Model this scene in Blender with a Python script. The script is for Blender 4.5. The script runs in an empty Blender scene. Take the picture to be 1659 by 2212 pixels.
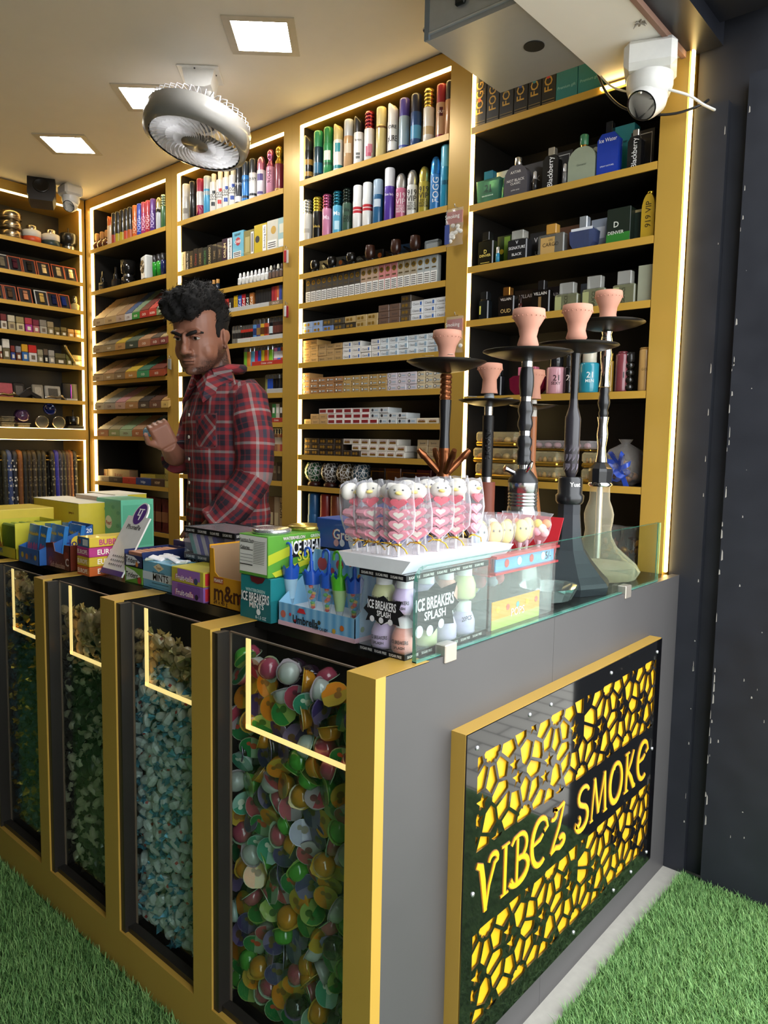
import bpy, math, random
from mathutils import Vector, Matrix
R_=math.radians
rnd=random.Random(7)
scene=bpy.context.scene
COL=scene.collection
# ---------------------------------------------------------------- camera
YAW,PITCH,ROLL,FPX=R_(41.006),R_(-5.384),R_(1.041),1588.73
CAM=Vector((.6786,-.7692,1.1584))
_f=Vector((-math.sin(YAW)*math.cos(PITCH),math.cos(YAW)*math.cos(PITCH),math.sin(PITCH)))
_r=Vector((math.cos(YAW),math.sin(YAW),0)); _u=_r.cross(_f)
_r2=_r*math.cos(ROLL)+_u*math.sin(ROLL); _u2=_u*math.cos(ROLL)-_r*math.sin(ROLL)
cd=bpy.data.cameras.new('camera'); cam=bpy.data.objects.new('camera',cd); COL.objects.link(cam)
cam.matrix_world=Matrix(((_r2.x,_u2.x,-_f.x,CAM.x),(_r2.y,_u2.y,-_f.y,CAM.y),(_r2.z,_u2.z,-_f.z,CAM.z),(0,0,0,1)))
cd.sensor_fit='VERTICAL'; cd.sensor_height=36; cd.lens=FPX/2212*36; cd.clip_start=.02
scene.camera=cam
# ---------------------------------------------------------------- world, exposure
SKY=4.6; PANEL=52.0; LED=12.0
w=bpy.data.worlds.new('overcast_sky'); scene.world=w; w.use_nodes=True
bg=w.node_tree.nodes['Background']; bg.inputs[0].default_value=(.93,.97,1,1); bg.inputs[1].default_value=SKY
vs=scene.view_settings; vs.view_transform='Standard'; vs.look='None'; vs.exposure=.18; vs.gamma=1; vs.use_curve_mapping=False

def xs(px,z,y): 
    a=_r2-_f*((px-829.5)/FPX); return CAM.x-(a.y*(y-CAM.y)+a.z*(z-CAM.z))/a.x
def zs(py,x,y):
    a=_u2+_f*((py-1106)/FPX); return CAM.z-(a.x*(x-CAM.x)+a.y*(y-CAM.y))/a.z
# ---------------------------------------------------------------- helpers
def at(px,py,axis,val):
    "photo measurement: the point where the sight line of a pixel meets the plane axis=val"
    d=_f*FPX+_r2*(px-829.5)-_u2*(py-1106)
    i='xyz'.index(axis); return CAM+d*((val-CAM[i])/d[i])
def lin(h):
    h=h.lstrip('#'); o=[]
    for i in (0,2,4):
        c=int(h[i:i+2],16)/255; o.append(c/12.92 if c<=.04045 else ((c+.055)/1.055)**2.4)
    return o
MC={}
def mt(h,rough=.45,metal=0.,trans=0.,emit=0.,coat=0.,noise=.08,scale=40.,ior=1.45,alpha=1.,name=None,bump=0.,rv=.0):
    k=(h,rough,metal,trans,emit,coat,noise,scale,ior,alpha,bump,rv)
    if k in MC: return MC[k]
    m=bpy.data.materials.new(name or 'surface_'+h.lower()); MC[k]=m; m.use_nodes=True
    nt=m.node_tree; b=nt.nodes['Principled BSDF']; c=lin(h); I=b.inputs
    I['Roughness'].default_value=rough; I['Metallic'].default_value=metal; I['IOR'].default_value=ior
    I['Transmission Weight'].default_value=trans; I['Coat Weight'].default_value=coat; I['Alpha'].default_value=alpha
    if noise or bump or rv:
        tc=nt.nodes.new('ShaderNodeTexCoord'); no=nt.nodes.new('ShaderNodeTexNoise'); no.inputs['Scale'].default_value=scale; no.inputs['Detail'].default_value=3
        nt.links.new(tc.outputs['Object'],no.inputs['Vector'])
        mx=nt.nodes.new('ShaderNodeMix'); mx.data_type='RGBA'
        mx.inputs[6].default_value=[x*(1-noise) for x in c]+[1]; mx.inputs[7].default_value=[min(1,x*(1+noise)) for x in c]+[1]
        nt.links.new(no.outputs['Fac'],mx.inputs[0]); nt.links.new(mx.outputs[2],I['Base Color'])
        if bump:
            bp=nt.nodes.new('ShaderNodeBump'); bp.inputs['Strength'].default_value=bump; bp.inputs['Distance'].default_value=.002
            nt.links.new(no.outputs['Fac'],bp.inputs['Height']); nt.links.new(bp.outputs[0],I['Normal'])
        if rv:
            mr=nt.nodes.new('ShaderNodeMapRange'); mr.inputs[3].default_value=rough-rv; mr.inputs[4].default_value=rough+rv
            nt.links.new(no.outputs['Fac'],mr.inputs[0]); nt.links.new(mr.outputs[0],I['Roughness'])
    else: I['Base Color'].default_value=c+[1]
    if emit: I['Emission Color'].default_value=c+[1]; I['Emission Strength'].default_value=emit
    return m
def film(h,op=.12,rough=.08):
    "thin clear plastic film / pane: mostly see-through with a glossy sheen"
    k=('film',h,op,rough)
    if k in MC: return MC[k]
    m=bpy.data.materials.new('clear_film_'+h.lower()); MC[k]=m; m.use_nodes=True; nt=m.node_tree; nt.nodes.clear()
    o=nt.nodes.new('ShaderNodeOutputMaterial'); t=nt.nodes.new('ShaderNodeBsdfTransparent'); g=nt.nodes.new('ShaderNodeBsdfPrincipled'); mx=nt.nodes.new('ShaderNodeMixShader')
    lw=nt.nodes.new('ShaderNodeLayerWeight'); lw.inputs[0].default_value=.5; fr=nt.nodes.new('ShaderNodeMath'); fr.operation='POWER'; fr.inputs[1].default_value=4. if rough>.03 else 5.; nt.links.new(lw.outputs['Facing'],fr.inputs[0])
    ad=nt.nodes.new('ShaderNodeMath'); ad.inputs[1].default_value=op; ad.use_clamp=True
    tc=nt.nodes.new('ShaderNodeTexCoord'); no=nt.nodes.new('ShaderNodeTexNoise'); no.inputs['Scale'].default_value=90; bp=nt.nodes.new('ShaderNodeBump'); bp.inputs['Strength'].default_value=.25 if rough>.03 else 0; bp.inputs['Distance'].default_value=.003
    nt.links.new(tc.outputs['Object'],no.inputs['Vector']); nt.links.new(no.outputs['Fac'],bp.inputs['Height']); nt.links.new(bp.outputs[0],g.inputs['Normal'])
    if rough<=.03: nt.nodes.remove(g); g=nt.nodes.new('ShaderNodeBsdfAnisotropic')
    g.inputs[0].default_value=lin(h)+[1] if rough>.03 else (1,1,1,1); g.inputs['Roughness'].default_value=rough
    t.inputs[0].default_value=[.75+.25*x for x in lin(h)]+[1]
    nt.links.new(fr.outputs[0],ad.inputs[0]); nt.links.new(ad.outputs[0],mx.inputs[0]); nt.links.new(t.outputs[0],mx.inputs[1]); nt.links.new(g.outputs[0],mx.inputs[2]); nt.links.new(mx.outputs[0],o.inputs[0])
    return m
TXC={}
def tmesh(s,bold=0.):
    "flat outline of a line of lettering, height 1, origin at its left end on the baseline"
    k=(s,bold)
    if k in TXC: return TXC[k]
    c=bpy.data.curves.new('t','FONT'); c.body=s; c.size=1; c.resolution_u=2; c.offset=bold; c.fill_mode='FRONT'
    o=bpy.data.objects.new('t',c); me=bpy.data.meshes.new_from_object(o)
    v=[(p.co.x,p.co.y) for p in me.vertices]; f=[tuple(p.vertices) for p in me.polygons]
    bpy.data.objects.remove(o); bpy.data.curves.remove(c); bpy.data.meshes.remove(me)
    w=max([a for a,_ in v] or [0]); TXC[k]=(v,f,w); return TXC[k]
class MB:
    def __init__(s): s.v=[];s.f=[];s.m=[];s.s=[]
    def add(s,v,f,m=0,sm=False):
        n=len(s.v); s.v+=[tuple(p) for p in v]; s.f+=[tuple(i+n for i in q) for q in f]; s.m+=[m]*len(f); s.s+=[sm]*len(f); return s
    def box(s,x0,x1,y0,y1,z0,z1,m=0,faces=None):
        v=[(x0,y0,z0),(x1,y0,z0),(x1,y1,z0),(x0,y1,z0),(x0,y0,z1),(x1,y0,z1),(x1,y1,z1),(x0,y1,z1)]
        n=len(s.f); s.add(v,[(3,2,1,0),(4,5,6,7),(0,1,5,4),(1,2,6,5),(2,3,7,6),(3,0,4,7)],m)
        if faces:   # order: bottom, top, front(-y), right(+x), back, left
            for i,k in faces.items(): s.m[n+i]=k
        return s
    def rbox(s,x0,x1,y0,y1,z0,z1,b,m=0):
        "box with chamfered edges"
        X=(x0,x1);Y=(y0,y1);Z=(z0,z1); V=[];ix={}
        for i in (0,1):
            for j in (0,1):
                for k in (0,1):
                    sx,sy,sz=1-2*i,1-2*j,1-2*k
                    for a,p in enumerate([(X[i],Y[j]+sy*b,Z[k]+sz*b),(X[i]+sx*b,Y[j],Z[k]+sz*b),(X[i]+sx*b,Y[j]+sy*b,Z[k])]): ix[i,j,k,a]=len(V);V.append(p)
        F=[]
        for a in range(3):
            for t in (0,1):
                q=[]
                for (c,d) in ((0,0),(1,0),(1,1),(0,1)):
                    l=[c,d]; l.insert(a,t); q.append(ix[l[0],l[1],l[2],a])
                F.append(q if (t==1)==(a!=1) else q[::-1])
        for a,bb in ((0,1),(1,2),(0,2)):
            c=3-a-bb
            for p in (0,1):
                for q in (0,1):
                    l0=[0]*3;l1=[0]*3; l0[a]=l1[a]=p; l0[bb]=l1[bb]=q; l1[c]=1
                    e=[ix[(*l0,a)],ix[(*l1,a)],ix[(*l1,bb)],ix[(*l0,bb)]]
                    F.append(e)
        for i in (0,1):
            for j in (0,1):
                for k in (0,1): F.append([ix[i,j,k,0],ix[i,j,k,1],ix[i,j,k,2]])
        cx,cy,cz=(x0+x1)/2,(y0+y1)/2,(z0+z1)/2; G=[]
        for q in F:
            P=[Vector(V[i]) for i in q]; nrm=(P[1]-P[0]).cross(P[2]-P[0]); cc=sum(P,Vector())/len(P)-Vector((cx,cy,cz))
            G.append(q if nrm.dot(cc)>0 else q[::-1])
        return s.add(V,G,m)
    def lathe(s,prof,n=16,m=0,c=(0,0,0),sm=True,a0=0,a1=None,ms=None,cap=True):
        "prof: (radius, height) pairs from bottom to top"
        full=a1 is None; A=2*math.pi if full else a1-a0; N=n if full else n+1; V=[];F=[];M=[]
        for r,z in prof:
            for i in range(N):
                t=a0+A*i/n; V.append((c[0]+r*math.cos(t),c[1]+r*math.sin(t),c[2]+z))
        for j in range(len(prof)-1):
            for i in range(n):
                i2=(i+1)%N; F.append((j*N+i,j*N+i2,(j+1)*N+i2,(j+1)*N+i)); M.append(ms[j] if ms else m)
        k=len(s.f); s.add(V,F,m,sm); s.m[k:]=M
        if full and cap:
            if prof[0][0]>1e-5: s.add(V[:N],[tuple(range(N))[::-1]],M[0])
            if prof[-1][0]>1e-5: s.add(V[-N:],[tuple(range(N))],M[-1])
        return s
    def tube(s,path,r,n=8,m=0,sm=True,cap=True):
        P=[Vector(p) for p in path]; K=len(P); rr=r if isinstance(r,(list,tuple)) else [r]*K
        t0=(P[1]-P[0]).normalized(); u=t0.orthogonal().normalized(); V=[];F=[]
        for i in range(K):
            t=(P[min(i+1,K-1)]-P[max(i-1,0)]); t=t.normalized() if t.length>1e-9 else t0
            u=(u-t*u.dot(t)); u=u.normalized() if u.length>1e-6 else t.orthogonal().normalized(); w_=t.cross(u)
            for j in range(n):
                a=2*math.pi*j/n; V.append(P[i]+(u*math.cos(a)+w_*math.sin(a))*rr[i])
        for i in range(K-1):
            for j in range(n):
                j2=(j+1)%n; F.append((i*n+j,i*n+j2,(i+1)*n+j2,(i+1)*n+j))
        s.add(V,F,m,sm)
        if cap: s.add(V[:n],[tuple(range(n))[::-1]],m); s.add(V[-n:],[tuple(range(n))],m)
        return s
    def ell(s,c,rx,ry,rz,nu=12,nv=8,m=0):
        prof=[(math.sin(math.pi*j/nv),-math.cos(math.pi*j/nv)) for j in range(nv+1)]
        t=MB().lathe([(max(a,1e-6),b) for a,b in prof],nu); 
        return s.add([(c[0]+x*rx,c[1]+y*ry,c[2]+z*rz) for x,y,z in t.v],t.f,m,True)
    def prism(s,poly,a0,a1,axis='y',m=0,ms=None):
        "poly in the plane across axis ((x,z) for y, (x,y) for z, (y,z) for x), extruded a0..a1"
        def P(p,a): return {'y':(p[0],a,p[1]),'z':(p[0],p[1],a),'x':(a,p[0],p[1])}[axis]
        n=len(poly); ar=sum(poly[i][0]*poly[(i+1)%n][1]-poly[(i+1)%n][0]*poly[i][1] for i in range(n))
        if (ar<0)!=(axis=='y'): poly=poly[::-1]
        V=[P(p,a0) for p in poly]+[P(p,a1) for p in poly]
        F=[tuple(range(n))[::-1],tuple(range(n,2*n))]+[(i,(i+1)%n,n+(i+1)%n,n+i) for i in range(n)]
        k=len(s.f); s.add(V,F,m)
        if ms is not None: s.m[k+2:]=[ms]*n
        return s
    def text(s,t,h,org,U,V,m=0,al='c',bold=.0,wmax=None,vy=.5):
        v,f,w=tmesh(t,bold); h=h*1.37; sc=h
        if wmax and w*h>wmax: sc=wmax/w
        o=Vector(org);U=Vector(U);V=Vector(V); dx={'c':w/2,'l':0,'r':w}[al]; dy=.365*2*vy
        return s.add([o+U*((a-dx)*sc)+V*((b-dy)*h) for a,b in v],f,m)
    def textcyl(s,t,h,r,ang,z,m=0,bold=0.,vert=False,wmax=None):
        "lettering wrapped on an upright cylinder, ang measured from -y"
        v,f,w=tmesh(t,bold); h=h*1.37; sc=h
        if wmax and w*h>wmax: sc=wmax/w
        o=[]
        for a,b in v:
            a=(a-w/2)*sc; b=(b-.365)*h
            if vert: a,b=-b,a
            q=ang+a/r; o.append((r*math.sin(q),-r*math.cos(q),z+b))
        return s.add(o,f,m)
    def disc(s,c,r,U,V,n=16,m=0,ry=None):
        c=Vector(c);U=Vector(U);V=Vector(V); ry=ry or r
        return s.add([c+U*(r*math.cos(2*math.pi*i/n))+V*(ry*math.sin(2*math.pi*i/n)) for i in range(n)],[tuple(range(n))],m)
    def quad(s,a,b,c,d,m=0): return s.add([a,b,c,d],[(0,1,2,3)],m)
    def xf(s,M): s.v=[tuple(M@Vector(p)) for p in s.v]; return s
    def mesh(s,name,mats):
        me=bpy.data.meshes.new(name); me.from_pydata(s.v,[],s.f)
        for q in (mats if isinstance(mats,(list,tuple)) else [mats]): me.materials.append(q)
        me.polygons.foreach_set('material_index',s.m); me.polygons.foreach_set('use_smooth',s.s); me.update(); return me
    def build(s,name,mats,parent=None,loc=None,rz=0):
        return link(name,s.mesh(name,mats),parent,loc,rz)
def link(name,me,parent=None,loc=None,rz=0):
    o=bpy.data.objects.new(name,me); COL.objects.link(o)
    if parent: o.parent=parent
    if loc is not None: o.location=loc
    if rz: o.rotation_euler.z=rz
    return o
def tag(o,label=None,cat=None,group=None,kind=None):
    if label: o['label']=label
    if cat: o['category']=cat
    if group: o['group']=group
    if kind: o['kind']=kind
    return o
def thing(name,label,cat,loc=(0,0,0),rz=0,group=None):
    o=bpy.data.objects.new(name,None); COL.objects.link(o); o.location=loc; o.rotation_euler=(0,0,rz); o.empty_display_size=.02
    return tag(o,label,cat,group)
def dup(root,loc,rz=None,label=None,group=None,rot=None,scale=None):
    def cp(o,par):
        c=o.copy(); COL.objects.link(c); c.parent=par
        for ch in KIDS.get(o.name) or o.children: cp(ch,c)
        return c
    r=cp(root,None); r.location=loc
    if rz is not None: r.rotation_euler=(0,0,rz)
    if rot is not None: r.rotation_euler=rot
    if scale: r.scale=(scale,)*3
    if label: r['label']=label
    if group: r['group']=group
    return r
KIDS={}
def struct(name,mb,mats,parent=None):
    o=mb.build(name,mats,parent)
    if not parent: o['kind']='structure'
    return o
UX,UZ=(1,0,0),(0,0,1); UY=(0,1,0)
GOLD=mt('BF9843',.32,.15,noise=.05,scale=8,name='satin_gold_laminate')
GOLDE=mt('C79C40',.38,.1,noise=.05,scale=8,name='gold_edge_band')
BLACK=mt('24211D',.4,noise=.15,scale=20,name='black_laminate')
CHAR=mt('4C4A4A',.42,noise=.1,scale=6,rv=.06,name='charcoal_laminate')
WHITE=mt('E9E6DF',.4,name='white_plastic'); 
INK=mt('111114',.5,noise=0,name='black_ink'); PAPER=mt('F2F0EA',.55,name='white_print'); SILV=mt('C9CCD0',.22,.95,name='polished_steel'); CHROME=mt('E4E4E4',.08,1,noise=0,name='chrome')
LEDM=mt('FFDB8C',.5,emit=LED,noise=0,name='warm_led_strip')
GLASS=film('C8ECE2',.035,.02); 
# ================================================================ the room
D=1.2058; CE=2.405; CT=.82
BAYX=[(-3.1185,-2.410),(-2.3166,-1.5887),(-1.4965,-.7900),(-.707,-.1086)]
struct('floor',MB().box(-3.6,.0,.02,1.7,-.03,.0),mt('8A8074',.5,name='floor_tile'))
struct('ceiling',MB().box(-3.7,-.03,.0,1.75,CE,CE+.05),mt('F0E9DD',.7,noise=.03,scale=12,name='cream_ceiling_paint'))
struct('wall_back',MB().box(-3.7,-.03,1.5,1.6,0,CE),BLACK)
struct('wall_left',MB().box(-3.7,-3.5,-2.6,1.6,0,CE),BLACK)
# white soffit beam at the shop corner, its brown raw edge
bm=struct('trim_1',MB().box(-.265,-.062,-.6,1.40,2.15,2.46),mt('EFEBE4',.7,noise=.04,scale=9,name='soffit_paint'))
tag(bm); bm['label']='white painted soffit beam over the counter side'
struct('trim_2',MB().box(-.062,-.05,-.6,1.21,2.145,2.46),mt('8A6A5A',.7,name='raw_board_edge'))
# black painted wall beside the shelving and the steel frame over it
BW=mt('23252C',.5,noise=.3,scale=14,bump=.25,rv=.1,name='black_painted_wall')
wr=struct('wall_right',MB().box(-.03,.36,1.245,1.6,0,3.2),BW)
rw=random.Random(21); chips=MB()
for k in range(70):
    x_=rw.choice((.106,.110,.05,rw.uniform(.12,.33))) ; z_=rw.uniform(.1,2.0); y_=1.2046 if x_>.1 else 1.2216; s1,s2=rw.uniform(.001,.004),rw.uniform(.004,.03)*(1 if x_<.115 else .3)
    chips.add([(x_-s1*.5,y_,z_),(x_+s1*.6,y_,z_+s2*.1),(x_+s1*.4,y_,z_+s2*.8),(x_-s1*.3,y_,z_+s2)],[(0,1,2,3)])
o=chips.build('paint_chips',mt('A9A49C',.7),wr); o['kind']='stuff'
struct('trim_3',MB().box(.105,.345,1.205,1.246,0,2.06),BW)
struct('trim_4',MB().box(-.028,.055,1.222,1.246,0,2.02),BW)
fr=MB().box(-.05,.03,-.6,1.235,2.16,2.5).box(.03,.2,-.6,1.20,2.2,2.5)
struct('trim_5',fr,mt('1B1D24',.35,noise=.2,scale=10,name='black_steel_frame'))
# unseen roof and walls put in to shade the counter front
struct('trim_shade_roof',MB().box(-4.5,.6,-1.5,.0,2.46,2.56),mt('B9B2A6',.8))  # shop front overhang, its reach set to keep skylight off the bins
struct('wall_shade_side',MB().box(1.0,1.1,-1.5,-.9,0,2.46),mt('3a3632',.7))  # added blocker, cuts daylight coming in from the open side
struct('wall_shade_front',MB().box(-5,1.1,-1.5,-1.4,0,3.2),mt('3a3632',.7))  # added blocker facing the counter, darkens the bins and front turf

def shelving(i,x0,x1,levels,label,slope=(),left=.06,right=.05):
    t=thing('shelving_bay',label,'shelving',((x0+x1)/2,D,0)); ox=(x0+x1)/2
    b=lambda *a:MB().box(a[0]-ox,a[1]-ox,a[2],a[3],a[4],a[5])
    dp=.27
    b(x0-left,x0,0,dp,0,2.40).build('column',GOLD,t)
    b(x1,x1+right,0,dp,0,2.40).build('column',GOLD,t)
    b(x0,x1,0,dp,2.352,2.40).build('header',GOLD,t)
    b(x0,x1,dp-.01,dp,0,2.352).build('back_panel',BLACK,t)
    MB().box(x0-ox,x0-ox+.004,.02,dp-.01,0,2.352).box(x1-ox-.004,x1-ox,.02,dp-.01,0,2.352).build('side_lining',BLACK,t)
    for z in levels:
        s=MB()
        if z in slope:
            pass
        s.box(x0-ox+.004,x1-ox-.004,.004,dp-.01,z-.018,z-.0005,1).box(x0-ox+.002,x1-ox-.002,-.001,.004,z-.02,z,0)
        s.build('shelf',[GOLDE,BLACK],t)
    MB().box(x0-ox+.0005,x0-ox+.006,.001,.014,.6,2.35).build('led_strip',LEDM,t)
    MB().box(x0-ox+.004,x1-ox,.001,.014,2.3455,2.3515).build('led_strip',LEDM,t)
    return t
L3=[2.1475,1.9245,1.80,1.689,1.573,1.462,1.341,1.225,1.1056,.9835,.72]
L4=[2.141,1.907,1.718,1.551,1.311,1.05,.72]
L2=[2.142,1.92,1.805,1.70,1.567,1.466,1.351,1.233,1.116,.995,.797]
L1=[2.14,1.925,1.74,1.602,1.455,1.305,1.167,.925,.70]
shelving(0,*BAYX[0],L1,'shelving bay with sloping rolling paper shelves, next to the room corner',slope=L1[2:7],left=.05,right=.046)
shelving(1,*BAYX[1],L2,'shelving bay of spray cans and lighters behind the shopkeeper',left=.0465,right=.0465)
shelving(2,*BAYX[2],L3,'shelving bay stacked with cigarette packs and deodorant cans',left=.0455,right=.0415)
e=shelving(3,*BAYX[3],L4,'perfume shelving bay beside the black wall',left=.0415,right=.068)
MB().box(.3,.306,.0,.012,.825,2.33).xf(Matrix.Translation((.0,0,0))).build('led_strip',LEDM,e).location.x=-.0365+.4078-.3
# left wall shelving (faces the room, runs along y)
LX=-3.17; LL=[2.135,1.975,1.828,1.684,1.536,1.352]
t=thing('shelving_bay','shelving bay of lighters and ashtrays over a hose rail on the side wall','shelving',(LX,.6,0))
y0,y1=-.35-.6,1.185-.6
MB().box(-.27,0,y1,y1+.016,0,2.40).build('column',GOLD,t); MB().box(-.27,0,y0-.05,y0,0,2.40).build('column',GOLD,t)
MB().box(-.27,0,y0,y1,2.352,2.40).build('header',GOLD,t); MB().box(-.27,-.26,y0,y1,0,2.352).build('back_panel',BLACK,t)
for z in LL: MB().box(-.26,-.004,y0,y1,z-.018,z-.0005,1).box(-.004,.001,y0,y1,z-.02,z,0).build('shelf',[GOLDE,BLACK],t)
MB().box(-.26,.002,y0,y1+.016,1.145,1.197).build('rail_panel',GOLD,t)
for q in ((y0,y1,2.3455,2.3515),(y1-.006,y1-.0005,1.2,2.35),(y1-.006,y1-.0005,.62,1.143)): MB().box(-.014,-.001,*q).build('led_strip',LEDM,t)
for q in ((y0,y1,1.199,1.202),(y0,y1,1.140,1.143)): MB().box(-.010,.0005,*q).build('led_strip',LEDM,t)
MB().tube([(-.07,y0,1.055),(-.07,y1,1.055)],.007,8).build('hose_rod',mt('C9A55A',.25,.9),t)
MB().tube([(-.05,y0,1.035),(-.05,y1,1.035)],.004,8).build('hose_rod',mt('C9A55A',.25,.9),t)

# ---------------------------------------------------------------- ceiling lights
PANM=mt('FFFFFF',.5,emit=PANEL,noise=0,name='lit_diffuser')
FRM=mt('C9BEA9',.5,name='light_trim')
for i,(cx,cy,lab) in enumerate([(-1.204,.780,'square recessed ceiling light nearest the metal box'),(-1.855,.785,'square recessed ceiling light just behind the fan'),(-2.515,.800,'square recessed ceiling light nearest the side wall shelving')]):
    t=thing('ceiling_light',lab,'light',(cx,cy,CE),R_(43))
    f=MB(); a,b=.108,.084
    for q in ((-a,a,-a,-b),(-a,a,b,a),(-a,-b,-b,b),(b,a,-b,b)): f.box(*q,-.004,.002)
    f.build('frame',FRM,t); MB().rbox(-b,b,-b,b,-.003,.003,.001).build('diffuser',PANM,t)

# ---------------------------------------------------------------- the counter
PX=[(-.0575,0),(-.4544,-.3956),(-.7876,-.7283),(-1.107,-1.058),(-1.428,-1.377),(-1.75,-1.70)]
ZR=.093
c=thing('sales_counter','black and gold shop counter with candy bins along its front','counter',(0,0,0))
for k,(a,b) in enumerate(PX): 
    MB().box(a,b,0,.022,ZR,CT-.001,0).box(a,b,.0,.125,CT-.001,CT+.0006,1).build('post',[GOLD,GOLD],c)
    if k: MB().box(b-.001,b+.016,.004,.03,ZR,CT-.004).build('bin_jamb',BLACK,c)
    MB().box((a+b)/2-.006 if k else -.03,(a+b)/2+.006 if k else -.021,.022,.40,.0,CT-.002).build('bin_divider',BLACK,c)
MB().box(-1.9,-.0,0,.022,0,ZR).build('bottom_rail',GOLD,c)
MB().box(-1.9,-.05,.022,.4,0,ZR-.012).box(-1.9,-.05,.011,.03,ZR-.012,ZR+.012).build('bin_floor',BLACK,c)
MB().box(-1.9,-.05,.15,.16,ZR,CT-.02).build('bin_back',BLACK,c)
MB().box(-1.9,-.02,.12,.47,CT-.02,CT).build('top_board',mt('1B1A18',.25,name='glossy_black_top'),c)
MB().box(-.52,-.02,.47,1.20,CT-.02,CT).build('top_board',mt('1B1A18',.25,name='glossy_black_top'),c)
MB().box(-.02,.0,.022,.53,.0,CT).build('side_panel',CHAR,c)
MB().box(-.02,.0,.5308,1.24,.0,CT).build('side_panel',CHAR,c)
MB().box(-.52,-.50,.47,1.2,0,CT-.02).box(-1.9,-.52,.45,.47,0,CT-.02).build('inner_panel',BLACK,c)
for k in range(5):
    a,b=PX[k+1][1]+.017,PX[k][0]-.001
    g=MB().box(a,b,.030,.033,ZR+.002,CT-.006).build('glass_pane',GLASS,c)
    MB().box(a,b,.0295,.0335,CT-.0062,CT-.0038).box(a-.001,a+.002,.0295,.0335,ZR,CT-.006).build('glass_edge',mt('6B5A4A',.3),g)
    x=PX[k+1][1]+.064
    MB().box(x-.006,x+.006,.0336,.0355,.647,CT-.01).box(x-.006,b,.0336,.0355,.645,.654).build('led_strip',mt('FFD58A',.5,emit=1.1,noise=0,name='dim_led_strip'),c)
# glass screen along the counter side
t=thing('glass_screen','clear glass screen standing along the counter side edge','glass screen',(-.010,.1,CT))
pl=[(0,0.001),(.985,0.001),(.985,.150),(.022,.150),(.012,.147),(.004,.140),(.0,.128)]
gp=MB().prism(pl,-.004,.004,'x',0); gp.build('pane',GLASS,t)
eg=mt('5FA595',.08,trans=.4,name='green_glass_edge')
q=MB()
for (a,b) in zip(pl,pl[1:]+pl[:1]):
    if a[1]<.01 and b[1]<.01 : q.box(-.0042,.0042,0,.985,.0008,.0025); continue
    q.quad((-.0042,a[0],a[1]),(.0042,a[0],a[1]),(.0042,b[0],b[1]),(-.0042,b[0],b[1]))
q.build('glass_edge',eg,t)
for yy in (.063,.765): MB().rbox(-.008,.0135,yy,yy+.032,-.012,.018,.0015).build('clip',mt('BEB4A8',.3,.7),t)
# ================================================================ the shopkeeper
def solid(mb,voxel,smooth=2,name='m'):
    "fuse overlapping closed shapes into one continuous skin"
    me=mb.mesh(name,WHITE); o=bpy.data.objects.new(name,me); COL.objects.link(o)
    r=o.modifiers.new('r','REMESH'); r.mode='VOXEL'; r.voxel_size=voxel; r.use_smooth_shade=True
    if smooth: m=o.modifiers.new('s','SMOOTH'); m.iterations=smooth; m.factor=.5
    dg=bpy.context.evaluated_depsgraph_get(); dg.update(); out=bpy.data.meshes.new_from_object(o.evaluated_get(dg)); bpy.data.objects.remove(o); return out
def etube(path,radii,n=14):
    "tube with elliptical sections (rx across, ry deep) kept upright in x/y"
    q=MB(); V=[]
    for (x,y,z),(rx,ry) in zip(path,radii):
        for i in range(n): a=2*math.pi*i/n; V.append((x+rx*math.cos(a),y+ry*math.sin(a),z))
    k=len(path); q.add(V,[(j*n+i,j*n+(i+1)%n,(j+1)*n+(i+1)%n,(j+1)*n+i) for j in range(k-1) for i in range(n)]); q.add(V[:n],[tuple(range(n))[::-1]]); q.add(V[-n:],[tuple(range(n))]); return q
def joinmb(a,b): a.add(b.v,b.f); return a
pb=at(474,950,'y',.70)
per=thing('person','person in a red plaid shirt behind the counter, hand raised to chest','person',(pb.x,pb.y,0),R_(-12))
HM=Matrix.Translation((0.0,-.045,1.384))@Matrix.Rotation(R_(36),4,'Z')@Matrix.Rotation(R_(15),4,'X')   # head frame: origin at the chin/neck joint, facing -y
def hp(x,y,z): return tuple(HM@Vector((x,y,z)))
def hell(q,c,rx,ry,rz,nu=14,nv=10,rot=None):
    t=MB().ell((0,0,0),rx,ry,rz,nu,nv)
    if rot: t.xf(rot)
    t.xf(Matrix.Translation(c)); t.xf(HM); return q.add(t.v,t.f)
S=MB()
# head: stacked sections from chin to crown (z, half width, front y, back y)
sec=[(-.006,.018,-.078,-.02),(.004,.040,-.090,.005),(.02,.055,-.094,.035),(.04,.064,-.094,.06),(.06,.069,-.092,.075),(.085,.072,-.091,.085),(.105,.071,-.090,.092),(.125,.073,-.092,.096),(.15,.074,-.09,.098),(.175,.071,-.083,.094),(.195,.063,-.07,.083),(.21,.05,-.05,.065),(.221,.03,-.028,.04),(.225,.008,-.005,.012)]
V=[];n=28
for z,w,f,b in sec:
    cy=(f+b)/2; ry=(b-f)/2
    for i in range(n):
        a=2*math.pi*i/n; c,s=math.cos(a),math.sin(a); pw=.86; V.append(hp(w*math.copysign(abs(c)**pw,c),cy+ry*math.copysign(abs(s)**pw,s),z))
S.add(V,[(j*n+i,j*n+(i+1)%n,(j+1)*n+(i+1)%n,(j+1)*n+i) for j in range(len(sec)-1) for i in range(n)]); S.add(V[:n],[tuple(range(n))[::-1]]); S.add(V[-n:],[tuple(range(n))])
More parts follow.
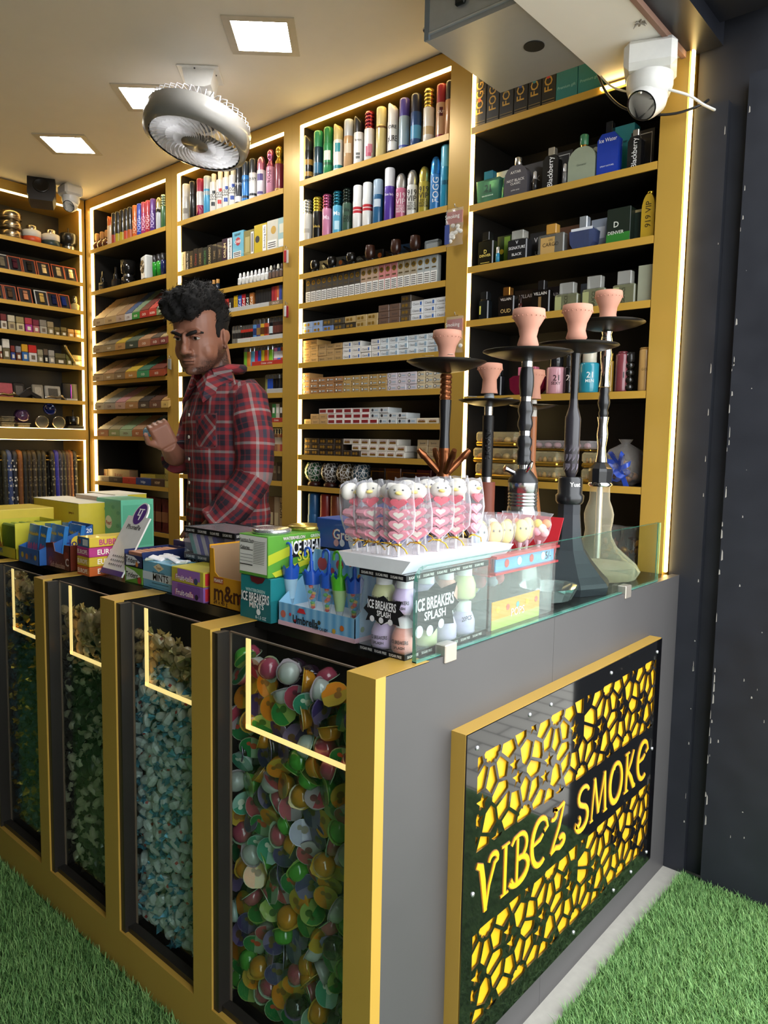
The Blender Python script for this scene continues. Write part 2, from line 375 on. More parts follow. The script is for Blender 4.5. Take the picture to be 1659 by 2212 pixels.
# face: brow ridge, nose, cheeks, lips, chin, jaw, ears
for sx in (-1,1):
    hell(S,(sx*.028,-.090,.126),.026,.010,.008); hell(S,(sx*.036,-.054,.064),.030,.026,.036)
    hell(S,(sx*.0125,-.102,.067),.0095,.010,.0075)
    hell(S,(sx*.076,.012,.092),.006,.018,.030,12,10,Matrix.Rotation(R_(sx*18),4,'Z')); hell(S,(sx*.081,.020,.100),.005,.013,.018); hell(S,(sx*.077,.006,.068),.005,.009,.009)
hell(S,(0,-.100,.104),.0085,.012,.022); hell(S,(0,-.108,.080),.0105,.013,.016); hell(S,(0,-.114,.070),.0125,.011,.009)
hell(S,(0,-.098,.044),.022,.008,.0055); hell(S,(0,-.097,.034),.018,.009,.006); hell(S,(0,-.09,.008),.020,.014,.013); hell(S,(0,-.094,.058),.020,.008,.008)
# neck, trunk, legs
joinmb(S,etube([(0,.012,1.28),(0,.004,1.34),(0,-.012,1.39),(0,-.02,1.43),(0,-.024,1.46)],[(.056,.054),(.054,.052),(.052,.052),(.052,.054),(.05,.053)]))
joinmb(S,etube([(0,.03,.80),(0,.03,.95),(0,.03,1.1),(0,.03,1.22),(0,.03,1.30),(0,.025,1.34)],[(.14,.10),(.14,.105),(.145,.105),(.145,.098),(.11,.072),(.058,.052)],18))
for sx in (-1,1): S.tube([(sx*.085,.03,.84),(sx*.09,.02,.45),(sx*.09,.04,.08)],[.085,.06,.045],12); S.tube([(sx*.09,.06,.035),(sx*.09,-.12,.03)],[.04,.032],10)
# arms: his left hangs with the forearm forward, his right is raised before the chest
LA=[(.142,.03,1.285),(.18,.035,1.17),(.19,.03,1.05),(.165,-.035,.95),(.12,-.10,.875)]; RA=[(-.145,.02,1.285),(-.18,-.01,1.18),(-.17,-.05,1.085),(-.105,-.115,1.105),(-.05,-.155,1.14)]
S.tube(LA,[.05,.045,.04,.034,.026],12); S.tube(RA,[.05,.045,.04,.034,.026],12)
def hand(wrist,d,palm_n,thumb_side,curl,sc=1.0):
    d=Vector(d).normalized(); nn=Vector(palm_n); nn=(nn-d*nn.dot(d)).normalized(); s=d.cross(nn)*thumb_side; w0=Vector(wrist)
    T=MB()
    M=Matrix((( s.x,nn.x,d.x,0),(s.y,nn.y,d.y,0),(s.z,nn.z,d.z,0),(0,0,0,1)))
    t=MB().rbox(-.036*sc,.036*sc,-.012*sc,.012*sc,-.01*sc,.075*sc,.009*sc).xf(M); S.add([tuple(Vector(v)+w0) for v in t.v],t.f)
    for k,(off,ln) in enumerate(((.027,.070),(.009,.078),(-.009,.072),(-.027,.058))):
        p=w0+s*off*sc+d*.07*sc; dd=d.copy(); pts=[p-d*.012*sc]
        for j,fr in enumerate((.45,.32,.23)):
            pts.append(p.copy()); c=Matrix.Rotation(-curl[j]*(1+.05*k),4,s*thumb_side) ; dd=(c@dd).normalized() if j else (Matrix.Rotation(-curl[0],4,s*thumb_side)@d).normalized(); p=p+dd*ln*fr*sc
        pts.append(p); S.tube(pts,[.0085*sc,.009*sc,.0083*sc,.0078*sc,.0062*sc],9)
    p=w0+s*.036*sc+d*.018*sc; S.tube([w0+s*.022*sc+d*.005*sc,p,p+(s*.55+d*.6+nn*.45)*.034*sc,p+(s*.25+d*.95+nn*.6)*.058*sc],[.012*sc,.012*sc,.0098*sc,.0075*sc],9)
hand((-.05,-.155,1.14),(.05,-.35,.62),(.75,-.1,-.2),-1,(1.45,1.6,1.1),.95)
hand((.12,-.10,.875),(-.3,-.5,-.8),(-.8,.1,-.2),-1,(.35,.4,.3),.9)
body=solid(S,.0032,2,'body')
# skin tone: stubble on jaw and upper lip as a vertex mask
Hi=HM.inverted(); at_=body.attributes.new('beard','FLOAT','POINT'); vals=[]
for v in body.vertices:
    p=Hi@v.co; m=0.
    if -.03<p.z<.10 and p.y<.03 and abs(p.x)<.09:
        jaw=max(0,min(1,(.052-p.z)/.02)) if p.y<-.03 else max(0,min(1,(.085-p.z)/.03))*max(0,min(1,(abs(p.x)-.045)/.012))
        mouth=max(0,1-((p.x/.028)**2+((p.z-.053)/.007)**2)*.6) if p.y<-.085 else 0
        lips=max(0,1-((p.x/.022)**2+((p.z-.039)/.009)**2)) if p.y<-.085 else 0
        chk=1 if p.y>-.03 else max(.25,min(1,(abs(p.x)-.02)/.03+ (1 if p.z<.02 else 0)))
        m=max(jaw*chk,mouth)*(1-min(1,lips*2)); m*=1 if p.z>-.02 else .4
    vals.append(min(1,max(0,m)))
at_.data.foreach_set('value',vals)
sk=bpy.data.materials.new('skin'); sk.use_nodes=True; nt=sk.node_tree; b=nt.nodes['Principled BSDF']; b.inputs['Roughness'].default_value=.48; b.inputs['Subsurface Weight'].default_value=.08; b.inputs['Subsurface Radius'].default_value=(.008,.004,.002)
A=nt.nodes.new('ShaderNodeAttribute'); A.attribute_name='beard'; no=nt.nodes.new('ShaderNodeTexNoise'); no.inputs['Scale'].default_value=260; tc=nt.nodes.new('ShaderNodeTexCoord'); nt.links.new(tc.outputs['Object'],no.inputs['Vector'])
mu=nt.nodes.new('ShaderNodeMath'); mu.operation='MULTIPLY'; mr=nt.nodes.new('ShaderNodeMapRange'); mr.inputs[1].default_value=.3; mr.inputs[2].default_value=.65; mr.inputs[3].default_value=.55; mr.inputs[4].default_value=1; nt.links.new(no.outputs['Fac'],mr.inputs[0]); nt.links.new(A.outputs['Fac'],mu.inputs[0]); nt.links.new(mr.outputs[0],mu.inputs[1])
n2_=nt.nodes.new('ShaderNodeTexNoise'); n2_.inputs['Scale'].default_value=14; mx0=nt.nodes.new('ShaderNodeMix'); mx0.data_type='RGBA'; mx0.inputs[6].default_value=lin('8A5B48')+[1]; mx0.inputs[7].default_value=lin('A06C55')+[1]; nt.links.new(n2_.outputs['Fac'],mx0.inputs[0])
mx=nt.nodes.new('ShaderNodeMix'); mx.data_type='RGBA'; mx.inputs[7].default_value=lin('2A1B15')+[1]; nt.links.new(mx0.outputs[2],mx.inputs[6]); nt.links.new(mu.outputs[0],mx.inputs[0]); nt.links.new(mx.outputs[2],b.inputs['Base Color'])
body.materials.clear(); body.materials.append(sk); link('body',body,per)
# eyes, brows
EW=mt('B5A89C',.3,coat=.4); EI=mt('1A100C',.15,coat=.6)
for sx in (-1,1):
    e=MB(); hell(e,(sx*.0305,-.0835,.1065),.0125,.0110,.0066,14,10); eo=e.build('eye',EW,per)
    i_=MB(); hell(i_,(sx*.0305+.003,-.0935,.1075),.0056,.0018,.0056,12,8); i_.build('iris',EI,eo)
    l=MB(); l.tube([hp(sx*(.0305-.014),-.0905,.1095),hp(sx*.0305-.005,-.0985,.1155),hp(sx*.0305+.005,-.0985,.1158),hp(sx*(.0305+.015),-.087,.110)],[.0022,.0032,.0034,.0022],6); l.build('eyelid',sk,per)
    br=MB(); br.tube([hp(sx*.010,-.1010,.1175),hp(sx*.024,-.1015,.123),hp(sx*.040,-.095,.127),hp(sx*.055,-.078,.121)],[.0040,.0060,.0055,.0025],6); br.build('eyebrow',mt('17100D',.7),per)
mo=MB(); mo.tube([hp(-.021,-.099,.0375),hp(-.008,-.1055,.0395),hp(.008,-.1055,.0395),hp(.021,-.099,.0375)],.0011,5); mo.build('mouth_line',mt('3A1E1A',.6),per)
# hair: swept up quiff with short sides, curls standing out of it
HRM=mt('0C0908',.85,noise=.4,scale=150,bump=.5,name='black_hair')
H=MB()
for c,r in (((0,.01,.200),(.074,.092,.052)),((0,-.05,.215),(.066,.062,.045)),((-.025,-.085,.205),(.05,.04,.038)),((.025,-.075,.212),(.045,.045,.04)),((-.045,-.04,.215),(.04,.05,.036)),((.045,0,.21),(.036,.06,.04)),((0,.06,.17),(.07,.05,.06)),((-.0,.02,.225),(.06,.07,.042)),((-.02,-.105,.185),(.040,.024,.028)),((.02,-.095,.188),(.035,.024,.028))): hell(H,c,*r)
for sx in (-1,1): hell(H,(sx*.067,.02,.150),.011,.05,.04); hell(H,(sx*.0705,-.018,.125),.006,.014,.030)
hell(H,(0,.082,.12),.055,.02,.05)
hair=solid(H,.005,3,'hair'); from mathutils import noise as mnoise
for v,nr in zip(hair.vertices,[v.normal.copy() for v in hair.vertices]): v.co+=nr*(.010*mnoise.noise(v.co*55)+.005*mnoise.noise(v.co*140))*max(0,min(1,((Hi@v.co).z-.15)/.04))
hair.materials.clear(); hair.materials.append(HRM); ho=link('hair',hair,per)
q=MB(); rh=random.Random(5); vs_=[v for v in hair.vertices if (Hi@v.co).z>.14]
for k in range(900):
    v=rh.choice(vs_); p=v.co.copy(); nrm=(v.normal+Vector((rh.uniform(-.6,.6),rh.uniform(-.6,.6),rh.uniform(-.2,.6)))).normalized(); t_=nrm.orthogonal(); L_=rh.uniform(.006,.016); q.tube([p-nrm*.003,p+nrm*L_*.5+t_*.002,p+nrm*L_*.8+t_*.006],[.0011,.0009,.0003],3,cap=False)
o=q.build('curls',HRM,ho); o['kind']='stuff'
# shirt
T=etube([(0,.03,.83),(0,.03,.86),(0,.03,.95),(0,.03,1.05),(0,.028,1.15),(0,.028,1.23),(0,.028,1.285),(0,.026,1.325),(0,.024,1.352)],[(.168,.128),(.17,.13),(.166,.128),(.165,.126),(.172,.128),(.178,.126),(.172,.115),(.135,.092),(.085,.074)],30)
LAs=LA[:4]+[(.135,-.08,.90)]; RAs=RA[:3]+[(-.125,-.096,1.098)]
T.tube([(.12,.025,1.30)]+LAs,[.062,.066,.063,.062,.060,.054],16); T.tube([(-.12,.02,1.30)]+RAs,[.062,.066,.060,.058,.050],16)
T.tube([LAs[-2],LAs[-1]],[.052,.060],16); T.tube([(-.155,-.066,1.09),RAs[-1]],[.052,.057],16)
sh=solid(T,.0055,4,'shirt')
for v,nr in zip(sh.vertices,[v.normal.copy() for v in sh.vertices]):
    d=mnoise.noise(Vector((v.co.x*9,v.co.y*9,v.co.z*16)))*.007+mnoise.noise(v.co*32)*.003; v.co+=nr*d
def seg(p,a,b):
    ab=b-a; t=max(0,min(1,(p-a).dot(ab)/ab.dot(ab))); return (p-(a+ab*t)).length,t,ab.length
UV=[]
for v in sh.vertices:
    p=v.co; best=None
    for nm,path in (('L',LAs),('R',RAs)):
        acc=0
        for i in range(len(path)-1):
            a,b_=Vector(path[i]),Vector(path[i+1]); d,t,l=seg(p,a,b_)
            if (i>0 or abs(p.x)>.172) and (best is None or d<best[0]): best=(d,nm,acc+t*l,a,b_)
            acc+=l
    onarm=best and best[0]<.074 and (abs(p.x)>.168 or p.y<-.118)
    if onarm:
        _,nm,vv,a,b_=best; ax_=(b_-a).normalized(); rv=(p-a)-ax_*(p-a).dot(ax_); e1=Vector((1,0,0))-ax_*ax_.x; e1.normalize(); e2=ax_.cross(e1); u_=math.atan2(rv.dot(e2),rv.dot(e1))*.055; UV.append((u_,vv+.055,0))
    else:
        u_=math.atan2(p.x,-(p.y-.03))*.150; vv=p.z
        if .045<u_<.135 and 1.135<vv<1.235 : u_,vv=(u_+vv)*.707,(vv-u_)*.707   # breast pocket cut on the bias
        UV.append((u_,vv,0))
at_=sh.attributes.new('weave','FLOAT_VECTOR','POINT'); at_.data.foreach_set('vector',[c for t_ in UV for c in t_])
pm=bpy.data.materials.new('red_plaid'); pm.use_nodes=True; nt=pm.node_tree; b=nt.nodes['Principled BSDF']; b.inputs['Roughness'].default_value=.85
A=nt.nodes.new('ShaderNodeAttribute'); A.attribute_name='weave'; sx_=nt.nodes.new('ShaderNodeSeparateXYZ'); nt.links.new(A.outputs['Vector'],sx_.inputs[0])
def bands(sock,per_):
    a=nt.nodes.new('ShaderNodeMath'); a.operation='DIVIDE'; a.inputs[1].default_value=per_; nt.links.new(sock,a.inputs[0]); f=nt.nodes.new('ShaderNodeMath'); f.operation='FRACT'; nt.links.new(a.outputs[0],f.inputs[0])
    r=nt.nodes.new('ShaderNodeValToRGB'); cr=r.color_ramp; cr.interpolation='CONSTANT'
    st=[(0,'8E2A2E'),(.14,'A39894'),(.23,'8E262B'),(.36,'7A2026'),(.40,'241C28'),(.56,'6A1E26'),(.60,'241C28'),(.76,'962C32'),(.88,'3A3A48')]
    cr.elements[0].color=lin(st[0][1])+[1]; cr.elements[1].position=st[1][0]; cr.elements[1].color=lin(st[1][1])+[1]
    for p_,h_ in st[2:]: e=cr.elements.new(p_); e.color=lin(h_)+[1]
    nt.links.new(f.outputs[0],r.inputs[0]); return r.outputs[0]
mxp=nt.nodes.new('ShaderNodeMix'); mxp.data_type='RGBA'; mxp.inputs[0].default_value=.5; nt.links.new(bands(sx_.outputs[0],.092),mxp.inputs[6]); nt.links.new(bands(sx_.outputs[1],.092),mxp.inputs[7]); nt.links.new(mxp.outputs[2],b.inputs['Base Color'])
sh.materials.clear(); sh.materials.append(pm); so=link('shirt',sh,per)
# collar flaps, placket, buttons, trousers
def flap(pts,th=.004):
    q=MB(); c=[Vector(p) for p in pts]; nrm=(c[1]-c[0]).cross(c[2]-c[0]).normalized(); n=len(c); q.add([p+nrm*th for p in c]+[p-nrm*th for p in c],[tuple(range(n)),tuple(range(2*n-1,n-1,-1))]+[(i,i+n,(i+1)%n+n,(i+1)%n) for i in range(n)]); return q
def weave(o):
    a=o.data.attributes.new('weave','FLOAT_VECTOR','POINT'); a.data.foreach_set('vector',[c for v in o.data.vertices for c in ((v.co.x+v.co.z)*.8,(v.co.z-v.co.x)*.8,0)])
weave(flap([(.024,-.088,1.33),(.062,-.062,1.372),(.078,.0,1.395),(.104,.0,1.345),(.08,-.092,1.275)]).build('collar',pm,so)); weave(flap([(-.024,-.088,1.33),(-.062,-.062,1.372),(-.078,.0,1.395),(-.104,.0,1.345),(-.08,-.092,1.275)][::-1]).build('collar',pm,so)); weave(MB().tube([(.062,-.05,1.366),(.076,.0,1.384),(.056,.058,1.388),(0,.076,1.388),(-.056,.058,1.388),(-.076,.0,1.384),(-.062,-.05,1.366)],.014,8).build('collar_band',pm,so))
for k,z in enumerate((1.235,1.165,1.095,1.02,.95,.885)): MB().lathe([(.0055,0),(.0055,.002),(.003,.0026),(.001,.0026)],10).xf(Matrix.Rotation(R_(90),4,'X')).build('button',mt('DCD6CA',.3),so,(.002,-.1035-.001*k if z>1.2 else -.1045,z))
tr=etube([(0,.03,.78),(0,.03,.9)],[(.150,.112),(.152,.114)],20)
for s_ in (-1,1): tr.tube([(s_*.085,.03,.86),(s_*.09,.02,.45),(s_*.09,.04,.07)],[.098,.075,.06],14)
tm=solid(tr,.008,2,'trousers'); tm.materials.clear(); tm.materials.append(mt('141417',.8)); link('trousers',tm,per)
# ================================================================ ground
GB=mt('2E5A2B',.9,noise=.3,scale=60,name='turf_base')
struct('ground_turf',MB().box(.048,.78,-3,1.24,-.03,-.004).box(-4.5,.048,-3,.02,-.03,-.004),GB)
struct('ground_base',MB().box(-12,9,-12,6,-.2,-.055),mt('9A978F',.9))
struct('ground_kerb',MB().box(-.002,.05,.0,1.24,-.02,.0),mt('A7A39A',.8,noise=.12,scale=50,bump=.2,name='concrete_strip'))
pm_=mt('B4B0A6',.75,noise=.15,scale=5,name='paving_slabs'); nt=pm_.node_tree; bk=nt.nodes.new('ShaderNodeTexBrick'); bk.inputs['Scale'].default_value=2.2; bk.inputs['Mortar Size'].default_value=.012
bk.inputs['Color1'].default_value=lin('B8B4AA')+[1]; bk.inputs['Color2'].default_value=lin('AAA69C')+[1]; bk.inputs['Mortar'].default_value=lin('5A5650')+[1]; tc=nt.nodes.new('ShaderNodeTexCoord'); nt.links.new(tc.outputs['Object'],bk.inputs['Vector']); nt.links.new(bk.outputs['Color'],nt.nodes['Principled BSDF'].inputs['Base Color'])
struct('pavement',MB().box(.78,12,-8,9,-.05,-.004).box(.4,.78,1.24,9,-.05,-.004),pm_)
rr=random.Random(3)
def turf(name,label,x0,x1,y0,y1,n,dens=None,hh=.022):
    V=[];F=[]
    mi=[]
    for i in range(n):
        x=rr.uniform(x0,x1); y=rr.uniform(y0,y1)
        if dens and rr.random()>dens(x,y): continue
        a=rr.uniform(0,6.283); h=hh*rr.uniform(.6,1.25); ln=h*rr.uniform(.2,1.0); b=a+1.57; wd=.0009
        dx,dy=math.cos(a),math.sin(a); k=len(V)
        V+=[(x-math.cos(b)*wd,y-math.sin(b)*wd,-.004),(x+math.cos(b)*wd,y+math.sin(b)*wd,-.004),(x+dx*ln*.4+math.cos(b)*wd*.7,y+dy*ln*.4+math.sin(b)*wd*.7,h*.65-.004),(x+dx*ln*.4-math.cos(b)*wd*.7,y+dy*ln*.4-math.sin(b)*wd*.7,h*.65-.004),(x+dx*ln,y+dy*ln,h-.004)]
        F+=[(k,k+1,k+2,k+3),(k+3,k+2,k+4)]; m=rr.choice((0,0,0,1,1,2)); mi+=[m,m]
    me=bpy.data.meshes.new(name); me.from_pydata(V,[],F)
    for q in ('669450','88B068','50783E'): me.materials.append(mt(q,.6,noise=.15,name='turf_blade'))
    me.polygons.foreach_set('material_index',mi)
    return tag(link(name,me),label,'grass',kind='stuff')
E2=lambda x,y: 1.0
turf('artificial_turf','bright green artificial turf beside the concrete strip at the counter side',.052,.78,.25,1.20,90000)
turf('artificial_turf','shaded green artificial turf along the gold rail of the counter front',-1.7,-.2,-.75,-.004,90000)
# ================================================================ goods on the shelves
CANC={}
def can_meshes(h,r,body,cap,style,bands,pr):
    k=(round(h,3),r,body,cap,style,str(bands),str(pr))
    if k in CANC: return CANC[k]
    hb=h*(.62 if style not in('slim','tall') else .74)
    metal=.35
    bm_=[mt(body,.28,metal if body in('B9BDC0','C7A24A') else .1,coat=.3)]
    prof=[(.001,0),(r*.93,0),(r,.004)]; ms=[0,0]
    for (z0,z1,c) in bands or []:
        bm_.append(mt(c,.3)); i=len(bm_)-1
        prof+= [(r,h*z0),(r,h*z1)]; ms+=[0,i]
    prof+=[(r,hb),(r*.96,hb+.006)]; ms+=[0,0]
    if style=='wave': prof=[(p if p[1]<.01 or p[1]>hb-.01 else (p[0]*.93,p[1])) for p in prof]
    out=[('body',MB().lathe(prof,14,ms=ms).mesh('body',bm_))]
    z=hb+.004; rc=r*.95
    if style=='ball': cp=[(rc*.9,z),(rc*.9,z+.012),(rc*.55,z+.02),(rc*.55,z+.026)]+[(rc*.85*math.sin(a),z+.05-.024*math.cos(a)) for a in (.6,1.1,1.6,2.1,2.6)]+[(.001,h)]
    elif style=='rib':
        cp=[]; n=5
        for j in range(n): zz=z+(h-z)*j/n; dz=(h-z)/n; cp+=[(rc*.98,zz),(rc*.98,zz+dz*.55),(rc*.86,zz+dz*.62),(rc*.86,zz+dz*.95)]
        cp+=[(.001,h)]
    elif style=='dome': cp=[(rc,z)]+[(rc*math.cos(a),z+(h-z)*(.45+.55*math.sin(a))) for a in (0,.5,.9,1.2,1.55)]
    elif style=='slim': cp=[(rc*.62,z),(rc*.62,h-.003),(rc*.5,h),(.001,h)]
    else: cp=[(rc,z),(rc,h-.008),(rc*.93,h-.002),(rc*.8,h),(.001,h)]
    c=MB().lathe(cp,14)
    if style=='slant': c.v=[(x,y,q if q<h-.012 else q-.018*max(0,(x/rc+.3))) for x,y,q in c.v]
    out.append(('cap',c.mesh('cap',mt(cap,.22 if style in('rib','dome','ball') else .35,.75 if style in ('rib','dome','ball') else .05,coat=.3))))
    for j,p in enumerate(pr or []):
        mb=MB()
        if p[0]=='t':   # text, height fraction, size, colour, vertical
            mb.textcyl(p[1],p[3],r+.0006,p[5] if len(p)>5 else .55,h*p[2],0,bold=.01,vert=bool(p[6]) if len(p)>6 else False,wmax=r*1.9 if not(len(p)>6 and p[6]) else hb*.85)
            out.append(('lettering',mb.mesh('lettering',mt(p[4],.4,noise=0))))
        else:           # ('p', z0, z1, a0, a1, colour) a patch
            mb.lathe([(r+.0004,h*p[1]),(r+.0004,h*p[2])],8,a0=-1.57+p[3],a1=-1.57+p[4]); out.append(('label_panel',mb.mesh('label_panel',mt(p[5],.4))))
    CANC[k]=out; return out
def can(x,y,z,h,r,body,cap,label,group,style='flat',bands=None,pr=None,cat='spray can',name='spray_can',rz=0):
    t=thing(name,label,cat,(x,y,z),rz,group)
    for n,me in can_meshes(h,r,body,cap,style,bands,pr): link(n,me,t)
    return t
def canrow(z,ox,oy,s,rows,where,group,h,r=.019):
    for q in rows:
        zx,body,cap,words,style=q[:5]; bands=q[5] if len(q)>5 else None; pr=q[6] if len(q)>6 else None; hh=q[7] if len(q)>7 else h
        y=D+r+.010; x=xs(ox+zx/s,z+.08,y)
        can(x,y,z,hh,r,body,cap,words+' '+where,group,style,bands,pr)
T=lambda s,z=.33,h=.012,c='111114',a=.55,v=0:('t',s,z,h,c,a,v)
Pt=lambda z0,z1,c,a0=-.2,a1=1.2:('p',z0,z1,a0,a1,c)
# --- cigarette bay, two top shelves of deodorant cans
canrow(2.1475,600,0,3.318,[
 (222,'17150F','2A2721','black deodorant can with gold bands','slant',[(.1,.2,'B58A3C'),(.34,.46,'B58A3C')]),
 (292,'1B3B45','2E8B57','dark teal deodorant can with green cap','flat',[(.1,.32,'2A6C8E')]),
 (363,'2E8C50','1E7A3A','green deodorant can with white side label','flat',[(.2,.26,'1B5A33')],[Pt(.3,.5,'E8E6DA')]),
 (435,'EDEAE0','CDBB7C','white and teal deodorant can with cream cap','slant',[(.06,.13,'2B8C95')],[Pt(.4,.58,'2A95A0',.1,1.1)]),
 (510,'C39A6B','B9BDC0','copper tan deodorant can with silver cap','flat',None,[Pt(.3,.5,'D9C7AA')]),
 (582,'EEEDE9','1C1B1A','white deodorant can with black grid print','slant',None,[('p',.12,.17,.2,.38,'1A1A1C'),('p',.12,.17,.46,.64,'1A1A1C'),('p',.12,.17,.72,.9,'1A1A1C'),('p',.19,.24,.2,.38,'1A1A1C'),('p',.19,.24,.46,.64,'1A1A1C'),('p',.19,.24,.72,.9,'1A1A1C'),T('fusion',.5,.008)]),
 (658,'EFE9E7','8E2535','white deodorant can with pink splash print','rib',None,[('p',.1,.3,.0,1.1,'C05A74'),('p',.17,.34,.4,1.3,'D58A9C')]),
 (742,'D8C583','DCCB8E','pale gold deodorant can with matching cap','flat',[(.58,.62,'6B4A2B')]),
 (826,'EFEEEA','F2F1EE','white deodorant can with large black lettering','slant',[(.02,.07,'1A1A1A')],[T('ORE',.52,.012),T('pURE',.3,.02)]),
 (908,'9FB3BD','4B3F94','pale blue deodorant can with violet cap','flat',[(.06,.1,'4A56A8')]),
 (992,'2B4C7E','1F2238','navy deodorant can with blue panel and dark cap','flat',[(.15,.4,'5AA0C6')]),
 (1083,'EFE9DC','C7A24A','white deodorant can with gold ribbed cap','rib',[(.15,.3,'D2B98A')]),
 (1175,'C99E78','9E2230','tan deodorant can with red cap','flat',[(.03,.07,'8E3038')],[T('OUT',.48,.009,'F4E9DD'),('p',.4,.56,.25,.85,'5A2028')]),
 (1240,'C28A55','2A2118','amber deodorant can with black cap next to the column','flat')],
 'on the top shelf','deodorant cans on the top cigarette bay shelf',.172)
VIP=[T('919',.50,.019,'2A2622'),T('VIP',.37,.019,'2A2622'),T('THIS IS',.27,.007,'2A2622'),T('FANTASTIC',.21,.009,'2A2622'),T('PARFUM!',.15,.008,'2A2622')]
canrow(1.9245,600,0,3.318,[
 (215,'DDD9CF','C4C4C0','white deodorant can with silver ribbed cap','rib',None,[Pt(.2,.3,'B5AFA4')]),
 (287,'191815','C9B23A','black deodorant can with yellow gold ribbed cap','rib',None,[T('black',.3,.01,'C9A94A')]),
 (355,'D487A8','B5577E','pink deodorant can with pink ribbed cap','rib',None,[T('Ma',.45,.016,'F3D7E4')]),
 (430,'5FB4D8','1F6F86','sky blue deodorant can with teal ribbed cap','rib',None,[T('Ma',.48,.016,'E8F4FA'),('p',.1,.3,.1,1.1,'BFE3F2')]),
 (500,'3E5A49','1D2A24','dark green deodorant can with dark ribbed cap','rib',None,[T('OH',.33,.014,'15201A'),T('GOOD',.26,.014,'15201A'),T('dia',.5,.013,'15201A')]),
 (575,'F0EFEC','F3F2EF','white deodorant can with red block','flat',[(.36,.42,'C5303A'),(.44,.5,'C5303A')]),
 (645,'F0EFEC','F3F2EF','white deodorant can with red block','flat',[(.36,.42,'C5303A'),(.44,.5,'C5303A')]),
 (720,'2F6690','9FB4C6','steel blue deodorant can with pale label','flat',None,[Pt(.38,.55,'C9D8E2')]),
 (802,'5B3FA3','E9E8EC','purple deodorant can with white cap','flat',None,[T('Blue lady',.5,.009,'EDE6FA')],.182),
 (885,'C96E8C','D8D6D4','pink deodorant can with silver dome cap','dome',None,[(q[0],q[1],q[2],q[3],'F3E4E9',*q[5:]) for q in VIP]),
 (965,'E6E6E2','DCDBD8','silver white deodorant can with dome cap','dome',None,VIP),
 (1050,'B9A63A','CFC060','yellow gold deodorant can with dome cap','dome',None,VIP),
 (1132,'3E86C8','3F8FD6','blue deodorant can with white vertical lettering','dome',None,[T('FOGG',.36,.022,'F2F5F8',.6,1)],.176),
 (1205,'2E97BF','6FC2DA','cyan deodorant can with clear cap','flat',None,[T('IBE',.4,.014,'0E4A66')],.20)],
 'on the second shelf','deodorant cans on the second cigarette bay shelf',.155)
# --- bay behind the shopkeeper, top shelf
FG=lambda c:[T('FOGG',.42,.016,'26262A'),T('xtremo',.34,.009,'26262A'),('p',.16,.26,.2,1.1,c),('p',.47,.55,.5,1.2,c)]
canrow(2.142,0,0,2.514,[
 (1013,'D6D2C8','E6E3DA','silver clear spray can','flat',None,[Pt(.2,.34,'8C877C')]),
 (1050,'1A1916','211F1C','plain black spray can','flat'),
 (1090,'E2E0DE','B02F4A','white spray can with crimson foot and cap','flat',[(.02,.3,'A81F52')]),
 (1128,'4AA3D0','B8C4C8','bright blue spray can with grey top','flat',[(.5,.6,'9FB2BA')]),
 (1163,'EFEDE6','E8E0C8','white spray can with black swoosh','slim',None,FG('2C3236')),
 (1198,'EFEDE6','E8E0C8','white spray can with red swoosh','slim',None,FG('D0403C')),
 (1232,'EFEDE6','E8E0C8','white spray can with blue swoosh','slim',None,FG('2F50A8')),
 (1267,'EFEDE6','E8E0C8','white spray can with blue swoosh','slim',None,FG('2F50A8')),
 (1300,'23262C','1A1B1F','black spray can with white lettering','flat',[(.06,.2,'E5E5E2')],[T('ENVY',.5,.012,'F2F2F2')]),
 (1337,'2F7FCB','2B3440','blue spray can with black lettering','flat',[(.1,.16,'15202E')],[T('ENVY',.52,.012,'101820')]),
 (1377,'E9E9E6','26282C','white spray can with black cap and lettering','flat',[(.1,.16,'26282C')],[T('ENVY',.5,.013,'111114')]),
 (1420,'E6E2EA','D98AA8','white and violet spray can with pink cap','dome',None,[Pt(.4,.56,'5B4A8C'),Pt(.08,.14,'5B4A8C')]),
 (1470,'D995AE','C4688E','pink spray can with round cap','ball',None,[T('ROSE',.42,.016,'6B2C48',.5,1)]),
 (1517,'7E2A38','C9A23A','wine red spray can with gold ball cap','ball',[(.05,.08,'C9A23A')])],
 'behind the ceiling fan','spray cans on the shelf behind the fan',.165,.0185)
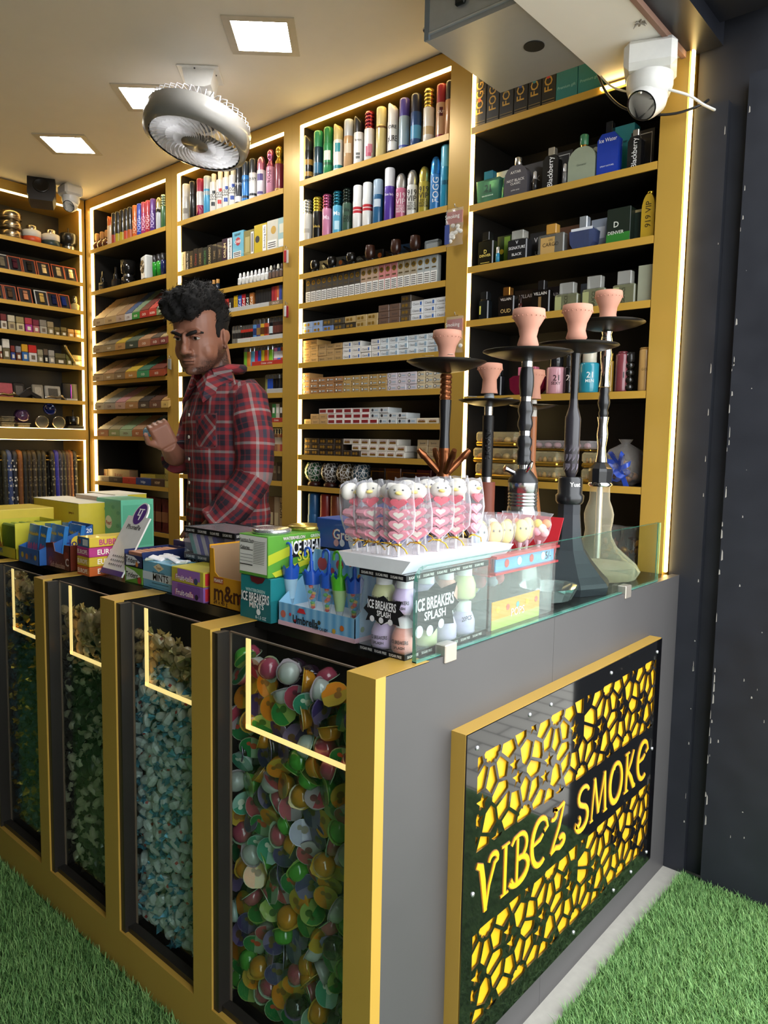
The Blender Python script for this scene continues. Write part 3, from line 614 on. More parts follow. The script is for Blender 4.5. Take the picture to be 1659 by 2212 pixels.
# --- corner bay, top shelf
CB=mt('B98448',.7,noise=.2); CG=mt('6B3A20',.15,trans=.3,coat=.5)
for k,(zx,zy) in enumerate([(874,590),(920,575),(964,555)]):
    z=2.14; y=D+.035; x=xs(zx/4.1475,z,y)
    t=thing('cork_bottle','small round brown bottle with cork stopper in the corner bay','bottle',(x,y,z),0,'cork stoppered bottles in the corner bay')
    MB().lathe([(.012,0),(.024,.006),(.028,.022),(.022,.038),(.011,.046),(.011,.052)],12).build('bottle',CG,t); MB().lathe([(.010,.05),(.013,.058),(.013,.085),(.009,.09),(.001,.09)],10).build('cork',CB,t)
BR=lambda c:[(.03,.3,c)]
canrow(2.14,0,380,4.1475,[
 (993,'E6C9A8','E06A2A','white spray bottle with orange cap','slant',None,None,.15),
 (1030,'1C1713','231E1A','black spray can with red foot','flat',BR('A8382A')),(1065,'1C1713','231E1A','black spray can with yellow foot','flat',BR('B5A22A')),
 (1105,'1C1713','231E1A','black spray can with yellow foot','flat',BR('B5A22A')),(1140,'1C1713','231E1A','black spray can with scarlet foot','flat',BR('C04A2E')),(1175,'1C1713','231E1A','black spray can with orange foot','flat',BR('B85A2A')),
 (1218,'D9662B','E07A35','orange spray can with pale lettering','flat',None,[T('FOGG',.33,.018,'F1D7B0',.5,1)]),(1258,'3345A8','3B52C0','royal blue spray can with pale lettering','flat',None,[T('FOGG',.33,.018,'C9D2F0',.5,1)]),
 (1297,'A8326A','C04A5A','magenta spray can with pale lettering','flat',None,[T('FOGG',.33,.018,'F0CFDA',.5,1)]),(1335,'B5303E','C8404A','crimson spray can with pale lettering','flat',None,[T('FOGG',.33,.018,'F0CFCF',.5,1)]),
 (1377,'54307E','6A3F96','purple spray can with pale lettering','flat',None,[T('FOGG',.33,.018,'E0D0F0',.5,1)]),
 (1430,'C4C6C8','D9C58A','silver spray can with black neck and gold cap','dome',[(.52,.62,'1A1A1A')]),(1475,'3F6B3F','9DB59A','green spray can with pale cap','rib')],
 'on the corner bay top shelf','spray cans on the corner bay top shelf',.155,.0175)

# --- cigarette packs
PKC={}
def flat_pack(w,h,d,col,style):
    k=(round(w,4),h,d,col,style)
    if k in PKC: return PKC[k]
    base=mt(col,.3,coat=.3); p=MB().rbox(-w/2,w/2,0,d,0,h,.0012).mesh('cigarette_pack',base)
    q=MB(); ms=[mt('8A2A2E',.4),mt('3A3A40',.4),mt('E6E2D4',.4),mt('9DB7C9',.4),mt('B08A3C',.3,.6),mt('3D6BB5',.4)]
    y=-.0005
    def rect(a,b,c,e,m): q.quad((a,y,c),(b,y,c),(b,y,e),(a,y,e),m)
    if style=='red': rect(-w*.38,w*.38,h*.22,h*.78,0)
    elif style=='grey': q.disc((-w*.24,y,h/2),h*.28,UX,UZ,10,1); rect(-w*.02,w*.36,h*.38,h*.6,3)
    elif style=='classic': q.text('Classic',h*.34,(-w*.08,y,h/2),UX,UZ,1,wmax=w*.55); rect(w*.26,w*.4,h*.25,h*.75,5)
    elif style=='blue': q.text('Classic',h*.34,(-w*.08,y,h/2),UX,UZ,1,wmax=w*.55); rect(w*.2,w*.42,h*.2,h*.8,3)
    elif style=='ring': q.disc((-w*.22,y,h/2),h*.3,UX,UZ,10,1); q.disc((-w*.22,y-.0003,h/2),h*.2,UX,UZ,10,2); rect(.0,w*.38,h*.4,h*.56,3)
    elif style=='mond': rect(-w*.36,w*.3,h*.25,h*.55,4); q.text('MOND',h*.3,(0,y-.0003,h*.62),UX,UZ,0,wmax=w*.6)
    elif style=='crest': q.disc((w*.1,y,h/2),h*.28,UX,UZ,8,4); rect(-w*.36,-w*.1,h*.3,h*.7,4)
    elif style=='script': q.text('Special',h*.3,(0,y,h/2),UX,UZ,1,wmax=w*.7)
    pr=q.mesh('label_print',ms) if q.v else None
    PKC[k]=(p,pr); return PKC[k]
PCOUNT={}
def pack_at(x,y,z,w,h,d,col,style,label,group,rz=0):
    p,pr=flat_pack(w,h,d,col,style)
    t=thing('cigarette_pack',label,'cigarette pack',(x,y,z),rz,group); link('carton',p,t)
    if pr: link('label_print',pr,t)
    return t
def packs(z,ox,s,spec,where,group,h=.0205,d=.075):
    "spec: (zoom x0, zoom x1, columns, layers, first layer, colour, print, words)"
    y=D+.014
    for x0,x1,n,l0,l1,col,st,words in spec:
        a,b=xs(ox+x0/s,z,y),xs(ox+x1/s,z,y); w=(b-a)/n
        for i in range(n):
            for j in range(l0,l1):
                jx=rnd.uniform(-.0006,.0006); pack_at(a+w*(i+.5)+jx,y+rnd.uniform(0,.003),z+j*(h+.0003),w-.0014,h,d,col,st,words+' '+where,group)
W4='lying flat on the shelf under the slim packs'; s8=4.046
packs(1.573,620,s8,[(137,308,2,0,2,'8FA5C8','crest','pale blue cigarette pack'),(310,403,1,0,1,'6D86B8','crest','mid blue cigarette pack'),(310,403,1,1,2,'4A4438','crest','dark bronze cigarette pack'),(403,498,1,0,2,'4A4438','crest','dark bronze cigarette pack'),(500,597,1,0,1,'3B352B','crest','black cigarette pack'),
 (500,597,1,1,2,'B59B66','crest','tan cigarette pack'),(598,791,2,0,2,'B59B66','crest','tan cigarette pack'),(795,985,2,0,3,'6E5648','script','brown cigarette pack'),(986,1075,1,0,4,'5A4E40','crest','umber cigarette pack'),(1077,1403,3,0,3,'E3E5E6','classic','white cigarette pack with blue mark')],W4,'flat packs on the fifth cigarette shelf',.0225)
W5='in the low stacks below the blue marked packs'
packs(1.462,620,s8,[(134,264,2,0,4,'DDB06A','script','amber cigarette pack'),(268,479,3,0,3,'B89765','script','tan lettered cigarette pack'),(482,640,2,0,3,'E8E5DE','classic','white lettered cigarette pack'),(642,727,1,0,2,'E8E5DE','classic','white lettered cigarette pack'),(729,808,1,0,3,'E8E5DE','classic','white lettered cigarette pack'),(810,1312,6,0,3,'E2E8EA','blue','white cigarette pack with pale blue end')],W5,'flat packs on the sixth cigarette shelf',.0215)
W6='in the long three high stack'
packs(1.341,620,s8,[(130,192,1,0,4,'D9A566','ring','bright amber cigarette pack'),(195,481,4,0,3,'A87B50','ring','brown cigarette pack with ring emblem'),(483,868,5,0,3,'B8985E','ring','tan cigarette pack with ring emblem'),(870,1128,3,0,3,'D8CFD6','ring','lilac white cigarette pack with ring emblem'),(1130,1342,3,0,3,'D9C9A6','ring','cream cigarette pack with ring emblem')],W6,'flat packs on the seventh cigarette shelf',.0205)
W7='in the stepped pile beside the hookah'
packs(1.225,620,s8,[(145,206,1,0,1,'D9B56A','script','gold cigarette pack'),(210,348,2,0,1,'BE9A66','script','tan cigarette pack'),(200,345,2,1,2,'BE9A66','script','tan cigarette pack'),(350,792,6,0,1,'E9E2DC','red','white cigarette pack with red panel'),(347,722,5,1,2,'E9E2DC','red','white cigarette pack with red panel'),(272,722,6,2,3,'E9E2DC','red','white cigarette pack with red panel'),
 (795,1126,4,0,1,'D5D9D8','grey','white cigarette pack with grey seal'),(724,1045,4,1,2,'D5D9D8','grey','white cigarette pack with grey seal'),(724,885,2,2,3,'D5D9D8','grey','white cigarette pack with grey seal'),(1128,1325,2,0,1,'E8DCC0','mond','cream cigarette pack with gold stripe')],W7,'flat packs on the eighth cigarette shelf',.0195)
W8='on the shelf above the mosaic jars'
packs(1.1056,620,s8,[(145,483,5,0,3,'3A2E24','crest','dark brown cigarette pack'),(485,635,2,0,1,'3A2E24','crest','dark brown cigarette pack'),(637,1028,5,0,1,'E7E0D2','mond','white cigarette pack with gold stripe'),(562,1035,6,1,2,'E7E0D2','mond','white cigarette pack with gold stripe'),(487,960,6,2,3,'E7E0D2','mond','white cigarette pack with gold stripe'),(1132,1420,3,0,1,'B59E78','script','kraft cigarette box'),(1132,1420,3,1,2,'B59E78','script','kraft cigarette box'),(1132,1420,3,2,3,'B59E78','script','kraft cigarette box')],W8,'flat packs on the ninth cigarette shelf',.0215)
# slim upright packs
SL={}
def slim(x,y,z,w,h,d,top,words):
    if top not in SL:
        a=MB().rbox(-w/2,w/2,0,d,0,h,.001).mesh('carton',mt(top,.35,coat=.2))
        b=MB().quad((-w*.46,-.0005,h*.03),(w*.46,-.0005,h*.03),(w*.46,-.0005,h*.45),(-w*.46,-.0005,h*.45),0)
        for j in range(5): b.quad((-w*.36,-.0009,h*(.08+.07*j)),(w*.36,-.0009,h*(.08+.07*j)),(w*.36,-.0009,h*(.11+.07*j)),(-w*.36,-.0009,h*(.11+.07*j)),1)
        c_=MB().disc((0,-.0006,h*.8),w*.33,UX,UZ,14,0); c_.disc((0,-.0009,h*.8),w*.2,UX,UZ,10,1); c_.quad((-w*.3,-.0006,h*.55),(w*.3,-.0006,h*.55),(w*.3,-.0006,h*.6),(-w*.3,-.0006,h*.6),1)
        SL[top]=(a,b.mesh('warning_label',[PAPER,mt('55544F',.6)]),c_.mesh('emblem',[mt('CDA43A',.25,.8),mt('5A4A2A',.4)]))
    t=thing('slim_cigarette_pack',words+' standing in the upright row','cigarette pack',(x,y,z),0,'upright slim packs'); 
    for n,me in zip(('carton','warning_label','emblem'),SL[top]): link(n,me,t)
z=1.689; y=D+.012; a,b=xs(620+162/s8,z,y),xs(620+1312/s8,z,y); w=(b-a)/22
for i in range(22):
    c1,wd=('4A433B','dark grey slim cigarette pack') if i<10 else ('B79A80','dusty tan slim cigarette pack') if i<13 else ('C9807C','pink slim cigarette pack') if i<16 else ('A99C84','khaki slim cigarette pack') if i<19 else ('AEB4B2','pale grey slim cigarette pack')
    slim(a+w*(i+.5),y,z,w-.0012,.092,.021,c1,wd)
# ---------------------------------------------------------------- other goods of the cigarette bay
WOOD=mt('3B2015',.3,noise=.35,scale=60,coat=.4,name='briar_wood'); CLR=film('E6EEF0',.18,.05); DK=mt('1C1B1D',.35,name='dark_card')
def pipe(x,y,z,words,h=.055,rz=0,dark=False):
    t=thing('tobacco_pipe',words,'pipe',(x,y,z),rz,'tobacco pipes on the shelf')
    m=mt('17130F',.25,coat=.4) if dark else WOOD
    MB().lathe([(.001,.012),(.010,.013),(.017,.022),(.0195,.036),(.017,h-.003),(.016,h),(.011,h),(.010,h-.02),(.001,h-.022)],14).build('bowl',m,t)
    MB().tube([(-.004,0,.018),(-.03,.01,.02),(-.055,.02,.034),(-.075,.03,.044)],[.007,.006,.0045,.003],8).build('stem',mt('100E0D',.2),t)
    MB().box(-.016,.016,-.012,.012,0,.004).box(-.014,-.011,-.003,.003,.004,.03).box(.011,.014,-.003,.003,.004,.03).build('stand',mt('C8CCD0',.1,trans=.8),t)
for zx,d,wd in ((245,1,'small black tobacco pipe at the shelf end'),(390,1,'squat black tobacco pipe with steel ring'),(560,1,'dark tobacco pipe before the grey card'),(725,0,'upright brown tobacco pipe'),(950,0,'big brown briar tobacco pipe'),(1118,0,'brown tobacco pipe beside the blue card')):
    y=D+.035; pipe(xs(620+zx/s8,1.8,y),y,1.80,wd,.062 if not d else .05,0,d)
for zx,w,h,c,wd,tx in ((320,.05,.062,'4A4A48','dark grey pipe box with pale triangle',''),(450,.062,.064,'3B444C','slate pipe box with orange seal',''),(650,.042,.05,'55554F','grey pipe box with white lettering','GANDH'),(790,.05,.06,'26211E','black pipe box with orange sticker',''),(1030,.045,.06,'3E5A7C','blue pipe box leaning at the back','')):
    y=D+.085; x=xs(620+zx/s8,1.82,y)
    t=thing('pipe_box',wd,'box',(x,y,1.80),.1); MB().rbox(-w/2,w/2,0,.02,0,h,.001).build('carton',mt(c,.4),t)
    q=MB()
    if 'triangle' in wd: q.add([(-.01,-.0006,.045),(.01,-.0006,.045),(0,-.0006,.03)],[(0,2,1)],0)
    elif 'orange' in wd: q.disc((.01,-.0006,h*.65),.009,UX,UZ,12,1)
    elif tx: q.text(tx,.009,(0,-.0006,h*.8),UX,UZ,0,bold=.01)
    else: q.quad((-.015,-.0006,.02),(.015,-.0006,.02),(.015,-.0006,.03),(-.015,-.0006,.03),0)
    q.build('label_print',[mt('C9CCC8',.4),mt('C8682E',.4)],t)
for zx,wd in ((1260,'clear acrylic pipe filter pack beside the hanging bag'),):
    y=D+.04; x=xs(620+zx/s8,1.82,y); t=thing('filter_pack',wd,'filter pack',(x,y,1.8)); MB().rbox(-.03,.03,0,.02,0,.04,.003).build('case',CLR,t); MB().box(-.024,.024,.004,.016,.004,.03).build('filters',mt('9A9C98',.4),t)
# mosaic jars and gift boxes
def mosaic(h):
    k=('mosaic',h)
    if k in MC: return MC[k]
    m=bpy.data.materials.new('mosaic_glass'); MC[k]=m; m.use_nodes=True; nt=m.node_tree; b=nt.nodes['Principled BSDF']; b.inputs['Roughness'].default_value=.2
    tc=nt.nodes.new('ShaderNodeTexCoord'); vo=nt.nodes.new('ShaderNodeTexVoronoi'); vo.feature='DISTANCE_TO_EDGE'; vo.inputs['Scale'].default_value=75; cr=nt.nodes.new('ShaderNodeValToRGB')
    cr.color_ramp.interpolation='CONSTANT'; cr.color_ramp.elements[0].color=(.75,.74,.68,1); cr.color_ramp.elements[1].color=lin(h)+[1]; cr.color_ramp.elements[1].position=.07
    nt.links.new(tc.outputs['Object'],vo.inputs['Vector']); nt.links.new(vo.outputs['Distance'],cr.inputs[0]); nt.links.new(cr.outputs[0],b.inputs['Base Color']); return m
for zx,c,wd in ((243,'2F5B3A','green'),(385,'4A443C','grey brown'),(520,'5A4A30','amber'),(655,'3F5560','blue grey')):
    y=D+.05; z=.9835; x=xs(620+zx/s8,z+.05,y)
    t=thing('mosaic_jar',wd+' cracked mosaic jar on a dark wooden foot','jar',(x,y,z)); MB().lathe([(.022,.018),(.034,.03),(.041,.05),(.039,.07),(.030,.09),(.028,.092),(.026,.09),(.034,.066),(.03,.03),(.001,.026)],16).build('bowl',mosaic(c),t); MB().lathe([(.028,0),(.030,.004),(.028,.012),(.022,.019)],14).build('foot',mt('3A1A14',.3),t)
for zx,c,wd in ((790,'1F1A12','black gift box with gold edge next to the mosaic jars'),(925,'5A3418','copper brown gift box behind the lollipops'),(1065,'20201A','dark olive gift box behind the lollipops'),(1185,'4A1E16','maroon gift box behind the lollipops')):
    y=D+.02; z=.9835; x=xs(620+zx/s8,z+.05,y); t=thing('gift_box',wd,'box',(x,y,z)); MB().rbox(-.036,.036,0,.09,0,.085,.0015).build('carton',mt(c,.2,.3,coat=.5),t); MB().prism([(-.031,.01),(-.028,.01),(-.028,.07),(.031,.07),(.031,.073),(-.031,.073)],-.0008,0,'y').build('gold_line',mt('B8913A',.25,.9),t)
for zx,c,c2,wd in ((238,'2B5F8E','B9C3CC','blue and grey air freshener can with floral print'),(345,'8E2F28','5A1F1C','red air freshener can in the cigarette bay'),(435,'7A3A22','552818','russet air freshener can behind the lollipop tub')):
    y=D+.04; z=.72; can(xs(620+zx/s8,.9,y),y,z,.235,.026,c,c,wd,'air freshener cans','flat',[(.05,.5,c2)],[T('Poppy',.48,.017,'15141A',.5)],'air freshener','air_freshener_can')

# ---------------------------------------------------------------- bay behind the shopkeeper
def carton(name,label,cat,x0,x1,y,z,h,d,col,prints=(),group=None,rough=.4,rz=0,ox=None,coat=.2,metal=0,b=.001):
    "a carton standing with its front at y; prints: ('t',text,size,u,v,colour,vertical) or ('r',u0,u1,v0,v1,colour) or ('d',u,v,r,colour) in 0..1"
    w=x1-x0; t=thing(name,label,cat,((x0+x1)/2,y,z),rz,group); MB().rbox(-w/2,w/2,0,d,0,h,b).build('carton',mt(col,rough,metal,coat=coat),t)
    mats=[];q=MB()
    def mi(c):
        m=mt(c,.45,noise=.0)
        if m not in mats: mats.append(m)
        return mats.index(m)
    for j,p in enumerate(prints):
        yy=-.0005-.0002*j
        if p[0]=='t':
            v=len(p)>6 and p[6]; U,V=(UX,UZ) if not v else (UZ,(-1,0,0))
            q.text(p[1],p[2],(-w/2+w*p[3],yy,h*p[4]),U,V,mi(p[5]),bold=.012,wmax=(w*.92 if not v else h*.9))
        elif p[0]=='r': q.quad((-w/2+w*p[1],yy,h*p[3]),(-w/2+w*p[2],yy,h*p[3]),(-w/2+w*p[2],yy,h*p[4]),(-w/2+w*p[1],yy,h*p[4]),mi(p[5]))
        elif p[0]=='d': q.disc((-w/2+w*p[1],yy,h*p[2]),p[3],UX,UZ,14,mi(p[4]))
    if q.v: q.build('label_print',mats,t)
    return t
s7=5.027; X7=lambda zx,z,y=D+.012: xs(330+zx/s7,z,y)
z=1.92
TOB=[(305,355,'C9B487','pale gold','CUBANO','5A4A2A'),(358,393,'1F1A15','black','Black One','D8D2C4'),(396,440,'2E2418','dark brown','CRIME','B58F58'),(443,487,'241D16','blackish','Cherry','A83A30'),(490,540,'2B2319','espresso','CRIME','A88A58'),(543,590,'1E2418','dark green','MELON','4E8A4A'),(593,640,'2A2015','deep brown','CUBANO','D8C48A'),(643,695,'261F17','dark coffee','TIME','9A825A'),(698,752,'2B221A','dark umber','TIME','9A825A')]
for a,b,c,wd,tx,tc in TOB: carton('tobacco_box',wd+' upright tobacco box with vertical gold lettering','box',X7(a,z),X7(b,z),D+.012,z,.082+.008*((a*7)%3)/3,.05,c,[('t',tx,.013,.5,.45,tc,1)],'upright tobacco boxes behind the shopkeeper')
carton('tobacco_pouch','purple tobacco pouch with white vertical warning strip','pouch',X7(752,z),X7(862,z),D+.012,z,.096,.03,'352438',[('t','DRUM',.016,.28,.48,'F0D9A0',1),('r',.56,.98,.04,.96,'F2F1EC'),('t','Smoking kills',.012,.77,.5,'111114',1)],rough=.25)
carton('tobacco_pouch','sky blue tobacco pouch with red round badge','pouch',X7(864,z),X7(985,z),D+.012,z,.112,.03,'6FB7CE',[('d',.52,.62,.017,'B02A30'),('t','CHIEF',.012,.5,.62,'F2EFEA'),('r',.1,.8,.03,.26,'F2F1EC'),('r',.15,.75,.07,.1,'44423E'),('r',.15,.75,.14,.17,'44423E'),('r',.15,.75,.2,.23,'44423E'),('t','REDSET',.009,.5,.88,'15333C')],rough=.25)
carton('tobacco_pouch','clear wrapped olive gold tobacco pouch','pouch',X7(988,z),X7(1098,z),D+.012,z,.104,.03,'8C8250',[('r',.15,.6,.15,.75,'B5A565'),('r',.72,.98,.06,.9,'F0EFE9'),('r',.78,.92,.12,.84,'77746C')],rough=.2)
carton('tobacco_pouch','yellow tobacco pouch with black oval and white strip','pouch',X7(1100,z),X7(1238,z),D+.012,z,.115,.03,'C9AE2A',[('d',.27,.5,.014,'22201A'),('r',.68,.97,.05,.93,'F0EFE9'),('t','Smoking kills',.012,.82,.5,'111114',1)],rough=.25)
carton('tobacco_pouch','cream tobacco pouch with gold medallion and warning box','pouch',X7(1240,z),X7(1358,z),D+.012,z,.118,.03,'D5D0BE',[('d',.6,.66,.016,'C49A3A'),('r',.05,.9,.06,.34,'EFEDE5'),('r',.12,.82,.1,.13,'44423E'),('r',.12,.82,.17,.2,'44423E'),('r',.12,.82,.24,.27,'44423E')],rough=.2)
carton('tobacco_pouch','pale aqua tobacco pouch against the column','pouch',X7(1360,z),X7(1432,z),D+.012,z,.118,.03,'A8C6C4',[('r',.2,.9,.5,.8,'D8D5BE'),('r',.1,.95,.06,.3,'EFEDE5')],rough=.2)
# little bottles
z=1.805
BT={}
def dropper(x,y,z,body,cap,words,group,h=.056,r=.0105,tx=None):
    k=(body,cap,tx)
    if k not in BT:
        q=MB().lathe([(.001,0),(r,0),(r,h*.58),(r*.5,h*.66),(r*.5,h*.7)],12).mesh('bottle',mt(body,.35))
        c=MB().lathe([(r*.6,h*.68),(r*.6,h*.78),(r*.35,h*.98),(.001,h)],10).mesh('cap',mt(cap,.35))
        l=MB().lathe([(r+.0003,h*.12),(r+.0003,h*.5)],8,a0=-2.3,a1=-.6).mesh('label_panel',mt(tx or 'C9C6BE',.5))
        BT[k]=(q,c,l)
    t=thing('dropper_bottle',words,'bottle',(x,y,z),0,group)
    for n,m in zip(('bottle','cap','label_panel'),BT[k]): link(n,m,t)
for i in range(8): dropper(X7(952+41.5*i,z,D+.022),D+.022,z,'E6E6E2','ECECE8','white dropper bottle with pointed cap on the bay shelf behind the shopkeeper','white dropper bottles',tx='D2D0C8')
for i,(zx,b,cp) in enumerate([(1285,'2A2522','D8D4C0'),(1325,'3A2A22','2A2622'),(1363,'2A2522','D8D4C0'),(1403,'3A2A22','4A3A32')]): dropper(X7(zx,z,D+.022),D+.022,z,b,cp,'dark dropper bottle beside the white bottles'+(' with dark cap' if i%2 else ' with cream cap'),'dark dropper bottles',.06,.0105,'6A5040')
for i,zx in enumerate((350,400,457,512,562,620)):
    x=X7(zx,z+.03,D+.03); t=thing('glass_dome_jar','dark little jar with round glass stopper over his hair','jar',(x,D+.03,z),0,'glass stopper jars'); MB().lathe([(.012,0),(.013,.03),(.010,.036)],10).build('jar',DK,t); MB().ell((0,0,.044),.0095,.0095,.0095,10,6).build('stopper',mt(['D8D8D8','C88A30','D8D8D8','E0E0E4','D08A30','E4E4E8'][i],.1,.6),t)
for zx in (665,708):
    x=X7(zx,z+.02,D+.02); t=thing('vial','navy vial with wooden cap above his head','bottle',(x,D+.02,z),0,'wood capped vials'); MB().lathe([(.009,0),(.009,.032),(.001,.033)],10).build('vial',mt('1E2A38',.25),t); MB().lathe([(.0075,.031),(.0075,.05),(.001,.051)],10).build('cap',mt('C08A40',.5),t)
# lighters
def lighter_mesh(c,c2=None):
    k=('lt',c,c2)
    if k in BT: return BT[k]
    w,d,h=.0235,.011,.075
    pl=[(math.cos(a)*w/2*.98,math.sin(a)*d/2+d/2) for a in [i*math.pi/6 for i in range(12)]]
    a=MB().prism(pl,0,h*.76,'z',0,0); 
    if c2: a.prism([(x*1.02,(y-d/2)*1.02+d/2) for x,y in pl],h*.3,h*.6,'z',1,1)
    b=MB().prism([(x*.97,(y-d/2)*.95+d/2) for x,y in pl],h*.76,h*.95,'z'); b.box(-.004,.011,d*.3,d*.7,h*.95,h)
    BT[k]=(a.mesh('body',[mt(c,.25,coat=.4),mt(c2 or c,.3)]),b.mesh('hood',mt('B5B7B9',.2,.9))); return BT[k]
def lighter(x,y,z,c,c2,words,group,sc=1.0,rz=0):
    t=thing('lighter',words,'lighter',(x,y,z),rz,group); t.scale=(sc,)*3
    for n,m in zip(('body','hood'),lighter_mesh(c,c2)): link(n,m,t)
s6=3.5686; X6=lambda zx,z,y=D+.012: xs(310+zx/s6,z,y)
z=1.70
for i,(zx,c,wd) in enumerate([(618,'2F5A7A','blue'),(633,'A8282C','red'),(648,'C0392B','scarlet'),(668,'2A2622','black'),(682,'3A2F22','dark brown')]): carton('lighter_box',wd+' narrow lighter box right beside his hair','box',X6(zx-8,z),X6(zx+8,z),D+.012,z,.062,.03,c,[('r',.2,.8,.3,.7,'D8D2C0' if i%2 else '1A1A1A')],'narrow lighter boxes')
for zx,c,tc,wd in ((706,'D9B02A','A87A10','yellow'),(738,'2B4FA0','E8E8F0','blue'),(768,'B52A30','F0D8D0','red'),(797,'1F1E1C','E8E8E0','black'),(828,'B5703A','F0DFC0','copper')): carton('lighter_sleeve',wd+' foil lighter sleeve leaning on the shelf behind his head','box',X6(zx-14,z),X6(zx+14,z),D+.014,z,.07,.02,c,[('t','Zed',.016,.5,.5,tc,1)],'foil lighter sleeves',.2)
for i in range(6): carton('black_slim_box','plain black slim box in the block of six','box',X6(856+20*i,z),X6(874+20*i,z),D+.016,z,.076,.04,'1D1C1E',(),'plain black slim boxes')
for zx,c,wd in ((992,'9E2A34','wine'),(1014,'B5332E','red'),(1032,'C86A3A','orange'),(1050,'34489A','blue'),(1071,'5A5A48','olive')): carton('lighter_box',wd+' tall lighter box near the keyring column','box',X6(zx-9,z),X6(zx+9,z),D+.014,z,.078,.03,c,[('r',.2,.8,.1,.4,'D8CFC0' if wd=='orange' else c)],'tall lighter boxes')
tray=lambda za,zb,z,c,wd,tx=None: carton('shelf_tray',wd,'tray',X6(za,z),X6(zb,z),D+.004,z,.018,.006,c,[('t',tx,.008,.5,.5,'F0D8C8')] if tx else ())
tray(630,975,z,'B9B9B4','grey shelf strip under the foil lighter sleeves'); tray(978,1082,z,'7A6A52','brown shelf strip under the tall lighter boxes','CRICKET')
z=1.567
for i in range(3): lighter(X6(690+22*i,z,D+.02),D+.02,z,'7A766C','2A2826','grey lighter with black panel beside his ear','grey lighters by his ear',1.05)
for i in range(5): lighter(X6(755+19*i,z,D+.02),D+.02,z,'B5332A','1D1A18','red and black lighter in the row of five','red and black lighters',1.0)
for zx,c,c2,wd in ((852,'5A8CC0','2A3A6A','blue cartoon print'),(880,'4A4A78','8A6A3A','violet printed'),(910,'D0A83A','5A3A20','yellow printed'),(940,'C0502E','6A2A1A','orange printed'),(978,'1C1C1E','C8D8D8','black lighter with white ghost print'),(1005,'3A2A26','6A3A30','dark maroon'),(1030,'3A2A26','6A3A30','dark maroon'),(1055,'33241F','5A3228','dark cocoa')): lighter(X6(zx,z,D+.02),D+.02,z,c,c2,wd+(' lighter' if 'lighter' not in wd else '')+' on the shelf behind his ear','printed lighters behind his ear',1.25)
tray(735,835,z,'C4C4BE','pale shelf strip under the red and black lighters'); tray(838,1082,z,'BEBEB8','pale shelf strip under the printed lighters')
z=1.466
for zx,c,wd in ((782,'7AB53A','lime'),(805,'D8823A','orange'),(836,'5AA8C8','aqua'),(866,'C83058','magenta'),(889,'3A56B0','blue'),(915,'C8C030','yellow'),(940,'E0662A','tangerine'),(975,'8AD030','bright green'),(1013,'E080B0','pink and white'),(1040,'5A80D8','blue and white'),(1066,'E05A30','red and white')):
    lighter(X6(zx,z,D+.02),D+.02,z,c,'F0EEF0' if 'white' in wd else None,wd+' plastic lighter above his shoulder','colourful lighters above his shoulder',1.12 if zx<1000 else 1.2)
tray(845,1082,z,'B5352A','red shelf strip with white lettering under the lighters','Cricket  cricket')
z=1.351
for i,(zx,c) in enumerate([(945,'8A8A50'),(962,'2A50B0'),(985,'2A50B0'),(1005,'1C1C1E'),(1030,'1E1E20'),(1060,'222224')]): lighter(X6(zx,z,D+.02),D+.02,z,c,None,('black' if i>2 else 'olive' if i==0 else 'cobalt')+' torch lighter behind his shoulder','torch lighters behind his shoulder',1.05)
tray(960,1082,z,'B5B5AE','grey shelf strip under the torch lighters')
z=1.233
for zx,c,wd in ((1000,'3F8A4A','green'),(1030,'C9C5B0','cream'),(1058,'3A3028','dark')): carton('lighter_pack',wd+' lighter pack low beside his upper arm','box',X6(zx-13,z),X6(zx+13,z),D+.014,z,.075,.02,c,[('r',.2,.8,.5,.8,'EAE6DA')],'lighter packs beside his arm')
tray(990,1082,z,'A8352E','red shelf strip beside his upper arm','Crickt')
z=1.116
for i,zx in enumerate((955,975,1000,1020,1040,1060,1078)): lighter(X6(zx,z,D+.02),D+.02,z,['2A4A3A','3A6A50','8A5A40','A06A50','C88A5A','C0504A','7A4A3A'][i],'D8C8B0' if i>2 else None,['dark green','jade','brown','tan','amber','coral','umber'][i]+' lighter beside his elbow','lighters beside his elbow',1.25)
z=.995
for i in range(4): carton('foil_packet','brown foil packet stacked low beside his elbow','packet',X6(950+34*i,z),X6(980+34*i,z),D+.02,z,.075,.02,['4A3A2E','5A4634','3E342A','54422F'][i],[('r',.2,.8,.4,.8,'8A7A60')],'brown foil packets')
z=.797
for i in range(3): carton('cereal_packet',['patterned rust packet','beige packet','tall packet with black lettering'][i]+' beside the black bag at his hip','packet',X6(955+40*i,z),X6(990+40*i,z),D+.02,z,.13,.03,['6A4A30','A08A6A','B59A70'][i],[('t','HOPS',.02,.5,.6,'2A2018',1)] if i==2 else [('r',.1,.9,.1,.5,'C8B48A')])
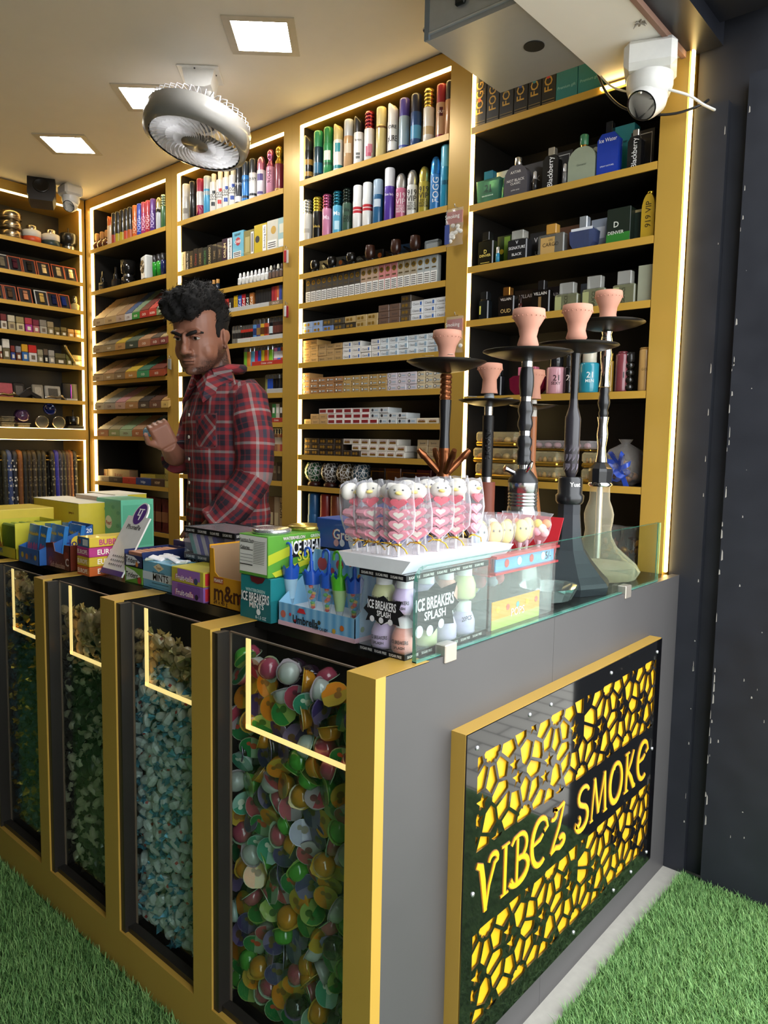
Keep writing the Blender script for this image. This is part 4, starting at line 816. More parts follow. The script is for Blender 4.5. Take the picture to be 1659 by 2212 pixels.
# keyrings and bags hanging on the columns
def hook(x,z): return MB().tube([(x,D,z),(x,D-.012,z),(x,D-.014,z+.006)],.0015,6)
def charm(x,z,c,words,n=2,ln=.03):
    t=thing('keyring',words,'keyring',(x,D-.004,z)); MB().tube([(0,.004,0),(0,-.008,0),(0,-.010,.006)],.0013,6).build('hook',SILV,t)
    MB().tube([(.006*math.sin(a),-.007,-.006+.006*math.cos(a)) for a in [i*.7 for i in range(10)]],.0009,5).build('ring',SILV,t)
    for i in range(n): MB().rbox(-.008+.009*i,.006+.009*i,-.012+.004*i,-.008+.004*i,-.014-ln-.004*i,-.012,.002).build('fob',mt(c[i%len(c)],.3,.2),t)
for (px,py),c,wd,n,ln in (((622,535),['B5303A','D8D2CC'],'red and steel bottle opener keyring on the column',2,.045),((622,655),['D8D5D0','A82A30'],'white and red keyring hanging on the column',2,.04),((370,655),['A8904A','8A7438'],'bronze tag keyring behind his quiff',3,.05),((370,770),['8A8A84','B5B0A0'],'pewter keyring on the corner column',2,.045)):
    p=at(px,py,'y',D); charm(p.x,p.z,c,wd,n,ln)

for (px,py,wd) in ((985,447,'clear bag of filters with red printed card on the column hook'),(985,680,'clear bag of filters with red card behind the pink bowl')):
    p=at(px,py,'y',D-.01); t=thing('filter_bag',wd,'bag',(p.x,D-.012,p.z)); 
    MB().tube([(0,.012,0),(0,-.004,0),(0,-.006,.008)],.0018,6).build('hook',SILV,t)
    w=.034; q=MB(); N=6
    V=[(-w+2*w*i/N+.002*math.sin(j*3+i),-.004-.010*math.sin(math.pi*i/N)*math.sin(math.pi*min(1,(j+.4)/7)),-.006-.115*j/7) for j in range(8) for i in range(N+1)]
    q.add(V,[(j*(N+1)+i,j*(N+1)+i+1,(j+1)*(N+1)+i+1,(j+1)*(N+1)+i) for j in range(7) for i in range(N)],0,True); q.build('film',film('E8E6E0',.22,.12),t)
    MB().box(-.03,.03,-.004,-.001,-.052,-.014).build('card',mt('A8322E',.4),t); MB().text('Smoking',.013,(0,-.0165,-.033),UX,UZ,0,wmax=.056).build('lettering',PAPER,t); MB().box(-.032,-.014,-.012,-.010,-.115,-.055).build('side_label',mt('3A4A8C',.4),t)
    g=MB()
    for k in range(16): g.ell((rnd.uniform(-.014,.028),-.008,rnd.uniform(-.108,-.058)),.009,.004,.007,6,4)
    g.build('filters',mt('E4E0D8',.6),t)
# ---------------------------------------------------------------- perfume bay
s4=3.072; X4=lambda zx,z,y=D+.02: xs(980+zx/s4,z,y)
z=2.141
for i,(a,b,dc) in enumerate([(140,220,'D0603A'),(224,306,'2A2A2A'),(310,402,'8A7A50'),(406,496,'2F4A8C'),(500,586,'3A8A8C'),(590,681,'C8403A')]):
    carton('perfume_box','black perfume carton with vertical gold lettering, '+['orange dot next to the lit column','plain letters','gold ornament','blue dot','teal dot','red dot by the teal cartons'][i],'box',X4(a,z),X4(b,z),D+.012,z,.172,.06,'1C1A18',[('r',.06,.94,.05,.06,'8A7440'),('t','FOGG',.026,.46,.5,'C79A3E',1),*([('d',.46,.47,.006,dc)] if i!=1 else []),('t','scent',.006,.8,.6,'8A7440',1),('r',.06,.94,.09,.1,'8A7440')],'black cartons on the perfume bay top shelf')
for a,b,wd in ((684,825,'teal gift carton beside the black perfume cartons'),(829,985,'teal gift carton nearest the beam')): carton('gift_carton',wd,'box',X4(a,z),X4(b,z),D+.012,z,.19,.08,'2F7F80',[('t','Premium gift',.008,.5,.2,'8FC4C0')],rough=.3)
GC={}
def perfume(zx0,zx1,z,h,col,cap,label,cy=D+.03,d=.026,glass=False,shape='rect',capw=.4,caph=.3,prints=(),capm=0.,ox=980,s=s4,collar=None,group=None,name='perfume_bottle'):
    a,b=xs(ox+zx0/s,z,cy),xs(ox+zx1/s,z,cy); w=b-a; t=thing(name,label,'perfume',((a+b)/2,cy-d/2,z),0,group); hb=h*(1-caph)
    m=mt(col,.06,trans=.75,coat=.5,noise=.03) if glass else mt(col,.2,coat=.5)
    q=MB()
    if shape=='rect': q.rbox(-w/2,w/2,0,d,0,hb,.003)
    elif shape=='arch':
        pl=[(-w/2+.002,0),(w/2-.002,0),(w/2,.004),(w/2,hb*.62)]+[(w/2*math.cos(x),hb*.62+hb*.38*math.sin(x)) for x in (.35,.7,1.05,1.3)]
        pl+=[(-x,y) for x,y in pl[::-1]]; q.prism(pl,0,d,'y')
    elif shape=='taper': q.prism([(-w*.42,0),(w*.42,0),(w/2,hb),(-w/2,hb)],0,d,'y')
    elif shape=='cup': q.prism([(-w*.3,0),(w*.3,0),(w*.46,hb*.3),(w*.5,hb*.85),(w*.38,hb),(-w*.38,hb),(-w*.5,hb*.85),(-w*.46,hb*.3)],0,d,'y')
    elif shape=='round': q.lathe([(.001,0),(w*.48,0),(w/2,.004),(w/2,hb-.004),(w*.46,hb),(.001,hb)],16,c=(0,d/2,0))
    elif shape=='slope': q.prism([(-w/2,0),(w/2,0),(w/2,hb*.86),(w*.3,hb),(-w*.3,hb),(-w/2,hb*.86)],0,d,'y')
    q.build('bottle',m,t)
    if collar: MB().lathe([(w*capw*.42,hb),(w*capw*.42,hb+.006)],12,c=(0,d/2,0)).build('collar',mt(collar,.2,.9),t)
    cm=mt(cap,.12,trans=.7,coat=.5) if cap=='E8E8E0' else mt(cap,.2,capm,coat=.4)
    zc=hb+(.005 if collar else 0); r=w*capw/2
    k=MB()
    if shape in('arch','round'): k.lathe([(r*.9,zc),(r,zc+.003),(r,h-.003),(r*.9,h),(.001,h)],14,c=(0,d/2,0))
    else: k.rbox(-r,r,d/2-min(r,d*.48),d/2+min(r,d*.48),zc,h,.0015)
    k.build('cap',cm,t)
    mats=[];p_=MB()
    def mi(c):
        mm=mt(c,.4,noise=0)
        if mm not in mats: mats.append(mm)
        return mats.index(mm)
    for p in prints:
        if p[0]=='t':
            v=len(p)>5 and p[5]
            if shape=='round': p_.textcyl(p[1],p[2],w/2+.0006,.5,h*p[3],mi(p[4]),.012,wmax=w*.8)
            else: p_.text(p[1],p[2],(0,-.0006,h*p[3]),UZ if v else UX,(-1,0,0) if v else UZ,mi(p[4]),bold=.008,wmax=w*.85 if not v else hb*.9)
        else: p_.quad((w*p[1],-.0004,h*p[3]),(w*p[2],-.0004,h*p[3]),(w*p[2],-.0004,h*p[4]),(w*p[1],-.0004,h*p[4]),mi(p[5]))
    if shape=='round': p_.v=[(x,y+d/2,zz) for x,y,zz in p_.v]
    if p_.v: p_.build('lettering',mats,t)
    return t
def bx4(a,b,z,h,col,label,prints=(),y=D+.07,d=.04,ox=980,s=s4,rough=.4,rz=0,metal=0): return carton('perfume_box',label,'box',xs(ox+a/s,z,y),xs(ox+b/s,z,y),y,z,h,d,col,prints,rough=rough,rz=rz,metal=metal)
def tester(zx,z,h,col,cap,label,ox=980,s=s4,r=.0065,y=D+.022):
    x=xs(ox+zx/s,z,y); t=thing('tester_vial',label,'perfume',(x,y,z)); MB().lathe([(.001,0),(r,0),(r,h*.6),(r*.6,h*.63)],10).build('vial',mt(col,.15,trans=.3),t); MB().lathe([(r*.8,h*.63),(r*.8,h*.95),(r*.5,h),(.001,h)],10).build('cap',mt(cap,.2,.6),t)
z=1.907
bx4(205,400,z,.108,'B9C4C4','silver and teal perfume carton behind the teal bottle',[('t','21',.03,.72,.68,'2F9AA8'),('r',.5,1,.0,.35,'4FA8B4')],rough=.25,metal=.4)
perfume(162,316,z,.098,'6FB5A2','1F6A80','teal gradient perfume bottle with blue cap',glass=True,shape='taper',capw=.38,caph=.26,prints=[('t','21',.02,.48,'122A30'),('t','CLUB',.009,.37,'122A30'),('t','EAU DE PARFUM',.004,.24,'E8F2F0')])
bx4(440,592,z,.108,'2B2A2E','charcoal perfume carton with slanted lettering',[('t','HLAK',.016,.5,.55,'A8A8AC')])
perfume(347,498,z,.118,'55535A','D8D4CC','smoky grey arched perfume bottle with silver cap',shape='arch',capw=.28,caph=.2,capm=.9,prints=[('t','AXTAR',.008,.62,'E4E2DE'),('t','NOT BLACK',.008,.42,'E4E2DE'),('t','CLASSIC',.007,.34,'E4E2DE'),('t','parfum spray',.004,.18,'E4E2DE')])
tester(537,z,.062,'3A3A3C','C8C8CA','small smoky tester vial beside the charcoal carton')
bx4(605,780,z,.118,'1A1A1C','black perfume carton with silver frame line',[('r',.1,.9,.9,.92,'B8B8B8'),('r',.88,.9,.1,.92,'B8B8B8')])
perfume(600,700,z,.118,'141416','C9C4BA','black slim perfume bottle with vertical script by the tester',shape='slope',capw=.42,caph=.2,capm=.8,prints=[('t','Blackberry',.017,.4,'F0F0F0',1)])
tester(735,z,.062,'8A8C8C','D0D0D2','clear tester vial beside the green frosted bottle')
bx4(800,955,z,.115,'20281F','dark green perfume carton with pale flower',[('d',.85,.85,.009,'B0B49A')])
perfume(768,946,z,.13,'9DA893','3E7A58','frosted green round shouldered bottle with green stopper',shape='arch',capw=.3,caph=.26,collar='B8863A',prints=[('t','Giovanni',.006,.36,'5A6456')])
bx4(1000,1185,z,.148,'2E8FA0','teal blue perfume carton behind the blue bottle',[('t','Water',.008,.6,.7,'123A58')],y=D+.075)
perfume(958,1098,z,.145,'1F3FB0','15181F','cobalt blue square perfume bottle with black cap',shape='slope',capw=.32,caph=.22,prints=[('t','Ice Water',.011,.66,'E8EEF8'),('t','SPRAY NATUREL',.004,.18,'D8E4F4')])
bx4(1165,1322,z,.118,'17171A','black perfume carton with silver frame line next to the end column',[('r',.1,.9,.9,.92,'B8B8B8'),('r',.88,.9,.1,.92,'B8B8B8')])
perfume(1160,1250,z,.105,'1A1A1D','C9C4BA','black slim perfume bottle with vertical script next to the end column',shape='slope',capw=.45,caph=.18,capm=.8,prints=[('t','Blackberry',.015,.4,'E8E8E8',1)])
z=1.718
bx4(285,440,z,.098,'1E3A1A','green and black perfume carton with gold badge',[('r',.3,.55,.2,.95,'7FA83A'),('d',.2,.5,.008,'C8B030')])
perfume(172,272,z,.104,'17170F','1A1A18','black slim perfume bottle with gold crest beside the lit column',shape='rect',capw=.45,caph=.26,prints=[('t','D',.012,.42,'D8C86A'),('t','DENVER',.008,.3,'D8C86A'),('r',-.3,.3,.08,.1,'B8A84A')])
tester(291,z,.052,'3AA0C8','D8D8D4','tiny blue and white tester vial')
bx4(500,640,z,.088,'1D1D20','black perfume carton with white emblem behind the black label bottle',[('t','V',.014,.3,.75,'D8D8D8'),('t','US',.012,.4,.3,'B8B8B8')])
perfume(372,500,z,.088,'232326','E8E8E0','black label perfume bottle with crystal cap',capw=.6,caph=.3,d=.034,prints=[('t','SIGNATURE',.009,.42,'EEEEEE'),('t','BLACK',.008,.2,'EEEEEE'),('t','V',.010,.6,'EEEEEE')])
bx4(690,832,z,.088,'5E3E2A','brown perfume carton behind the wooden capped bottle',[('t','GO',.018,.75,.4,'2A1A10')])
perfume(568,742,z,.088,'B8B6AC','C08F3F','clear square bottle with tan label and wooden cap',glass=True,capw=.38,caph=.32,prints=[('r',-.38,.16,.02,.58,'C6A05E'),('t','CARGO',.011,.34,'2A2014'),('t','CFS',.006,.48,'2A2014')])
bx4(905,1008,z,.092,'9AA4B4','pale grey blue perfume carton with white square',[('r',.35,.9,.4,.75,'DDE2EA')])
perfume(780,950,z,.092,'7484B8','B8C0C8','violet blue glass chalice perfume bottle with silver collar',glass=True,shape='cup',capw=.3,caph=.36,capm=.6,d=.035,prints=[('r',-.42,.42,.56,.64,'D8DCE2')])
bx4(1010,1166,z,.096,'18241A','black and green perfume carton with white wreath',[('r',0,1,0,.3,'2F7A2A'),('t','D',.016,.4,.55,'D8DCD0'),('t','DENVER',.009,.4,.32,'D8DCD0')],y=D+.02)
bx4(1168,1248,z,.09,'23382C','dark green perfume carton with cream rim',[('r',0,1,.92,1,'B8A878')],y=D+.05)
perfume(1250,1338,z,.125,'B8962A','D8B83A','glossy gold flat perfume flask next to the end column',shape='arch',capw=.5,caph=.06,capm=.9,prints=[('t','919 VIP',.016,.5,'4A3A10',1)])
z=1.551
perfume(178,240,z,.088,'12181C','16181A','black square perfume spray beside the lit column',capw=.7,caph=.3,prints=[('r',-.4,-.25,.2,.5,'B8BC60')])
bx4(400,560,z,.088,'1E1413','wide black perfume carton with spaced silver lettering',[('t','VILLAIN',.011,.5,.78,'D0C8C8')]); bx4(575,720,z,.086,'191315','second black carton with spaced silver lettering',[('t','VILLAIN',.011,.5,.72,'B8B0B0')])
perfume(305,410,z,.092,'1B1512','C0803A','dark amber bottle with copper cap and gold lettering',capw=.42,caph=.28,capm=.8,prints=[('t','VILLAIN',.008,.6,'E0D8D0'),('t','OUD',.012,.22,'C8A868')])
tester(440,z,.06,'4A1E1A','2A1A18','dark red tester vial between the dark bottles')
perfume(525,645,z,.098,'16120F','1C1A1A','black bottle with smoky gold swirl below a tall black cap',capw=.36,caph=.3,prints=[('t','VILLAIN',.009,.6,'E0D8D0'),('r',-.1,.06,.1,.5,'8A6A40')])
for i,(a,b,hh) in enumerate(((680,832,.08),(862,1012,.088),(1062,1210,.09))):
    perfume(a,b,z,hh,'C9CBA0','E8E8E0','straw coloured glass perfume bottle with faceted crystal cap'+[' beside the black swirl bottle',' in the middle of three',' by the pale green carton'][i],glass=True,capw=.62,caph=.4,prints=[('r',-.48,-.2,.02,.52,'A8AC78'),('t','GUCCI',.010,.26,'3A3A28',1)],name='perfume_bottle')
bx4(835,900,z,.082,'4A5058','grey carton between the straw coloured bottles',()); bx4(1215,1326,z,.098,'9FA28C','pale sage carton next to the end column',(),y=D+.02)
s5=2.765; z=1.311; P5=dict(ox=860,s=s5)
perfume(575,625,z,.09,'141318','1A1A1C','narrow black perfume bottle behind the hookah bowl',capw=.6,caph=.3,**P5)
t=perfume(672,880,z,.085,'C0305A','D87A92','pink red swirled glass perfume bottle behind the black hookah',glass=True,shape='cup',capw=.5,caph=.3,**P5)
for a,b,c,cp,tx,tc,wd in ((888,990,'C6919A','1A1A1C','21 SEXY','3A2028','rose pink cylinder perfume with number print'),(992,1042,'191819','2A2A2C','21','D8C8C0','black cylinder perfume with pale number'),(1083,1190,'2F93A8','D8D0BC','21 MEN','E8F2F2','turquoise cylinder perfume with number print'),(1294,1372,'7A3A40','6A3036','1','1A1012','maroon cylinder perfume with big numeral')):
    u=tx.split(); perfume(a,b,z,.122 if 'turq' in wd else .112,c,cp,wd,shape='round',capw=.72,caph=.3 if 'mar' not in wd else .06,prints=[('t',u[0],.017,.42,tc)]+([('t',u[1],.009,.28,tc)] if len(u)>1 else []),d=.034,**P5)
perfume(1245,1282,z,.11,'B08A30','C8A040','slender gold perfume beside the maroon cylinder',shape='round',capw=.7,caph=.2,capm=.8,d=.02,**P5)
perfume(1432,1508,z,.118,'C9A060','C9A060','tan gold perfume cylinder next to the end column',shape='round',capw=.98,caph=.04,d=.034,prints=[('t','GOLD',.007,.5,'8A6A30')],**P5)
x=xs(860+1378/s5,z,D+.03); t=thing('perfume_bottle','black twisted perfume bottle beside the tan cylinder','perfume',(x,D+.03,z)); q=MB()
for k in range(4): q.ell((0,0,.012+.02*k),.014,.014,.012,10,6)
q.kind=None; q.build('bottle',mt('1A1816',.12,coat=.6),t); MB().lathe([(.011,.082),(.013,.088),(.012,.108),(.001,.11)],10).build('cap',mt('201E1D',.2),t)
# clear gold sweet boxes and gifts, lower shelves
z=1.05
def sweet_box(zx0,zx1,z0,h,label):
    a,b=xs(860+zx0/s5,z,D+.015),xs(860+zx1/s5,z,D+.015); w=b-a; t=thing('sweet_box',label,'sweet box',((a+b)/2,D+.015,z0)); 
    MB().rbox(-w/2,w/2,0,.09,0,h*.3,.004).build('base',mt('C49A3E',.2,.8),t); MB().rbox(-w/2,w/2,0,.09,h*.3,h,.006).build('lid',film('E8D8A8',.25,.1),t)
    for i in range(5): MB().ell((-w/2+w*(i+.5)/5,.03,h*.42),w*.085,w*.085,h*.24,8,5).build('sweet',mt(['8A5A2A','C89A4A','6A4428','D8B878','7A4A2A'][i],.35,.2),t)
for i,(a,b,n,h) in enumerate(((455,695,0,.05),(440,690,1,.046),(455,690,2,.045))): sweet_box(a,b,z+.052*i,h,'clear lidded gold sweet box, '+['bottom of the stack of three','middle of the stack of three','top of the stack of three'][i])
for i,(a,b,k) in enumerate(((800,945,0),(800,945,1),(1085,1185,0),(1085,1185,1))): sweet_box(a,b,z+.047*k,.044,['low gold sweet box behind the carved hookah, lower','low gold sweet box behind the carved hookah, upper','gold sweet box beside the blue bow, lower','gold sweet box beside the blue bow, upper'][i])
t=thing('gold_tray','shiny gold tray of sweets topping the sweet boxes','tray',(xs(860+945/s5,z,D+.02),D+.02,z+.0945)); MB().rbox(-.105,.105,0,.07,0,.006,.002).build('tray',mt('C8A040',.15,.95),t); MB().rbox(-.1,.1,.002,.066,.006,.03,.005).build('lid',film('E8E0E0',.2,.1),t)
for i in range(6): MB().ell((-.08+.032*i,.03,.015),.012,.012,.009,8,5).build('sweet',mt('B58A90',.4),t)
t=thing('ribbon_gift','clear wrapped sweet hamper tied with a blue gold edged bow','gift',(xs(860+1352/s5,z+.04,D+.07),D+.07,z)); 
MB().lathe([(.03,0),(.062,.02),(.066,.06),(.045,.1),(.012,.118),(.02,.13)],12).build('wrap',film('E0D8D0',.16,.1),t)
for k in range(12): MB().ell((rnd.uniform(-.035,.035),rnd.uniform(-.02,.02),rnd.uniform(.015,.06)),.014,.012,.011,8,5).build('sweet',mt(rnd.choice(['8A4A24','B5702E','5A3420','C89040']),.3,.4),t)
for k in range(7):
    a=k*.9; q=MB(); L=.045
    V=[];n=8
    for i in range(n+1):
        u=i/n*math.pi*1.8; rr_=L*math.sin(u*.55); x,zz=rr_*math.cos(a+u*.12),rr_*math.sin(a+u*.12); yy=-.055-.022*math.sin(u); V+=[(x,yy-.0,zz+.055),(x+.014*math.sin(a),yy-.006,zz+.055-.014*math.cos(a))]
    q.add(V,[(2*i,2*i+1,2*i+3,2*i+2) for i in range(n)],0,True); q.build('bow_loop',mt('2A48A8',.35,coat=.3),t)
for sx in (-1,1): MB().prism([(sx*.004,.05),(sx*.016,.05),(sx*.04,-.0),(sx*.024,.0)],-.06,-.058,'y').build('bow_tail',mt('2A48A8',.35,coat=.3),t)
# foil sweets bags on the lowest shelf
for i,(zx,c) in enumerate(((1265,'9A5A2A'),(1388,'7A4424'))):
    z=.72; x=xs(860+zx/s5,.85,D+.06); t=thing('sweets_bag',['open bag of copper foil sweets behind the clear hookah','bag of brown foil sweets against the end column'][i],'bag',(x,D+.07,z)); MB().lathe([(.032,0),(.044,.03),(.044,.13),(.032,.19),(.036,.21)],12).build('bag',film('E8E0D8',.12,.1),t)
    for k in range(22): 
        o=MB().ell((0,0,0),.016,.010,.010,7,5); o.prism([(.012,0),(.026,.009),(.026,-.009)],-.001,.001,'y').prism([(-.012,0),(-.026,.009),(-.026,-.009)],-.001,.001,'y')
        ob=o.build('sweet',mt(rnd.choice([c,'B5722E','8A4A22','C89038']),.25,.6),t,(rnd.uniform(-.024,.024),rnd.uniform(-.024,.02),rnd.uniform(.03,.17))); ob.rotation_euler=(rnd.uniform(0,3),rnd.uniform(0,3),rnd.uniform(0,3))
# ---------------------------------------------------------------- corner bay
s51=4.1475; X1=lambda zx,z,y=D+.012: xs(zx/s51,z,y)
z=1.925
for zx,wd,h in ((925,'black vape stand with slim mouthpiece',.10),(1040,'black vape device with glass tank',.105)):
    y=D+.03; x=X1(zx,z,y); t=thing('vape_device',wd+' in the dark corner shelf','vape',(x,y,z)); MB().rbox(-.026,.026,-.012,.012,0,.045,.003).build('body',mt('141312',.25,coat=.4),t); MB().lathe([(.010,.045),(.011,.05),(.011,.07),(.007,.074),(.006,h),(.001,h)],12).build('tank',mt('2A2826',.12,.5),t); MB().rbox(-.018,.018,-.0135,-.012,.012,.034,.0006).build('screen',mt('262A2C',.1),t)
t=thing('hand_grinder','dark glass grinder jar behind the white mini fan box','grinder',(X1(1150,z,D+.06),D+.06,z)); MB().lathe([(.03,0),(.034,.006),(.034,.045),(.024,.05),(.024,.062),(.034,.066),(.038,.13),(.001,.131)],14).build('jar',mt('1C1A18',.12,coat=.5),t); MB().lathe([(.025,.05),(.0255,.056),(.025,.062)],14).build('ring',SILV,t)
t=thing('mini_fan','white square mini fan with round silver grille','fan',(X1(1280,z,D+.012),D+.012,z),-.25); MB().rbox(-.036,.036,0,.05,0,.118,.008).build('case',mt('D8D8D2',.35),t)
g=MB()
for r in (.029,.022,.015,.008): g.tube([(r*math.cos(a),-.002,.065+r*math.sin(a)) for a in [i*math.pi/10 for i in range(21)]],.0016,6)
for k in range(6): a=k*1.047; g.tube([(.004*math.cos(a),-.002,.065+.004*math.sin(a)),(.029*math.cos(a),-.002,.065+.029*math.sin(a))],.0012,5)
g.build('grille',mt('A89A86',.2,.8),t); MB().disc((.022,-.0008,.022),.004,UX,UZ,10).build('button',mt('C06A60',.4),t)
for i,(zx,c,wd) in enumerate(((1393,'2FA838','green'),(1432,'3FB83F','bright green'),(1467,'2A3468','navy'))): 
    y=D+.025; x=X1(zx,z,y); t=thing('shaker_bottle',wd+' translucent bottle with black cap beside the mini fan','bottle',(x,y,z)); MB().lathe([(.001,0),(.013,0),(.015,.07),(.012,.075)],12).build('bottle',mt(c,.15,trans=.3,coat=.4),t); MB().lathe([(.013,.074),(.014,.105),(.001,.108)],12).build('cap',DK,t)
# sloping racks of rolling papers
def paper_rack(z,items,where,ox=0,oy=380,s=s51,rise=.098,run=.14,fh=.03):
    for x0,x1,c,fc,wd,tx in items:
        a,b=xs(ox+x0/s,z,D-.012),xs(ox+x1/s,z,D-.012); w=b-a
        t=thing('rolling_paper_box',wd+' '+where,'paper box',((a+b)/2,D-.012,z),0)
        MB().prism([(0,0),(run,rise),(run,rise+.012),(.0,fh)],-w/2+.0008,w/2-.0008,'x').build('tray',mt(fc,.5),t)
        n=7; Lr=run-.01
        for k in range(n):   # leaning booklets, each proud of the one before it
            y0=.002+Lr*k/n; z0=fh+.0025+(rise+.012-fh)*k/n+.004; dy=Lr/n
            MB().prism([(y0,z0-.004),(y0+dy*1.15,z0+(rise+.012-fh)/n*1.15-.004),(y0+dy*1.1,z0+(rise+.012-fh)/n*1.1+.004),(y0,z0+.0005)],-w/2+.003,w/2-.003,'x').build('booklet',mt(c,.5,noise=.12),t)
        q=MB().quad((-w*.42,-.0006,fh*.15),(w*.42,-.0006,fh*.15),(w*.42,-.0006,fh*.85),(-w*.42,-.0006,fh*.85),0); q.text(tx,.011,(0,-.001,fh*.5),UX,UZ,1,bold=.015,wmax=w*.75); q.build('label_print',[mt(fc,.5),mt('F0E6D0' if sum(lin(fc))<.8 else '5A2A1A',.5)],t)
KR='B08F66'
paper_rack(1.74,[(832,935,KR,'C2A880','kraft booklets','RAW'),(938,1038,'B5986E','BFA070','tan booklets','RAW'),(1040,1115,'9A7A58','B59A80','brown kraft booklets','Ole'),(1118,1180,'4A5A78','C8C0B8','blue booklets','JOB'),(1182,1250,'7A8A6A','3F8A3A','sage booklets in green tray','OCB'),(1252,1330,'6A3A30','A8342A','maroon booklets in red tray','OCB'),(1332,1400,'B5453C','B83A2E','red booklets','HORN'),(1402,1485,'9A9C94','8A9A6A','grey booklets','HEMP')],'on the highest sloping rack',rise=.135)
paper_rack(1.602,[(832,925,'8A7A62','A8906A','umber booklets','RAW'),(928,1030,'7A6E58','9A845E','grey brown booklets','RAW'),(1032,1120,'C0A03A','B88A50','yellow booklets','RAW'),(1122,1235,'5A6450','3A4438','green grey booklets in dark tray','Hem'),(1237,1345,'A8805A','A06A48','copper booklets','OCB'),(1347,1430,'5A4E40','8A4A3A','dark umber booklets','OCB'),(1432,1490,'B0986A','7A3A34','straw booklets','OCB')],'on the second sloping rack',oy=680)
paper_rack(1.455,[(832,925,'7A6448','B59A74','brown striped booklets','RAW'),(928,1020,'A07A5A','A88A60','rust edged booklets','RAW'),(1022,1118,'6E5A42','8A7050','dark striped booklets','RAW'),(1120,1225,'C0A038','B5803E','golden booklets','Smok'),(1227,1335,'3E6A52','3F8A58','deep green booklets','OCB'),(1337,1470,'6A3428','A0482C','red brown booklets','OCB')],'on the middle sloping rack',oy=680)
paper_rack(1.305,[(850,930,'B5A480','C0B498','pale booklets with orange edge','HEMP'),(932,1030,'8A8A82','A89A88','silver grey booklets','ELEM'),(1032,1120,'B5807E','C09A88','dusty pink booklets','Pink'),(1122,1235,'A88A58','A8784A','tan block booklets','RAW'),(1237,1335,'3A3430','4A3A30','black and grey booklets','GIZEH'),(1337,1440,'5A3A2C','6A4434','dark chocolate booklets','OCB'),(1442,1510,'B58A50','D8B468','booklets with yellow price card','1/4')],'on the fourth sloping rack',oy=680)
paper_rack(1.167,[(872,970,'A89A80','9A5A3A','white topped booklets in orange tray','RAW'),(973,1070,'9A9070','7A8A58','olive striped booklets','KINGS'),(1072,1180,'8AA078','9AB08A','light green booklets','GREEN'),(1182,1280,'A88260','A8603A','orange printed booklets','FILT'),(1282,1345,'8AA0A8','5A8AA8','blue grey booklets','BLUE')],'on the lowest sloping rack',oy=680,rise=.085,run=.12)
z=.925
def cbox(a,b,h,c,wd,tx,tc,y=D+.012,zz=z,d=.05): carton('paper_carton',wd,'box',X1(a,zz,y),X1(b,zz,y),y,zz,h,d,c,[('t',tx,h*.38,.5,.5,tc)])
cbox(875,965,.062,'B59A72','kraft paper carton with red lettering, narrow','RAW','8A2A20',D+.05); cbox(967,1160,.066,'AA8E66','wide kraft paper carton with red lettering','RAW','8A2A20',D+.05)
cbox(868,975,.028,'8A7A68','open grey tray before the kraft cartons','raw','4A3A2A'); cbox(978,1095,.03,'2A2422','black paper tray on the low shelf','OCB','8A8078'); cbox(1097,1215,.032,'B5342A','red paper tray with black seal','O','1A1210'); cbox(1217,1350,.034,'24407A','navy paper tray with white script','Indigo','E0E4EA'); cbox(1352,1470,.036,'4A342A','brown printed paper tray','HEMP','C8A880')
cbox(1258,1390,.052,'C0AE3A','yellow paper carton behind the navy tray','hemp','7A8A2A',D+.055); cbox(1392,1475,.055,'8A8430','olive yellow paper carton by the column','eco','4A5020',D+.055); cbox(1476,1528,.1,'B8A85A','tall cream carton with window against the column','SLIM','5A4A20',D+.012)
z=.70
for i,(zx,c) in enumerate(((1300,'A83A5A'),(1360,'7A2A2A'),(1420,'5A2420'),(1478,'6A302A'))): 
    y=D+.02; x=X1(zx,z+.1,y); t=thing('charcoal_bag',['pink','dark red','wine','brown red'][i]+' glossy foil bag on the bottom corner shelf','bag',(x,y,z)); MB().prism([(-.028,0),(.028,0),(.034,.02),(.034,.12),(.027,.165),(-.027,.165),(-.034,.12),(-.034,.02)],0,.04,'y').build('bag',mt(c,.25,.2,noise=.4,scale=60,bump=.6),t); MB().box(-.026,.026,-.001,0,.05,.1).build('label_panel',mt('8A5A3A',.4),t)

# ---------------------------------------------------------------- side wall shelving (things face +x)
def ysL(px,z,x):
    a=_r2-_f*((px-829.5)/FPX); return CAM.y-(a.x*(x-CAM.x)+a.z*(z-CAM.z))/a.y
YL=lambda zx,z,x=LX-.03: ysL(zx/s51,z,x)
def sthing(name,label,cat,zx,z,dx=.03,group=None): return thing(name,label,cat,(LX-dx,YL(zx,z,LX-dx),z),R_(90),group)   # local -y faces +x
z=2.135
for k in range(3):
    t=thing('steel_ashtray','brushed steel domed ashtray, '+['bottom','middle','top'][k]+' of the stack of three','ashtray',(LX-.06,YL(95,z,LX-.06),z+.045*k),0)
    MB().lathe([(.045,0),(.052,.006),(.052,.03),(.046,.042),(.03 if k<2 else .036,.045),(.001,.046 if k<2 else .058)],18).build('bowl',mt('A8977A',.25,.95),t); MB().lathe([(.0522,.004),(.054,.008),(.0522,.012)],18).build('rim',mt('8A7A60',.3,.9),t)
